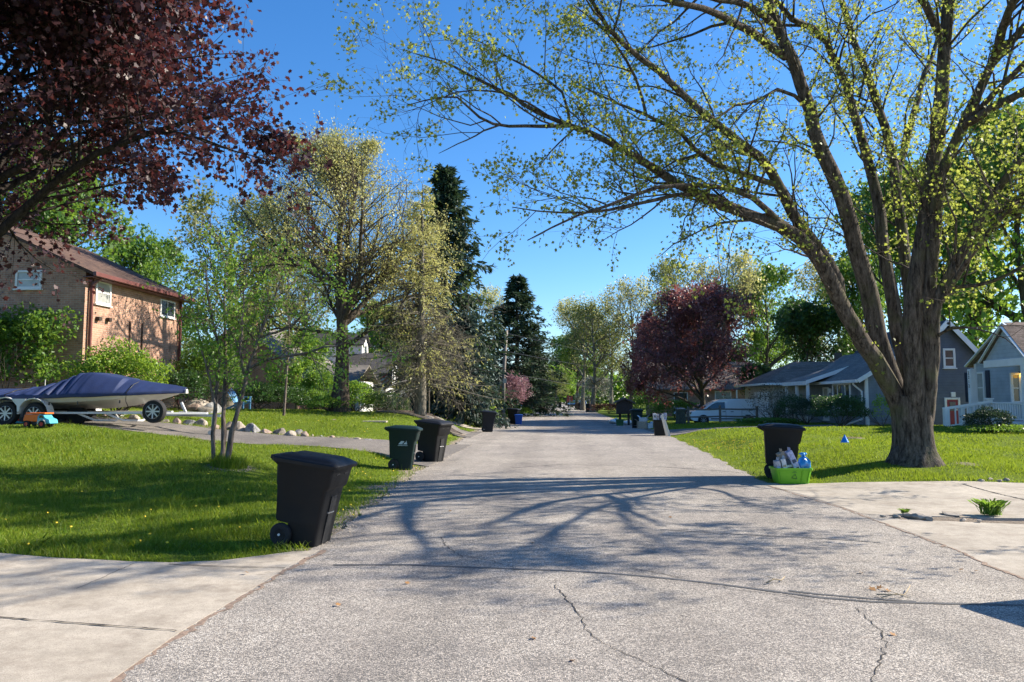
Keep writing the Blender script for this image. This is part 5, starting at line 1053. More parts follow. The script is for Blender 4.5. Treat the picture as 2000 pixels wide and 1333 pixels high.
bush('round_bush', tuple(on(1640, 37)), (1.35, 1.0, .82), 7500, .07, ML_DARK, 'wide dark weeping bush below the cottage bay window', 'bush', seed=27, droop=.6)
bush('garden_shrub', tuple(on(1500, 42.5)), (1.8, .6, .2), 3600, .08, ML_GREEN, 'low strip of leafy ground cover beside the white van', 'ground cover', seed=28, stems=4)
bush('garden_shrub', tuple(on(1722, 36)), (.4, .4, .8), 500, .08, ML_BRIGHT, 'thin light green shrub against the cottage gable wall', 'shrub', seed=29, stems=5)
bush('garden_shrub', tuple(on(1930, 27.6)), (.85, .5, .42), 3600, .06, ML_NEED, 'dark leafy shrub in front of the porch ramp', 'shrub', seed=30, stems=14)
bush('garden_shrub', tuple(on(1965, 27.2)), (1.6, .6, .13), 2600, .07, ML_GREEN, 'low plants below the white porch railing', 'ground cover', seed=31, stems=4)
bush('garden_shrub', tuple(on(1545, 62)), (2.4, 1.2, 1.9), 4200, .16, ML_DARK, 'dark bush mass behind the brown-roofed garage', 'shrub', seed=32)
bush('garden_shrub', tuple(on(1265, 72)), (1.6, 1.2, 1.1), 2600, .13, ML_GREEN, 'shaded shrub behind the dark mailbox hutch', 'shrub', seed=33)
# ------------------------------------------------------------------ wheeled refuse carts
def plastic(name, col, rough=.42, var=.12):
    m, nt, b = _mat(name); n = tex(nt, 'noise', 5, detail=6, rough=.7); n2 = tex(nt, 'noise', 220, detail=2)
    c = ramp(nt, n.outputs['Fac'], [(.3, tuple(c * (1 - var) for c in col)), (.62, col), (.78, tuple(min(1, c * (1 + var * 2.5) + .001) for c in col))]); nt.links.new(c, b.inputs['Base Color'])
    nt.links.new(ramp(nt, n.outputs['Fac'], [(.3, (rough * .85,) * 3), (.7, (min(1, rough * 1.35),) * 3)]), b.inputs['Roughness']); b.inputs['Specular IOR Level'].default_value = .3; bump(nt, b, n2.outputs['Fac'], .12, .002); return m
M_PBLK = plastic('black_cart_plastic', (.0065, .007, .0085), .5); M_PGRN = plastic('dark_green_cart_plastic', (.003, .018, .017), .48); M_PNAV = plastic('navy_cart_plastic', (.006, .010, .018), .5)
M_PBRN = plastic('dark_brown_cart_plastic', (.011, .010, .0095), .5); M_TYRE = plain('rubber_tyre', (.014, .014, .015), .85, .2, 20); M_HUBW = plain('white_hub_cap', (.6, .6, .58), .5, .1)
M_STEELM = plain('dull_steel', (.45, .45, .46), .4, .15, 12, metal=.9)
def rrect(xb, xf, hw, z, r=.06, n=4, zf=None):
    P = []
    for cx_, cy_, a0 in ((xf - r, hw - r, 0), (xb + r, hw - r, 90), (xb + r, -hw + r, 180), (xf - r, -hw + r, 270)):
        for k in range(n + 1):
            a = R(a0 + 90 * k / n); x = cx_ + r * math.cos(a); P.append((x, cy_ + r * math.sin(a), z if zf is None else z + (zf - z) * (x - xb) / (xf - xb)))
    return P
def cart(name, label, loc, rz, mat, s=1.0, wmul=1.0, group='refuse carts set out along the street', tilt=0.0, lid=True, emblem=False, lidmat=None, roll=0.0):
    t = thing(name, loc, label, 'trash bin', group, rz=rz, ry=tilt, rx=roll); W_ = wmul
    b_ = B(); L = [(0.0, -.12, .215, .215), (.015, -.14, .235, .23), (.27, -.155, .262, .247), (.285, -.30, .265, .25), (.31, -.315, .267, .252), (.70, -.33, .315, .275), (.745, -.335, .352, .292), (.96, -.345, .395, .308), (.985, -.375, .42, .322), (1.02, -.378, .423, .325)]
    b_.loft([rrect(a * s, c_ * s, w_ * W_ * s, z * s, .05 * s) for z, a, c_, w_ in L]); b_.build('body', mat, t, True, auto=32)
    # recessed grip channel and catch bar down the front, moulded ribs on the sides
    g = B(); g.prism([(.238 * s, .04 * s), (.248 * s, .04 * s), (.322 * s, .62 * s), (.306 * s, .62 * s)], -.075 * s, .075 * s, 'y'); gc = g.build('front_channel', M_TYRE, t)
    g = B(); g.cyl((.285 * s, -.08 * s, .42 * s), (.285 * s, .08 * s, .42 * s), .014 * s, n=8); g.build('catch_bar', M_STEELM, gc)
    for yy in (-1, 1): g = B(); g.box((.372 * s, yy * .11 * s, .90 * s), (.03 * s, .09 * s, .025 * s), (0, R(12), 0)); g.build('grip_slot', M_TYRE, t)
    # axle, wheels
    g = B(); g.cyl((-.205 * s, -.30 * W_ * s, .135 * s), (-.205 * s, .30 * W_ * s, .135 * s), .012 * s, n=8); g.build('axle', M_STEELM, t)
    for yy in (-1, 1):
        yc = yy * .262 * W_ * s; g = B(); rr_ = .135 * s; prof = [(.55, -.030), (.9, -.032), (.985, -.018), (1, 0), (.985, .018), (.9, .032), (.55, .030)]
        g.loft([[(-.205 * s + rr_ * f_ * math.cos(k * .2618), yc + d_ * s, .135 * s + rr_ * f_ * math.sin(k * .2618)) for k in range(24)] for f_, d_ in prof]); w_ = g.build('wheel', M_TYRE, t, True, auto=40)
        g = B(); g.loft([[(-.205 * s + rr_ * f_ * math.cos(k * .3927), yc + yy * d_ * s, .135 * s + rr_ * f_ * math.sin(k * .3927)) for k in range(16)] for f_, d_ in ((.56, .024), (.5, .034), (.14, .030), (.12, .042), (.05, .045))]); g.build('hub', mat, w_, True, auto=40)
        g = B(); g.cyl((-.205 * s, yc + yy * .03 * s, .135 * s), (-.205 * s, yc + yy * .052 * s, .135 * s), .015 * s, n=10); g.build('hub_cap', M_HUBW, w_)
    # handle
    g = B(); g.tube([(-.33 * s, -.21 * s, .95 * s), (-.44 * s, -.21 * s, 1.01 * s), (-.455 * s, -.17 * s, 1.02 * s), (-.455 * s, .17 * s, 1.02 * s), (-.44 * s, .21 * s, 1.01 * s), (-.33 * s, .21 * s, .95 * s)], .018 * s, 8); g.build('handle', mat, t, True)
    if lid:
        lm = lidmat or mat; g = B()
        g.loft([rrect(a * s, c_ * s, w_ * W_ * s, z * s, r_ * s, zf=(z + dz) * s) for z, dz, a, c_, w_, r_ in ((1.005, -.03, -.395, .445, .340, .06), (1.045, -.035, -.40, .452, .345, .065), (1.062, -.035, -.385, .44, .335, .07), (1.075, -.03, -.34, .40, .30, .07), (1.082, -.026, -.33, .385, .29, .07), (1.10, -.018, -.26, .32, .24, .07), (1.108, -.012, -.12, .2, .14, .06))])
        lo_ = g.build('lid', lm, t, True, auto=28)
        g = B()
        for yy in (-.15, 0, .15): g.box((.03 * s, yy * s, 1.086 * s), (.52 * s, .035 * s, .022 * s), (0, R(2.2), 0))
        g.box((-.40 * s, 0, 1.035 * s), (.10 * s, .52 * s, .05 * s), (0, R(8), 0)); g.build('lid_ribs', lm, lo_, bev=.006)
    if emblem:
        # pale triangular mark with a bar beneath, on the side that faces the camera
        yf = -.2745 * W_ * s; mw = plain('pale_print', (.42, .5, .5), .6, .05)
        e = B()
        def tri(pts): 
            e.prism([(x * s, z * s) for x, z in pts], yf - .026 * s, yf + .004, 'y')
        tri([(-.09, .64), (-.02, .72), (.045, .72), (.06, .70), (.01, .665), (.02, .64)]); tri([(.03, .64), (.05, .66), (.10, .70), (.105, .74), (.115, .70), (.13, .64)]); tri([(-.10, .605), (.14, .605), (.14, .615), (-.10, .615)])
        e.build('emblem', mw, t)
    return t
def car_at(px, Y): p = on(px, Y); return (p[0], p[1], zroad(p[0], p[1]) if edged(p[0], p[1]) < 0 else p[2])
g1 = p0(604, 1063, .0); cart('trash_bin', 'large black wheeled bin leaning at the corner of the concrete slab, nearest the camera', (g1[0] - .06, 8.72, .0), R(-7), M_PBLK, .96, 1.0, tilt=R(5.5))
cart('trash_bin', 'dark green wheeled bin with a pale printed mark on its side', (pY(787, 900, 17.9)[0], 17.9, gz(pY(787, 900, 17.9)[0], 17.9)), R(3), M_PGRN, .96, .9, emblem=True, tilt=R(1))
q = pY(843, 890, 20.2); cart('trash_bin', 'black wheeled bin standing just behind the dark green one', (q[0], 20.2, zroad(q[0], 20.2)), R(-24), M_PBLK, 1.04, tilt=R(3))
cart('trash_bin', 'navy-black wheeled bin on the left verge before the utility pole', car_at(953, 38.5), R(5), M_PNAV, 1.0, tilt=R(3))
cart('trash_bin', 'black wheeled bin with a small blue bin beside it on the left', car_at(1002, 50.5), R(-15), M_PBLK, .98, tilt=R(2))
cart('trash_bin', 'tall dark green wheeled bin beside the pile of cartons on the right', car_at(1243, 44.5), R(95), M_PGRN, 1.02)
q = pY(1528, 900, 16.3); zz_ = gz(q[0], 16.3); cart('trash_bin', 'black wheeled bin behind the lime green recycling tub', (q[0] - .02, 16.3, zz_ + .02), R(-14), M_PBRN, 1.05, tilt=R(1), lidmat=M_PBLK)
cart('trash_bin', 'unseen black wheeled bin added out of frame to cast a shadow across the road', (5.25, 6.75, .02), R(200), M_PBLK, 1.0)  # bin stands in for an unseen object, added for its shadow on the road
for px, Y, lab, mt in ((1148, 98, 'distant teal wheeled bin at the right kerb', M_PGRN), (1133, 118, 'distant grey wheeled bin left of the teal one', M_PNAV), (1056, 112, 'distant dark wheeled bin at the left road edge', M_PBLK), (1094, 150, 'farthest tiny dark wheeled bin in the road gap', M_PBLK)):
    cart('trash_bin', lab, car_at(px, Y), R(90), mt, 1.0)
# small blue recycling bin far left
M_BLUEP = plastic('blue_tub_plastic', (.02, .09, .38), .45); t = thing('recycling_bin', car_at(1013, 50), 'small bright blue recycling bin beside a distant black bin', 'recycling bin')
b_ = B(); b_.loft([rrect(-w_, w_, w_ * .8, z, .04) for z, w_ in ((0, .2), (.55, .25), (.56, .27), (.6, .27))]); b_.build('body', M_BLUEP, t, True, auto=35); b_ = B(); b_.loft([rrect(-w_, w_, w_ * .8, z, .04) for z, w_ in ((.602, .28), (.64, .28), (.67, .2))]); b_.build('lid', M_BLUEP, t, True, auto=35)

# ------------------------------------------------------------------ lime tub with boxes and a blue bag
M_LIME = plastic('lime_tub_plastic', (.16, .42, .02), .4, .08); M_LDK = plain('embossed_dark_mark', (.05, .16, .02), .6, .1)
yt = 15.45; xt = pY(1544, 920, yt)[0]; zt0_ = max(gz(xt, yt), .02); tw, tl, th = .25, .37, .31
t = thing('recycling_tub', (xt, yt, zt0_), 'lime green open recycling tub full of cartons on the grass edge', 'recycling tub', rz=R(2))
def tubsec(k, z, r_=.05): return rrect(-tl * k, tl * k, tw * k, z, r_)
b_ = B(); b_.loft([tubsec(.80, 0), tubsec(.82, .02), tubsec(.94, th - .05), tubsec(.94, th - .045), tubsec(1.0, th - .04), tubsec(1.0, th), tubsec(.93, th), tubsec(.92, th - .03), tubsec(.79, .03)], caps=True); b_.build('body', M_LIME, t, True, auto=30)
b_ = B()
for xx in (-.30, .30, .16): b_.bar((xx * .86, -tw * .855, .03), (xx, -tw * .965, th - .05), .02, .012)
b_.build('rib', M_LIME, t)
em = B()
for k in range(3):
    a = R(90 + 120 * k); a2 = R(90 + 120 * (k + 1)); pA = (.065 * math.cos(a), .135 + .065 * math.sin(a)); pB = (.065 * math.cos(a2), .135 + .065 * math.sin(a2)); f0, f1 = .18, .72
    P0 = (pA[0] + (pB[0] - pA[0]) * f0, pA[1] + (pB[1] - pA[1]) * f0); P1 = (pA[0] + (pB[0] - pA[0]) * f1, pA[1] + (pB[1] - pA[1]) * f1)
    yy = lambda z: -tw * (.82 + .12 * (z - .02) / (th - .07)) - .003
    em.bar((P0[0], yy(P0[1]), P0[1]), (P1[0], yy(P1[1]), P1[1]), .016, .006); dx, dz = pB[0] - pA[0], pB[1] - pA[1]; n_ = math.hypot(dx, dz); dx /= n_; dz /= n_
    T_ = [(P1[0] - dz * .02, P1[1] + dx * .02), (P1[0] + dx * .03, P1[1] + dz * .03), (P1[0] + dz * .02, P1[1] - dx * .02)]; em.add([(x, yy(z) - .003, z) for x, z in T_], [(0, 1, 2)])
em.bb(-.05, .05, -tw * .945 - .004, -tw * .93, .215, .222); em.bb(-.025, .025, -tw * .95 - .004, -tw * .93, .235, .245); em.build('recycling_symbol', M_LDK, t)
M_CARD = [plain('printed_card_' + n, c_, .6, v_, sc) for n, c_, v_, sc in (('grey', (.38, .37, .40), .5, 25), ('white', (.55, .56, .58), .35, 30), ('lilac', (.36, .38, .55), .4, 22), ('tan', (.34, .27, .20), .4, 25), ('navy', (.04, .06, .10), .8, 25))]
def carton(label, x, y, z, sx, sy, sz, tilt, m, roll=0):
    c_ = thing('carton', (xt + x, yt + y, zt0_ + z), label, 'cardboard box', 'cartons in the lime tub', rx=roll, ry=tilt)
    b_ = B(); b_.box((0, 0, sz / 2), (sx, sy, sz)); b_.build('box', M_CARD[m], c_, bev=.004); b_ = B(); b_.box((0, -sy / 2 - .002, sz * .62), (sx * .7, .003, sz * .12)); b_.box((0, -sy / 2 - .002, sz * .35), (sx * .6, .003, sz * .06)); b_.build('print', M_CARD[(m + 2) % 5], c_)
    b_ = B(); b_.box((sx * .3, 0, sz + .03), (.004, sy * .9, .07), (0, R(20), 0)); b_.build('flap', M_CARD[m], c_)
carton('grey card box leaning at the left end of the lime tub', -.25, -.08, .12, .09, .2, .33, R(-8), 0)
carton('whitish card box second from the left in the lime tub', -.12, -.10, .13, .09, .15, .36, R(-11), 1)
carton('tan card box standing highest at the back of the lime tub', -.05, .08, .35, .13, .2, .28, R(-28), 3)
carton('dark printed box wedged in the middle of the lime tub', .0, .02, .12, .2, .2, .36, R(-10), 4)
carton('long lilac-white box leaning left in the lime tub', .17, -.05, .13, .11, .2, .55, R(-24), 2)
M_BAGB = plain('blue_plastic_film', (.015, .22, .55), .22, .3, 6, spec=.8, coat=.3)
def bag(name, loc, rad, mat, label, seed, group=None, cat='plastic bag'):
    r = random.Random(seed); t = thing(name, loc, label, cat, group); b_ = B(); n = 20; secs = []
    ph = [r.uniform(0, 6) for _ in range(5)]
    for i in range(11):
        v = i / 10; zz = rad[2] * 2 * v; q = math.sin(math.pi * min(1, .12 + .88 * v)) ** .6 if v < .86 else .30 * (1 - v) / .14 + .12; secs.append([])
        for k in range(n):
            a = 2 * math.pi * k / n; f_ = q * (1 + .13 * math.sin(3 * a + ph[0] + 4 * v) + .09 * math.sin(7 * a + ph[1] - 5 * v) + .06 * math.sin(11 * a + ph[2] + 9 * v)); secs[-1].append((rad[0] * f_ * math.cos(a), rad[1] * f_ * math.sin(a), zz + .02 * math.sin(5 * a + ph[3])))
    b_.loft(secs); b_.build('film', mat, t, True, auto=50); b_ = B()
    for a in (.5, 2.4, 4.4): b_.tube([(0, 0, rad[2] * 1.9), (.05 * math.cos(a), .05 * math.sin(a), rad[2] * 1.9 + .06), (.10 * math.cos(a), .10 * math.sin(a), rad[2] * 1.9 + .05)], [.02, .03, .005], 6)
    b_.build('knot', mat, t, True); return t
bag('plastic_bag', (xt + .26, yt - .02, zt0_ + .22), (.12, .12, .16), M_BAGB, 'crumpled bright blue bag at the right end of the lime tub', 3)

# ------------------------------------------------------------------ right verge in the distance
t = thing('trash_can', tuple(on(1288, 35.2)), 'black can without a lid stuffed with flattened cartons by the asphalt drive', 'trash can'); t.location.z = .02
b_ = B(); b_.loft([rrect(-.24, .24, .24, 0, .05), rrect(-.29, .29, .28, .66, .05), rrect(-.31, .31, .30, .68, .05), rrect(-.31, .31, .30, .72, .05)]); b_.build('body', M_PBLK, t, True, auto=35)
for i, (dx, w_, hh, m_) in enumerate(((-.22, .14, .36, 1), (-.09, .1, .33, 0), (.02, .09, .34, 4), (.12, .1, .34, 1), (.23, .12, .38, 2))):
    c_ = thing('carton', (t.location.x + dx, t.location.y - .05, .68), ['leftmost white flattened carton in the lidless black can', 'second grey carton in the lidless black can', 'dark blue carton in the middle of the lidless black can', 'narrow white carton right of the dark blue one', 'rightmost pale lilac carton in the lidless black can'][i], 'cardboard box', 'cartons in the lidless can', ry=R((i - 2) * 2.5))
    b_ = B(); b_.box((0, 0, hh / 2), (w_, .2, hh)); b_.build('box', M_CARD[m_], c_, bev=.005); b_ = B(); b_.box((0, -.103, hh * .6), (w_ * .5, .004, hh * .3)); b_.build('print', M_CARD[(m_ + 3) % 5], c_)
for i, (px, Y, ln) in enumerate(((1302, 34.7, 1.0), (1307, 34.6, .8))):
    q = on(px, Y); t = thing('wooden_board', (q[0], q[1], q[2]), ['longer pale board leaning against the lidless black can', 'shorter pale board leaning beside the longer one'][i], 'board', 'boards leaning by the can'); b_ = B(); b_.box((-.12, 0, ln * .48), (.10, .03, ln), (0, R(-13 - 4 * i), 0)); b_.build('plank', plain('bare_pale_wood', (.62, .58, .52), .7, .1, 9), t, bev=.003)
q = car_at(1258, 43.5)
for i, (dx, dy, dz, s_, m_, rzz) in enumerate(((.0, 0, 0, (.5, .4, .42), 3, .1), (.42, .1, 0, (.34, .34, .3), 1, .5), (.1, .05, .42, (.42, .34, .22), 1, -.35))):
    c_ = thing('carton', (q[0] + dx - .15, q[1] + dy, q[2] + dz), ['tan open carton on the kerb beside the tall green bin', 'small white carton at the right of the kerbside pile', 'pale flattened carton on top of the tan kerbside one'][i], 'cardboard box', 'kerbside cartons', rz=rzz); b_ = B(); b_.box((0, 0, s_[2] / 2), s_); b_.build('box', M_CARD[m_], c_, bev=.01)
    for sg in (-1, 1): b_ = B(); b_.box((sg * s_[0] * .62, 0, s_[2] + .06), (.006, s_[1] * .95, s_[0] * .45), (0, sg * R(50), 0)); b_.build('flap', M_CARD[m_], c_)
# brown roofed mailbox hutch on two posts
M_HUTCH = plain('dark_brown_wood', (.045, .028, .022), .8, .3, 12); q = on(1219, 49); t = thing('mailbox_hutch', tuple(q), 'dark brown roofed mailbox hutch on two posts left of the tall green bin', 'mailbox')
b_ = B(); b_.bb(-.5, .5, -.45, .45, .75, 1.45); b_.build('box', M_HUTCH, t, bev=.02); b_ = B(); b_.prism([(-.7, 1.40), (0, 1.72), (.7, 1.40), (.7, 1.48), (0, 1.82), (-.7, 1.48)], -.6, .6, 'y'); b_.build('roof', M_ROOF_DB, t); b_ = B(); b_.prism([(-.5, 1.452), (.5, 1.452), (0, 1.68)], -.44, .44, 'y'); b_.build('gable', M_HUTCH, t)
for xx in (-.28, .28): b_ = B(); b_.bb(xx - .07, xx + .07, -.07, .07, -.1, .745); b_.build('post', M_HUTCH, t)
b_ = B(); b_.bb(-.2, .2, -.48, -.455, .9, 1.25); b_.build('door', M_HUTCH, t, bev=.01)
M_WBAG = plain('white_plastic_film', (.7, .7, .68), .3, .15, 6, spec=.7)
for i, (px, Y, rd) in enumerate(((1203, 52, (.55, .4, .17)), (1228, 50.5, (.45, .35, .14)))): bag('trash_bag', tuple(on(px, Y)), rd, M_WBAG, ['white refuse bag lying left of the mailbox hutch', 'white refuse bag slumped between hutch and tall green bin'][i], 20 + i, cat='trash bag')
M_GBOX = plastic('muted_green_tub', (.05, .13, .05), .6); t = thing('recycling_tub', tuple(on(1210, 48)), 'muted green tub at the foot of the mailbox hutch', 'recycling tub'); b_ = B(); b_.loft([rrect(-.2, .2, .16, 0, .03), rrect(-.24, .24, .2, .38, .03), rrect(-.27, .27, .23, .385, .03), rrect(-.27, .27, .23, .42, .03)]); b_.build('body', M_GBOX, t, True, auto=35); b_ = B(); b_.bb(-.1, .1, -.25, -.225, .3, .33); b_.build('handle', M_GBOX, t)
# split-rail fence
M_RAILW = plain('weathered_rail_wood', (.16, .13, .10), .9, .25, 14, bmp=.3); fp = [on(x, 47.5) for x in (1322, 1344, 1406, 1478)]
t = thing('rail_fence', tuple(fp[0]), 'weathered split-rail fence in front of the white van', 'fence')
for i, p in enumerate(fp): b_ = B(); b_.bar((p[0], p[1], p[2] - .2), (p[0], p[1], p[2] + (1.05 if i != 2 else 1.12)), .13); b_.build('post', M_RAILW, t, world=True, bev=.015)
for i in range(3):
    for hh in (.42, .88): a, c_ = fp[i], fp[i + 1]; b_ = B(); b_.tube([(a[0], a[1], a[2] + hh), ((a[0] + c_[0]) / 2, a[1] - .03, (a[2] + c_[2]) / 2 + hh - .02), (c_[0], c_[1], c_[2] + hh)], [.05, .06, .05], 6); b_.build('rail', M_RAILW, t, world=True)
q = on(1329, 46.6); t = thing('stone_pillar', tuple(q), 'stubby dark mossy pillar at the left end of the rail fence', 'pillar'); b_ = B(); b_.loft([rrect(-w_, w_, w_, z, .05) for z, w_ in ((-.1, .30), (.35, .27), (.8, .22), (.82, .26), (.92, .24))]); b_.build('shaft', M_FOUND if False else plain('mossy_stone', (.06, .065, .045), .95, .35, 7, bmp=.5), t, True, auto=30); b_ = B(); b_.loft([rrect(-.27, .27, .27, .922, .04), rrect(-.2, .2, .2, .99, .04)]); b_.build('cap', M_FOUND, t)

# ------------------------------------------------------------------ white van side on, front to the left
M_CARW = plain('white_car_paint', (.78, .79, .80), .28, .03, 2, coat=.5); M_CGLASS = plain('tinted_car_glass', (.015, .03, .04), .05, .3, 1, spec=1.0); M_CPLAS = plain('black_bumper_plastic', (.02, .02, .022), .6, .15, 9); M_ALLOY = plain('alloy_wheel', (.4, .41, .43), .35, .1, 8, metal=.6)
def wheel(par, x, y, z, r_, wd, side):
    b_ = B(); pr = [(.58, -.5), (.93, -.5), (1, -.3), (1, .3), (.93, .5), (.58, .5)]
    b_.loft([[(x + r_ * f_ * math.cos(k * .2618), y + d_ * wd, z + r_ * f_ * math.sin(k * .2618)) for k in range(24)] for f_, d_ in pr]); t = b_.build('wheel', M_TYRE, par, True, auto=40)
    b_ = B(); b_.loft([[(x + r_ * f_ * math.cos(k * .2618), y + side * d_ * wd, z + r_ * f_ * math.sin(k * .2618)) for k in range(24)] for f_, d_ in ((.66, .48), (.62, .52), (.56, .36))], caps=True)
    for k in range(8):
        a = k * .7854; b_.bar((x + r_ * .12 * math.cos(a), y + side * wd * .42, z + r_ * .12 * math.sin(a)), (x + r_ * .60 * math.cos(a), y + side * wd * .46, z + r_ * .60 * math.sin(a)), r_ * .11, r_ * .12)
    b_.cyl((x, y + side * wd * .3, z), (x, y + side * wd * .52, z), r_ * .17, r_ * .15, 12); b_.build('rim', M_ALLOY, t); return t
def vehicle(name, loc, rz, label, cat, prof, roofz, hw, paint, wheels, wr, win, sc=1, group=None, extras=None):
    """prof: side outline (x, z) from nose to tail and back under; body lofted across its width with tumblehome"""
    t = thing(name, loc, label, cat, group, rz=rz); t.scale = (sc,) * 3; secs = []
    belt = win['belt']
    def yy(z, f_): return hw * f_ * (1 - .16 * max(0, (z - belt) / max(.1, roofz - belt)) ** 1.3) * (1 - .04 * max(0, .45 - z))
    prof_in = prof
    for f_, ins in ((-1, .06), (-.97, .02), (-.9, 0), (.9, 0), (.97, .02), (1, .06)):
        cxm = sum(p[0] for p in prof) / len(prof); czm = sum(p[1] for p in prof) / len(prof); secs.append([(x + (cxm - x) * ins * .35, yy(z, f_), z + (czm - z) * ins * .6) for x, z in prof])
    b_ = B(); b_.loft(secs); b_.build('body', paint, t, True, auto=28)
    for nm, pts in win['side']:
        for sd in (-1, 1):
            b_ = B(); V = [(x, sd * (abs(yy(z, 1)) + .004), z) for x, z in pts]; V2 = [(x, sd * (abs(yy(z, 1)) - .02), z) for x, z in pts]; b_.loft([V, V2]); b_.build(nm, M_CGLASS, t)
    for nm, (xa_, za, xb, zb2) in win['ends']:
        b_ = B(); n = np.array([-(zb2 - za), xb - xa_]); n = n / np.hypot(*n); s_ = 1 if nm == 'windscreen' else -1
        off = .012; ya_, yb_ = yy(za, .90), yy(zb2, .88); ox, oz = n[0] * off * s_, n[1] * off * s_
        if nm == 'windscreen' and ox > 0 and xb > xa_: ox, oz = -abs(n[0]) * off, abs(n[1]) * off
        b_.add([(xa_ + ox, -ya_, za + oz), (xa_ + ox, ya_, za + oz), (xb + ox, yb_, zb2 + oz), (xb + ox, -yb_, zb2 + oz)], [(0, 1, 2, 3)]); b_.build(nm, M_CGLASS, t)
    for x in wheels:
        for sd in (-1, 1):
            b_ = B(); b_.loft([[(x + wr * 1.16 * math.cos(k * .2618), sd * (hw + o_), wr + wr * 1.16 * math.sin(k * .2618)) for k in range(24)] for o_ in (-.12, .004)]); b_.build('wheel_arch', M_CPLAS, t); wheel(t, x, sd * (hw - .07), wr, wr, .2, sd)
    if extras: extras(t, yy)
    return t
vp = [(-2.38, .42), (-2.40, .62), (-2.36, .82), (-2.28, .92), (-1.95, 1.03), (-1.50, 1.10), (-1.05, 1.42), (-.72, 1.62), (-.35, 1.74), (.3, 1.80), (1.2, 1.81), (2.0, 1.79), (2.2, 1.72), (2.32, 1.2), (2.38, .85), (2.39, .5), (2.36, .34), (1.2, .26), (-1, .26), (-2.2, .27)]
def vex(t, yy):
    b_ = B(); b_.loft([[(x, -.86, z), (x, .86, z), (x, .86, z + .26), (x, -.86, z + .26)] for x, z in ((-2.46, .30), (-2.2, .28))]); b_.build('front_bumper', M_CPLAS, t, bev=.04)
    b_ = B(); b_.bb(2.3, 2.46, -.86, .86, .34, .56); b_.build('rear_bumper', M_CPLAS, t, bev=.03); b_ = B(); b_.bb(-2.425, -2.36, -.5, .5, .6, .8); b_.build('grille', M_CPLAS, t, bev=.02)
    for sd in (-1, 1):
        b_ = B(); b_.box((-2.22, sd * .80, .84), (.36, .14, .16), (0, R(-20), sd * R(-22))); b_.build('headlight', M_CGLASS, t, bev=.03)
        b_ = B(); b_.bb(2.28, 2.40, sd * .80 - .06, sd * .80 + .06, .95, 1.4); b_.build('tail_light', plain('red_lens', (.4, .02, .02), .3) if sd < 0 else bpy.data.materials['red_lens'], t, bev=.02)
        b_ = B(); b_.box((-1.12, sd * 1.02, 1.12), (.12, .18, .2)); b_.build('mirror', M_CPLAS, t, bev=.03)
        b_ = B(); b_.bb(-1.0, 2.3, sd * .925 - .008, sd * .925 + .008, .40, .47); b_.build('rub_strip', M_CPLAS, t)
        b_ = B()
        for xx, z0_, z1_ in ((.02, .35, 1.62), (1.1, .5, 1.60)): b_.bb(xx, xx + .014, sd * .925 - .004, sd * .925 + .004, z0_, belt_ := 1.05)
        b_.bb(1.1, 2.2, sd * .925 - .004, sd * .925 + .004, 1.0, 1.012); b_.build('panel_gap', M_CPLAS, t)
        b_ = B(); b_.bb(-.2, .0, sd * .93 - .012, sd * .93 + .012, .9, .94); b_.bb(.35, .55, sd * .93 - .012, sd * .93 + .012, .9, .94); b_.build('door_handle', M_CPLAS, t)
q = on(1411, 54.5); vehicle('delivery_van', (q[0], 54.5, q[2] - .12), R(0), 'white panel van parked side on behind the rail fence', 'van', vp, 1.8, .92, M_CARW, (-1.5, 1.52), .33,
    {'belt': 1.0, 'side': [('side_window', [(-1.42, 1.04), (-.02, 1.08), (-.02, 1.58), (-.62, 1.56), (-.95, 1.38)])], 'ends': [('windscreen', (-1.50, 1.10, -.72, 1.61)), ('rear_window', (2.33, 1.15, 2.22, 1.62))]}, sc=1.03, extras=vex)
cpf = [(-2.2, .35), (-2.25, .55), (-2.15, .72), (-1.3, .86), (-.75, .92), (-.15, 1.32), (.3, 1.42), (1.0, 1.40), (1.6, 1.1), (2.15, .98), (2.25, .7), (2.22, .35), (1.0, .22), (-1.0, .22)]
cwin = {'belt': .88, 'side': [('side_window', [(-.62, .93), (1.35, 1.0), (.95, 1.30), (.3, 1.34), (-.12, 1.26)])], 'ends': [('windscreen', (-.75, .92, -.15, 1.31)), ('rear_window', (1.58, 1.11, 1.02, 1.39))]}
M_CARK = plain('dark_blue_car_paint', (.01, .015, .03), .25, .1, 2, coat=.5); M_CARS = plain('silver_car_paint', (.35, .37, .40), .3, .05, 2, coat=.5)
q = on(1368, 62); vehicle('parked_car', (q[0], 62, q[2]), 0, 'dark blue car mostly hidden behind the nose of the white van', 'car', cpf, 1.42, .88, M_CARK, (-1.35, 1.35), .32, cwin)
for px, Y, rz_, lab, pm in ((1077, 150, 90, 'silver car facing down the road at the far end', M_CARS), (1041, 118, 100, 'white car half behind the far left lawn', M_CARW), (1029, 105, 95, 'dark car under the trees left of the far road', M_CARK), (1120, 150, 80, 'dark car parked right of the far road end', M_CARK), (1136, 128, 90, 'white car parked far off at the right kerb', M_CARW)):
    q = on(px, Y); vehicle('parked_car', (q[0], Y, q[2] + .02), R(rz_), lab, 'car', cpf, 1.42, .88, pm, (-1.35, 1.35), .32, cwin, 1.0, 'cars parked far down the street')
# little red sign far away
q = on(1113, 128); t = thing('road_sign', tuple(q), 'small red sign on a post far down the right side', 'sign'); b_ = B(); b_.cyl((0, 0, 0), (0, 0, 2.1), .05, n=8); b_.build('post', M_STEELM, t); b_ = B(); b_.bb(-.5, .5, -.04, .0, 1.3, 2.3); b_.build('panel', plain('faded_red_board', (.42, .06, .05), .6), t, bev=.02)

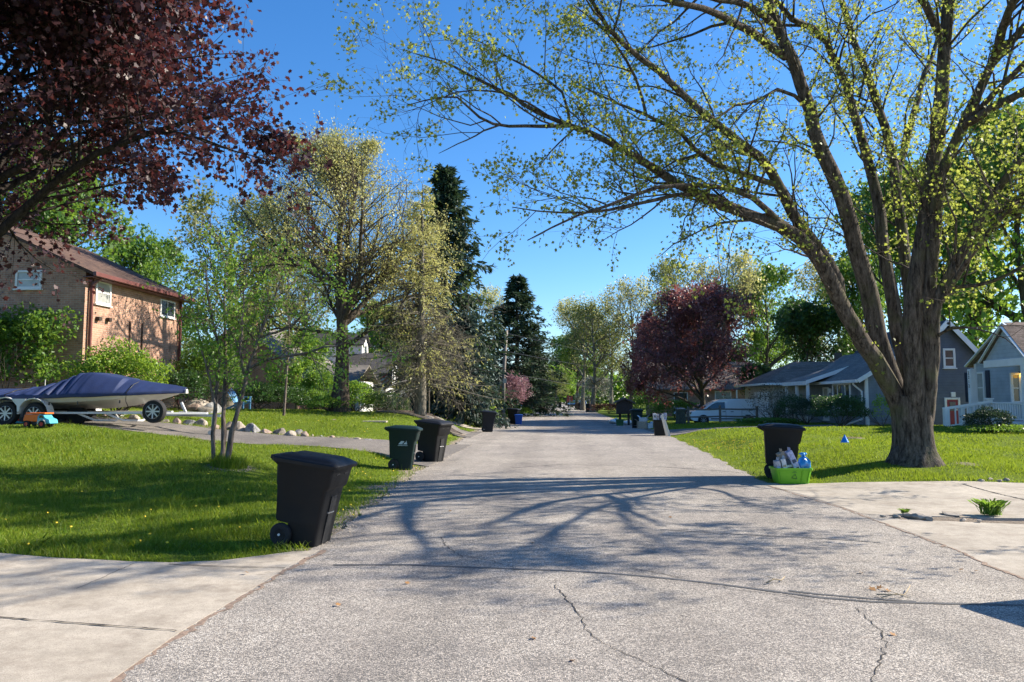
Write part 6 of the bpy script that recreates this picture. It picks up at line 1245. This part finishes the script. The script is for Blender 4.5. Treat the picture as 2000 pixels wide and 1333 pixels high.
# ------------------------------------------------------------------ utility pole and wires
M_POLE = barkmat('weathered_pole_wood', (.13, .11, .095), (.27, .24, .21), 10, .4); q = on(982, 56); ph_ = 1.7 + 135 / 1444 * 56 - q[2]
t = thing('utility_pole', tuple(q), 'weathered wooden utility pole on the left in front of the big spruce', 'utility pole'); b_ = B(); b_.tube([(0, 0, -.3), (.05, 0, ph_ * .5), (.28, 0, ph_)], [.17, .15, .12], 10); b_.build('shaft', M_POLE, t, True)
b_ = B()
for hh, dr in ((ph_ - 1.6, .15), (ph_ - 3.2, -.9), (ph_ - .2, .1)):
    for ex, ey in ((95, 62), (2, 150)):
        P = [np.array([.2, 0, hh]) * (1 - s_) + np.array([ex * .35 if ex > 50 else 6, ey, hh + dr * 1.5]) * s_ + [0, 0, -4 * 1.0 * s_ * (1 - s_)] for s_ in np.linspace(0, 1, 12)]; b_.tube(P, .014, 4)
b_.build('wire', M_BLACKM, t)
b_ = B(); b_.bb(.02, .3, -.2, -.14, ph_ * .42, ph_ * .42 + .35); b_.build('meter_box', M_STEELM, t)
# thin garden stake, bird-house post, flag
q = on(838, 38); t = thing('garden_stake', tuple(q), 'thin brown stake standing in the lawn right of the larch-like trunk', 'stake'); b_ = B(); b_.cyl((0, 0, -.1), (0, 0, 1.5), .035, n=6); b_.build('rod', M_RAILW, t); b_ = B(); b_.cyl((0, 0, 1.5), (0, 0, 1.56), .05, .02, n=6); b_.build('cap', M_RAILW, t)
q = on(766, 52); t = thing('flag', (q[0], q[1], q[2]), 'small striped flag on a pole above the clipped hedge', 'flag'); b_ = B(); b_.bar((0, 0, 0), (.1, 0, 3.2), .045); b_.build('pole', M_WHITE, t)
fl = B(); n1_, n2_ = 9, 8
V = [(-.9 * i / 8 * (1 - .35 * j / 7) - .02, .05 * math.sin(i * 1.2 + j), 3.1 - .95 * j / 7 - .55 * i / 8) for i in range(9) for j in range(8)]
FR = []; FW = []
for i in range(8):
    for j in range(7): (FR if j % 2 == 0 else FW).append((i * 8 + j, (i + 1) * 8 + j, (i + 1) * 8 + j + 1, i * 8 + j + 1))
fl.add(V, FR); fr_ = fl.build('cloth', plain('flag_red', (.4, .03, .05), .8), t); fl = B(); fl.add(V, [f for f in FW if f[0] >= 0]); fl.build('white_stripes', plain('flag_white', (.6, .6, .62), .8), fr_)
idx_ = sorted({q_ for i in range(3) for j in range(4) for q_ in (i * 8 + j, (i + 1) * 8 + j, (i + 1) * 8 + j + 1, i * 8 + j + 1)}); mp_ = {a: k for k, a in enumerate(idx_)}; fl = B(); fl.add([(V[a][0], V[a][1] - .012, V[a][2]) for a in idx_], [tuple(mp_[q_] for q_ in f_) for f_ in [(i * 8 + j, (i + 1) * 8 + j, (i + 1) * 8 + j + 1, i * 8 + j + 1) for i in range(3) for j in range(4)]]); fl.build('blue_canton', plain('flag_blue', (.02, .04, .2), .8), fr_)

# ------------------------------------------------------------------ covered boat on its trailer
Yb = 21.7; xbow = pY(362, 775, Yb)[0]; zg_ = 1.0; Lb = 6.9; xs = xbow - Lb
zk = pY(200, 800, Yb)[2]; zd = pY(200, 776, Yb)[2]; ztop = pY(190, 730, Yb - .3)[2]
bt_ = thing('boat', (xs, Yb, gz(xs + 3, Yb)), 'white motor boat under a wrinkled navy blue cover on a trailer', 'boat'); ob = np.array(bt_.location)
M_HULL = plain('cream_white_gelcoat', (.60, .58, .52), .3, .05, 2, coat=.3); M_COVER = plain('navy_canvas', (.014, .028, .095), .65, .12, 4, bmp=.3, bscale=25); M_STRIPE = plain('red_brown_stripe', (.16, .05, .04), .4)
def hsec(s_):
    """half-breadth and heights of the hull at fraction s_ from stern to bow"""
    bw = 1.12 * (1 - max(0, (s_ - .5) / .5) ** 2.3 * .96); kz = zk + .02 + .42 * max(0, (s_ - .62) / .38) ** 1.8; cz_ = zk + .22 + .30 * max(0, (s_ - .55) / .45) ** 1.5; dz_ = zd + .03 + .15 * s_ ** 3; return bw, kz, cz_, dz_
secs = []
for i in range(22):
    s_ = i / 21; bw, kz, cz_, dz_ = hsec(s_); x = xs + Lb * s_ + (.0)
    secs.append([(x, Yb - bw, dz_), (x - .02, Yb - bw * .97, (dz_ + cz_) / 2), (x - .05 * s_, Yb - bw * .88, cz_), (x - .25 * s_ ** 3, Yb, kz), (x - .05 * s_, Yb + bw * .88, cz_), (x - .02, Yb + bw * .97, (dz_ + cz_) / 2), (x, Yb + bw, dz_)])
b_ = B(); b_.loft(secs); b_.build('hull', M_HULL, bt_, True, world=True, auto=25)
b_ = B(); ss = np.linspace(0, .97, 20); b_.loft([[(xs + Lb * s_, Yb - hsec(s_)[0] * 1.012, hsec(s_)[3] - .02), (xs + Lb * s_, Yb - hsec(s_)[0] * 1.012, hsec(s_)[3] - .06), (xs + Lb * s_, Yb - hsec(s_)[0] * .96, hsec(s_)[3] - .06), (xs + Lb * s_, Yb - hsec(s_)[0] * .96, hsec(s_)[3] - .02)] for s_ in ss]); b_.build('stripe', M_STRIPE, bt_, world=True)
# cover: ridge height along the boat, taut to the windscreen, folds running down
def ridge(s_):
    xs_ = [0, .12, .28, .40, .50, .56, .62, .72, .84, .95, 1.0]; hh = [.24, .20, .20, .27, .46, .63, .64, .48, .31, .17, .08]; return np.interp(s_, xs_, hh)
nS, nT = 240, 44; secs = []
for i in range(nS):
    s_ = i / (nS - 1) * 1.0; bw, kz, cz_, dz_ = hsec(min(s_, .995)); x = xs + Lb * s_ + .03; rg = ridge(s_); sk = .15 * (1 - s_ * .45) * (1.25 if s_ < .45 else 1) + .006 * math.sin(s_ * 40); row = []
    for j in range(nT):
        u = -1 + 2 * j / (nT - 1); a = abs(u)
        if a > .84:  # skirt hanging over the gunwale
            k = (a - .84) / .16; y = bw * 1.03 + .02; z = dz_ + .03 - sk * k
        else:
            v = a / .84; y = (bw * 1.03 + .02) * v; flat = .42 if .35 < s_ < .75 else .1
            z = dz_ + .03 + rg * (1 if v < flat else 1 - ((v - flat) / (1 - flat)) ** 1.25)
            amp = .11 * math.exp(-((s_ - .47) / .09) ** 2) + .045 * math.exp(-((s_ - .18) / .15) ** 2) + .004
            z -= amp * (1 - abs(math.sin(s_ * 62 + 2.2 * v + 1.4 * math.sin(s_ * 23)))) ** 2.2 * 1.6 * min(1, v * 2.2) * (1.15 - v * .5)
            y += amp * .5 * math.sin(s_ * 133 + 1) * v
        if a > .84: y += .008 * math.sin(s_ * 70 + 2) * ((a - .84) / .16)
        row.append((x + .02 * math.sin(j) * 0, Yb + math.copysign(y, u), z))
    secs.append(row)
b_ = B(); b_.loft(secs, caps=False, closed=False); cv = b_.build('cover', M_COVER, bt_, True, world=True)
md = cv.modifiers.new('s', 'SOLIDIFY'); md.thickness = .006
for s_ in (.30, .80):
    bw, kz, cz_, dz_ = hsec(s_); rg = ridge(s_) * .98; x = xs + Lb * s_ + .03; b_ = B()
    b_.tube([(x, Yb - bw * .9, kz - .05), (x, Yb - bw * 1.07, dz_ - .22), (x, Yb - bw * 1.07, dz_ + .03), (x, Yb - bw * .6, dz_ + rg * .62 + .05), (x, Yb, dz_ + rg + .05), (x, Yb + bw * .6, dz_ + rg * .62 + .05), (x, Yb + bw * 1.07, dz_ + .03), (x, Yb + bw * .9, kz - .05)], .014, 6); b_.build('strap', M_BLACKM, bt_, True, world=True)
b_ = B()
for s_ in (.28, .5, .62, .78): b_.box((xs + Lb * s_, Yb - hsec(s_)[0] * 1.04, hsec(s_)[3] - .24), (.03, .03, .09))
b_.build('strap_buckle', M_BLACKM, bt_, world=True)
b_ = B(); b_.loft([[(xbow - .1 + a_, Yb + d_ * .08, zd + .1 + c_) for d_, c_ in ((-1, 0), (1, 0), (.6, .14), (-.6, .14))] for a_ in (0, .16)]); b_.build('bow_cap', M_HULL, bt_, world=True, bev=.02)
b_ = B(); b_.cyl((pY(66, 750, Yb)[0], Yb + .5, zd + .2), (pY(66, 750, Yb)[0], Yb + .5, zd + .55), .012, n=6); b_.build('light_staff', M_HULL, bt_, world=True)
# trailer
M_TRW = plain('white_trailer_paint', (.62, .62, .62), .4, .08, 3)
tx0 = pY(-60, 800, Yb - .9)[0]; xt2 = pY(432, 815, Yb)[0]; zfr = pY(240, 807, Yb - .9)[2]
tr_ = thing('boat_trailer', (pY(200, 800, Yb)[0], Yb, gz(-14, Yb)), 'white twin-axle boat trailer with a spare wheel on its tongue side', 'trailer')
b_ = B()
for sd in (-1, 1):
    yy_ = Yb + sd * .9; b_.bar((tx0, yy_, zfr), (pY(300, 800, yy_)[0] if sd < 0 else xt2 - 2.0, yy_, zfr), .11, .06); b_.bar((xt2 - 1.75, yy_, zfr - .01), (xt2 - .45, Yb, zfr - .03), .10, .06)
b_.build('frame', M_TRW, tr_, world=True, bev=.008)
b_ = B(); b_.bar((xt2 - 1.9, Yb, zfr - .06), (xt2, Yb, zfr - .10), .10, .08); b_.build('tongue', M_STEELM, tr_, world=True, bev=.01); b_ = B(); b_.bar((xt2 - .25, Yb, zfr - .12), (xt2 - .25, Yb, gz(xt2 - .25, Yb) + .02), .06); b_.cyl((xt2 - .3, Yb - .05, gz(xt2 - .25, Yb) + .08), (xt2 - .3, Yb + .05, gz(xt2 - .25, Yb) + .08), .08, n=12); b_.build('jack', M_STEELM, tr_, world=True)
b_ = B(); b_.bar((xt2 - 1.1, Yb, zfr), (xt2 - 1.25, Yb, zfr + .3), .06); b_.build('winch_post', M_TRW, tr_, world=True)
for sx in (pY(150, 815, Yb - .9)[0], pY(205, 815, Yb - .9)[0]):
    b_ = B(); b_.tube([(sx, Yb - .9, zfr), (sx + .35, Yb - .6, zfr - .22), (sx + .6, Yb, zfr - .25), (sx + .35, Yb + .6, zfr - .22), (sx, Yb + .9, zfr)], .035, 6); b_.build('cross_member', M_TRW, tr_, True, world=True)
def twheel(x, y, z, r_, rimm, par, label=None, side=-1, rxr=0):
    w_ = wheel(par, 0, 0, 0, r_, .2, side); L = np.array([x, y, z]) - root_loc(par); w_.location = L; w_.name = 'wheel'; return w_
wy = Yb - 1.12
for pxw in (15, 70):
    for sd in (-1, 1):
        xw = pY(pxw, 806, wy)[0]; twheel(xw, Yb + sd * 1.12, gz(xw, Yb) + .34, .34, None, tr_, side=sd)
for sd in (-1, 1):
    xa_, xb_ = pY(15, 800, wy)[0], pY(70, 800, wy)[0]; f_ = B(); top = []; 
    for xx in (xa_, xb_):
        for k in range(13):
            a = math.pi * (1 - k / 12); top.append((xx + .46 * math.cos(a), max(gz(xx, Yb) + .34 + .44 * math.sin(a), 0)))
    cl_ = [p for p in top]; V = []; 
    for (x, z) in cl_: V += [(x, Yb + sd * .98, z), (x, Yb + sd * 1.26, z), (x, Yb + sd * 1.27, z + .03), (x, Yb + sd * .98, z + .03), ]
    V2 = [V[i:i + 4] for i in range(0, len(V), 4)]; f_.loft(V2)
    # side skirt between the two arches
    zf_ = gz(xa_, Yb) + .34; f_.prism([(xa_ + .40, zf_ + .05), (xb_ - .40, zf_ + .05), (xb_ - .38, zf_ + .22), (xb_ - .2, zf_ + .42), (xa_ + .2, zf_ + .42), (xa_ + .38, zf_ + .22)], Yb + sd * 1.25, Yb + sd * 1.27, 'y')
    f_.build('fender', M_TRW, tr_, world=True, auto=None)
b_ = B(); b_.bb(pY(101, 800, wy)[0], pY(107, 800, wy)[0], Yb - .945, Yb - .93, zfr - .03, zfr + .03); b_.build('side_reflector', plain('amber_lens', (.5, .12, .02), .3), tr_, world=True)
xw = pY(300, 803, Yb - 1.05)[0]; w_ = twheel(xw, Yb - 1.0, pY(300, 804, Yb - 1.05)[2], .335, None, tr_, side=-1)
b_ = B(); b_.bar((xw, Yb - .95, pY(300, 804, Yb)[2]), (xw, Yb - .75, zfr), .06); b_.build('spare_carrier', M_TRW, tr_, world=True)
# old tyre lying under the boat
xw = pY(150, 825, Yb - .1)[0]; t = thing('old_tyre', (xw, Yb - .1, gz(xw, Yb) + .30), 'dark old tyre standing in the shadow under the boat', 'tyre'); b_ = B(); b_.loft([[(f_ * .30 * math.cos(k * .2618), d_, f_ * .30 * math.sin(k * .2618)) for k in range(24)] for f_, d_ in ((.6, -.09), (.92, -.1), (1, -.06), (1, .06), (.92, .1), (.6, .09))]); b_.build('tread', M_TYRE, t, True, auto=40); b_ = B(); b_.cyl((0, -.04, 0), (0, .04, 0), .17, n=16); b_.build('rim', M_CPLAS, t)

# ------------------------------------------------------------------ toy dump truck and scattered toys
M_TOYO = plastic('orange_toy_plastic', (.85, .16, .01), .35); M_TOYC = plastic('sky_blue_toy_plastic', (.08, .42, .58), .35); M_TOYR = plastic('red_toy_plastic', (.45, .03, .02), .4)
q = gp(78, 835); t = thing('toy_truck', tuple(q), 'orange and light blue toy dump truck on the lawn before the boat', 'toy truck', rz=R(-4)); s_ = .78 / .8
b_ = B(); b_.loft([[(x, -.15, z) , (x2, -.15, z2), (x2, .15, z2), (x, .15, z)] for (x, z, x2, z2) in ((-.38, .17, -.34, .34), (.06, .15, .10, .34))]); b_.build('tipper', M_TOYO, t, bev=.015); b_ = B(); b_.bb(-.30, .26, -.16, .16, .35, .385); b_.build('canopy', M_TOYO, t, bev=.012)
b_ = B(); b_.prism([(.02, .10), (.02, .30), (.08, .345), (.2, .34), (.27, .25), (.38, .21), (.41, .10)], -.15, .15, 'y'); b_.build('cab', M_TOYC, t, bev=.02)
b_ = B(); b_.prism([(.09, .25), (.10, .32), (.18, .32), (.23, .25)], -.155, .155, 'y'); b_.build('window', M_CGLASS, t)
b_ = B(); b_.bb(-.3, .36, -.1, .1, .08, .14); b_.build('chassis', M_CPLAS, t)
for xx in (-.26, .18):
    for sd in (-1, 1): b_ = B(); b_.cyl((xx, sd * .11, .09), (xx, sd * .175, .09), .09, n=18); w_ = b_.build('wheel', M_TYRE, t, bev=.01); b_ = B(); b_.cyl((xx, sd * .17, .09), (xx, sd * .182, .09), .05, n=14); b_.build('hub', M_TOYR, w_)
b_ = B()
b_.tube([(.18 + .115 * math.cos(a), -.165, .09 + .115 * math.sin(a)) for a in np.linspace(0, math.pi, 9)], .014, 6); b_.build('wheel_guard', M_HULL, t)
q = gp(36, 827); t = thing('toy_tray', tuple(q), 'flat light blue toy tray left of the orange toy truck', 'toy'); b_ = B(); b_.box((0, 0, .04), (.5, .3, .05), (0, R(5), 0)); b_.build('tray', M_TOYC, t, bev=.02); b_ = B(); b_.cyl((-.02, 0, .05), (-.02, 0, .14), .03, .02, 10); b_.build('knob', M_TOYR, t)

# ------------------------------------------------------------------ blue garden chair
M_ADI = plain('sky_blue_chair_paint', (.16, .38, .62), .45, .08, 5); q = on(466, 33.5); t = thing('garden_chair', tuple(q), 'sky blue slatted garden chair standing on the upper left lawn', 'chair', rz=R(-8)); 
for k in range(5):
    y_k = -.22 + .11 * k; tp2 = 1.0 - .05 * abs(k - 2) ** 1.5; b_ = B(); b_.bar((-.10, y_k, .34), (-.42, y_k * 1.15, tp2), .09, .02); b_.build('back_slat', M_ADI, t, bev=.004)
b_ = B()
for k in range(5): x_k = -.08 + .11 * k; b_.box((x_k, 0, .33 + .02 * k), (.09, .52, .02), (0, R(-9), 0))
b_.build('seat', M_ADI, t)
for sd in (-1, 1):
    b_ = B(); b_.bar((-.5, sd * .27, .02), (.44, sd * .27, .40), .03, .09); b_.build('side_rail', M_ADI, t); b_ = B(); b_.bar((.40, sd * .29, 0), (.40, sd * .29, .58), .09, .03); b_.build('leg', M_ADI, t); b_ = B(); b_.box((.06, sd * .31, .60), (.78, .12, .025)); b_.build('arm', M_ADI, t, bev=.01)

# ------------------------------------------------------------------ stones edging the drive
M_ROCK = []
for i, (lo_, hi_) in enumerate((((.22, .18, .14), (.46, .40, .33)), ((.10, .095, .09), (.38, .37, .36)), ((.20, .14, .11), (.40, .30, .24)), ((.09, .075, .06), (.26, .23, .19)))):
    m, nt, b = _mat('field_stone'); n = tex(nt, 'noise', 7, detail=8, rough=.7); nt.links.new(ramp(nt, n.outputs['Fac'], [(.35, lo_), (.65, hi_)]), b.inputs['Base Color']); b.inputs['Roughness'].default_value = .9; bump(nt, b, n.outputs['Fac'], .6, .03); M_ROCK.append(m)
import bmesh
def rock(loc, sx, sy, sz, i, label, group, name='rock'):
    r = random.Random(i * 13 + 5); bm = bmesh.new(); bmesh.ops.create_icosphere(bm, subdivisions=3, radius=1)
    pl = [(Vector((r.uniform(-1, 1), r.uniform(-1, 1), r.uniform(-.4, 1))).normalized(), r.uniform(.55, .85)) for _ in range(9)]
    for v in bm.verts:
        for n_, d_ in pl:
            k = v.co.dot(n_) - d_
            if k > 0: v.co -= n_ * k * .92
        v.co *= 1 + r.uniform(-.015, .015)
    for v in bm.verts: v.co = Vector((v.co.x * sx, v.co.y * sy, v.co.z * sz + sz * .45))
    me = bpy.data.meshes.new(name); bm.to_mesh(me); bm.free(); me.set_sharp_from_angle(angle=R(30)) if False else None
    o = link(name, me, M_ROCK[0 if 60 <= i < 90 else i % 4], None, False); o.location = loc; o.rotation_euler = (0, 0, r.uniform(0, 6)); return tag(o, label, 'rock', group)
rk = [(392, 838, 24.2, .32, .24, 'rounded brown boulder right of the trailer tongue'), (372, 840, 24.1, .3, .2, 'flat grey stone half under the trailer tongue'), (345, 838, 24.0, .22, .2, 'blocky grey stone under the boat bow'), (322, 838, 24.0, .16, .15, None), (262, 832, 24.0, .28, .2, 'tan stone seen beneath the boat keel'), (295, 838, 24, .18, .12, None),
      (420, 842, 23.8, .2, .15, None), (448, 840, 24.0, .26, .3, 'pinkish upright stone behind the birch stems'), (468, 841, 23.9, .3, .32, 'whitest big stone between the birch stems'), (492, 842, 23.8, .34, .30, 'large tan triangular stone right of the birch stems'),
      (520, 845, 23.9, .3, .16, 'dark low stone in shade right of the tan triangular one'), (545, 845, 23.9, .26, .25, 'grey speckled stone in the middle of the drive edge'), (568, 849, 23.7, .32, .20, 'broad pink-grey stone in the drive edge'), (583, 841, 24.2, .2, .2, 'small stone behind the broad pink-grey one'), (596, 846, 23.9, .17, .18, None), (592, 850, 23.6, .16, .14, None), (610, 848, 24, .1, .08, None),
      (628, 850, 23.8, .13, .09, None), (649, 853, 23.7, .16, .1, None), (672, 855, 23.7, .3, .07, 'long flat pale stone near the end of the drive edge'), (697, 856, 23.7, .22, .1, 'dark flat stone near the end of the drive edge'), (718, 858, 23.7, .26, .09, 'flat brown stone close to the dark green bin'), (736, 860, 23.6, .14, .05, None), (748, 862, 23.6, .18, .05, None),
      (215, 826, 24.5, .22, .16, None), (228, 830, 24.3, .26, .15, None), (205, 834, 24, .2, .12, None), (190, 828, 24.4, .18, .14, None), (170, 832, 24.2, .24, .1, None), (240, 826, 24.9, .28, .2, None)]
for i, (px, py, Y, w_, h_, lab) in enumerate(rk):
    p = pY(px, py, Y); z = gz(p[0], Y); rock((p[0], Y, z - .04), w_ * .92, w_ * .66, h_ * .78, i, lab or 'one of the small stones edging the left drive', 'stones edging the left drive')
for i, (px, py, Y, w_, h_) in enumerate(((385, 790, 28.5, .7, .35), (415, 795, 28.3, .5, .3), (372, 797, 28.2, .5, .25), (402, 801, 28, .5, .18))): p = pY(px, py, Y); rock((p[0], Y, gz(p[0], Y)), w_, w_ * .6, h_, 40 + i, ['big pale boulder heap stone behind the trailer tongue', 'whitish boulder right of the big heap stone', 'low pale boulder left of the heap', 'flat pale boulder in front of the heap'][i], 'pale boulders by the brick house')
for i, (px, py, w_, h_) in enumerate(((1770, 1006, .15, .04), (1795, 1010, .28, .05), (1815, 1014, .12, .04), (1880, 1015, .10, .03), (1858, 1003, .34, .03), (1750, 1008, .12, .03), (1724, 1007, .08, .02), (1912, 1017, .09, .03))):
    p = p0(px, py, .03); rock((p[0], p[1], .01), w_ * .6, w_ * .35, h_, 60 + i, 'one of the pale stones in the joint between the right-hand slabs', 'stones in the slab joint')
for i, px in enumerate((1915, 1935, 1952, 1966)): p = p0(px, 945 - 2 * (i % 2), .05); rock((p[0], p[1], gz(p[0], p[1])), .08, .06, .04, 80 + i, 'one of the small white stones at the lawn edge by the right slab', 'white stones at the lawn edge')
rock(tuple(on(653, 28.5)), .12, .1, .03, 90, 'small white stone alone in the mown left lawn', None)
q = gp(732, 825); t = thing('stepping_slab', (q[0], q[1], q[2]), 'pale stepping slab set in the left lawn', 'stepping slab'); b_ = B(); b_.box((0, 0, .02), (.95, .5, .06), (0, 0, .1)); b_.build('slab', M_CON, t, bev=.01)
# stone-edged flower bed round the larch-like tree
q0 = on(821, 34); M_SOIL = plain('dark_bed_soil', (.06, .045, .035), 1, .4, 9, bmp=.6, bscale=30)
t = thing('flower_bed', tuple(q0), 'raised flower bed edged with timber round the larch-like trunk', 'flower bed'); b_ = B(); b_.loft([[(a * math.cos(k * .35) * k2, c_ * math.sin(k * .35), z + gz(q0[0] + a * math.cos(k * .35), q0[1] + c_ * math.sin(k * .35)) - q0[2]) for k in range(18)] for k2, a, c_, z in ((1, 2.0, .8, -.15), (1, 1.95, .75, .08), (1, 1.7, .6, .10))]); b_.build('soil', M_SOIL, t, True)
b_ = B(); b_.tube([(2.05 * math.cos(k * .35), .82 * math.sin(k * .35), .05 + gz(q0[0] + 2.05 * math.cos(k * .35), q0[1] + .82 * math.sin(k * .35)) - q0[2]) for k in range(19)], .06, 6); b_.build('timber_edge', M_RAILW, t)

# ------------------------------------------------------------------ weeds, cone, litter
M_WEED = leafmat('weed_blade', [(.09, .20, .03), (.13, .26, .04), (.07, .16, .02)], (.4, .6, .06), .4)
q = p0(1938, 1003, .03); r = np.random.default_rng(4); n = 170; a = r.uniform(0, 6.28, n); L = r.uniform(.18, .36, n); V = np.empty((n, 7, 3)); o_ = np.stack([r.normal(0, .05, n), r.normal(0, .04, n), 0 * a], 1)
for j, (u, w2) in enumerate(((0, .008), (.4, .012), (.8, .008), (1.0, 0), (.8, -.008), (.4, -.012), (0, -.008))):
    rr_ = L * u * (.55 + .45 * r.random(n) * 0 + .15 * np.sin(a * 3)); zz_ = L * (u * 1.25 - .62 * u * u); V[:, j] = o_ + np.stack([rr_ * np.cos(a) - w2 * np.sin(a), rr_ * np.sin(a) + w2 * np.cos(a), zz_], 1)
t = thing('weed_clump', (q[0], q[1], .01), 'leafy green weed clump growing in the right-hand slab joint', 'weed'); link('leaves', npmesh('leaves', V.reshape(-1, 3), [np.arange(n * 7).reshape(n, 7)]), M_WEED, t)
t2 = thing('weed_clump', tuple(p0(1768, 1003, .02)), 'small yellowish weed tuft at the left end of the slab joint', 'weed'); o2 = link('leaves', bpy.data.objects['leaves'].data, None, t2); t2.scale = (.35, .35, .3)
q = gp(1650, 866); t = thing('utility_marker', tuple(q), 'small bright blue cone marker on the right lawn', 'marker'); b_ = B(); b_.loft([[(r_ * math.cos(k * .785 + .39), r_ * math.sin(k * .785 + .39), z) for k in range(8)] for r_, z in ((.13, .0), (.02, .22))]); b_.build('cone', plastic('bright_blue_plastic', (.01, .22, .75), .4), t); b_ = B(); b_.cyl((0, 0, .2), (0, 0, .25), .02, .015, 8); b_.build('tip', bpy.data.materials['bright_blue_plastic'], t)
q = gp(1668, 859); t = thing('manhole_cover', (q[0] + .1, q[1] + .5, q[2]), 'low rusty manhole cover in a worn patch behind the blue marker', 'manhole cover'); b_ = B(); b_.cyl((0, 0, -.05), (0, 0, .04), .42, n=24); b_.build('ring', M_CON2, t, bev=.01); b_ = B(); b_.cyl((0, 0, .041), (0, 0, .055), .34, n=24); b_.build('lid', plain('rusty_iron', (.16, .09, .06), .8, .3, 15), t)
M_TWIG = plain('dry_twig', (.36, .28, .17), .9, .2, 20)
def twig(pts, r_, label):
    P = [np.array(p0(a, b2, .02)) for a, b2 in pts]; P = [p + [0, 0, .02 + .015 * (i % 2)] for i, p in enumerate(P)]; b_ = B(); b_.tube(P, [r_ * (1 - .6 * i / len(P)) for i in range(len(P))], 6)
    for i in (1, 2):
        if i < len(P) - 1: b_.tube([P[i], P[i] + np.array([.05 * (-1) ** i, .07, .012])], [r_ * .5, r_ * .2], 4)
    o = b_.build('twig', M_TWIG, None, True); tag(o, label, 'twig', 'twigs on the road')
twig([(1497, 1143), (1512, 1139), (1526, 1138), (1533, 1134)], .007, 'short pale twig on the road left of the long one'); twig([(1712, 1166), (1745, 1170), (1768, 1166), (1778, 1152)], .006, 'forked dry twig across the tar seam on the right'); twig([(1722, 1172), (1752, 1168), (1775, 1173)], .005, 'thin dry twig lying against the forked one')
M_LEAFD = leafmat('dead_leaf', [(.34, .16, .06), (.42, .22, .08), (.25, .15, .07)], (.4, .2, .05), .2)
pl_ = [p0(a, b2, .03) for a, b2 in ((796, 1138), (1680, 1118), (1906, 1115), (1878, 1113), (880, 998), (1742, 1238), (1040, 1246), (1118, 1290), (1150, 968), (1310, 1010), (660, 1180), (480, 1118), (1040, 1060), (1720, 1148), (1705, 1150), (1730, 1152))]
for i, p in enumerate(pl_):
    me_ = npmesh('dead_leaf', (np.stack([LEAF['maple'][:, 0], LEAF['maple'][:, 1] - .5, .25 * np.abs(LEAF['maple'][:, 0])], 1)) * (.05 if i < 13 else .07), [np.arange(12)[None]]); o = link('dead_leaf', me_, M_LEAFD); o.location = p; o.rotation_euler = (.3, .2, i * 1.3); tag(o, 'one of the small dry leaves scattered over the road', 'leaf', 'dry leaves on the road')
# loose gravel along the left edge (uncountable)
r = np.random.default_rng(12); n = 2600; y = r.uniform(8.6, 24, n) ** 1.0; x = xl(y) + r.normal(-.05, .22, n); k = x > -20; x, y = x[k], y[k]; n = len(x); s_ = r.uniform(.006, .016, n)
z = np.where(edged(x, y) < 0, .012, zt(x, y)); Tq = np.array([(1, 0, 0), (0, 1, 0), (-1, 0, 0), (0, -1, 0), (0, 0, .8)]); an = r.uniform(0, 6.28, n); ca, sa = np.cos(an)[:, None], np.sin(an)[:, None]
V = np.stack([x[:, None] + s_[:, None] * (Tq[:, 0] * ca - Tq[:, 1] * sa), y[:, None] + s_[:, None] * (Tq[:, 0] * sa + Tq[:, 1] * ca), z[:, None] + s_[:, None] * Tq[:, 2]], -1).reshape(-1, 3); ix = np.arange(n)[:, None] * 5
tag(link('gravel', npmesh('gravel', V, [np.concatenate([ix + np.array([[0, 1, 4]]), ix + np.array([[1, 2, 4]]), ix + np.array([[2, 3, 4]]), ix + np.array([[3, 0, 4]])])]), M_ROCK[0]), kind='stuff')
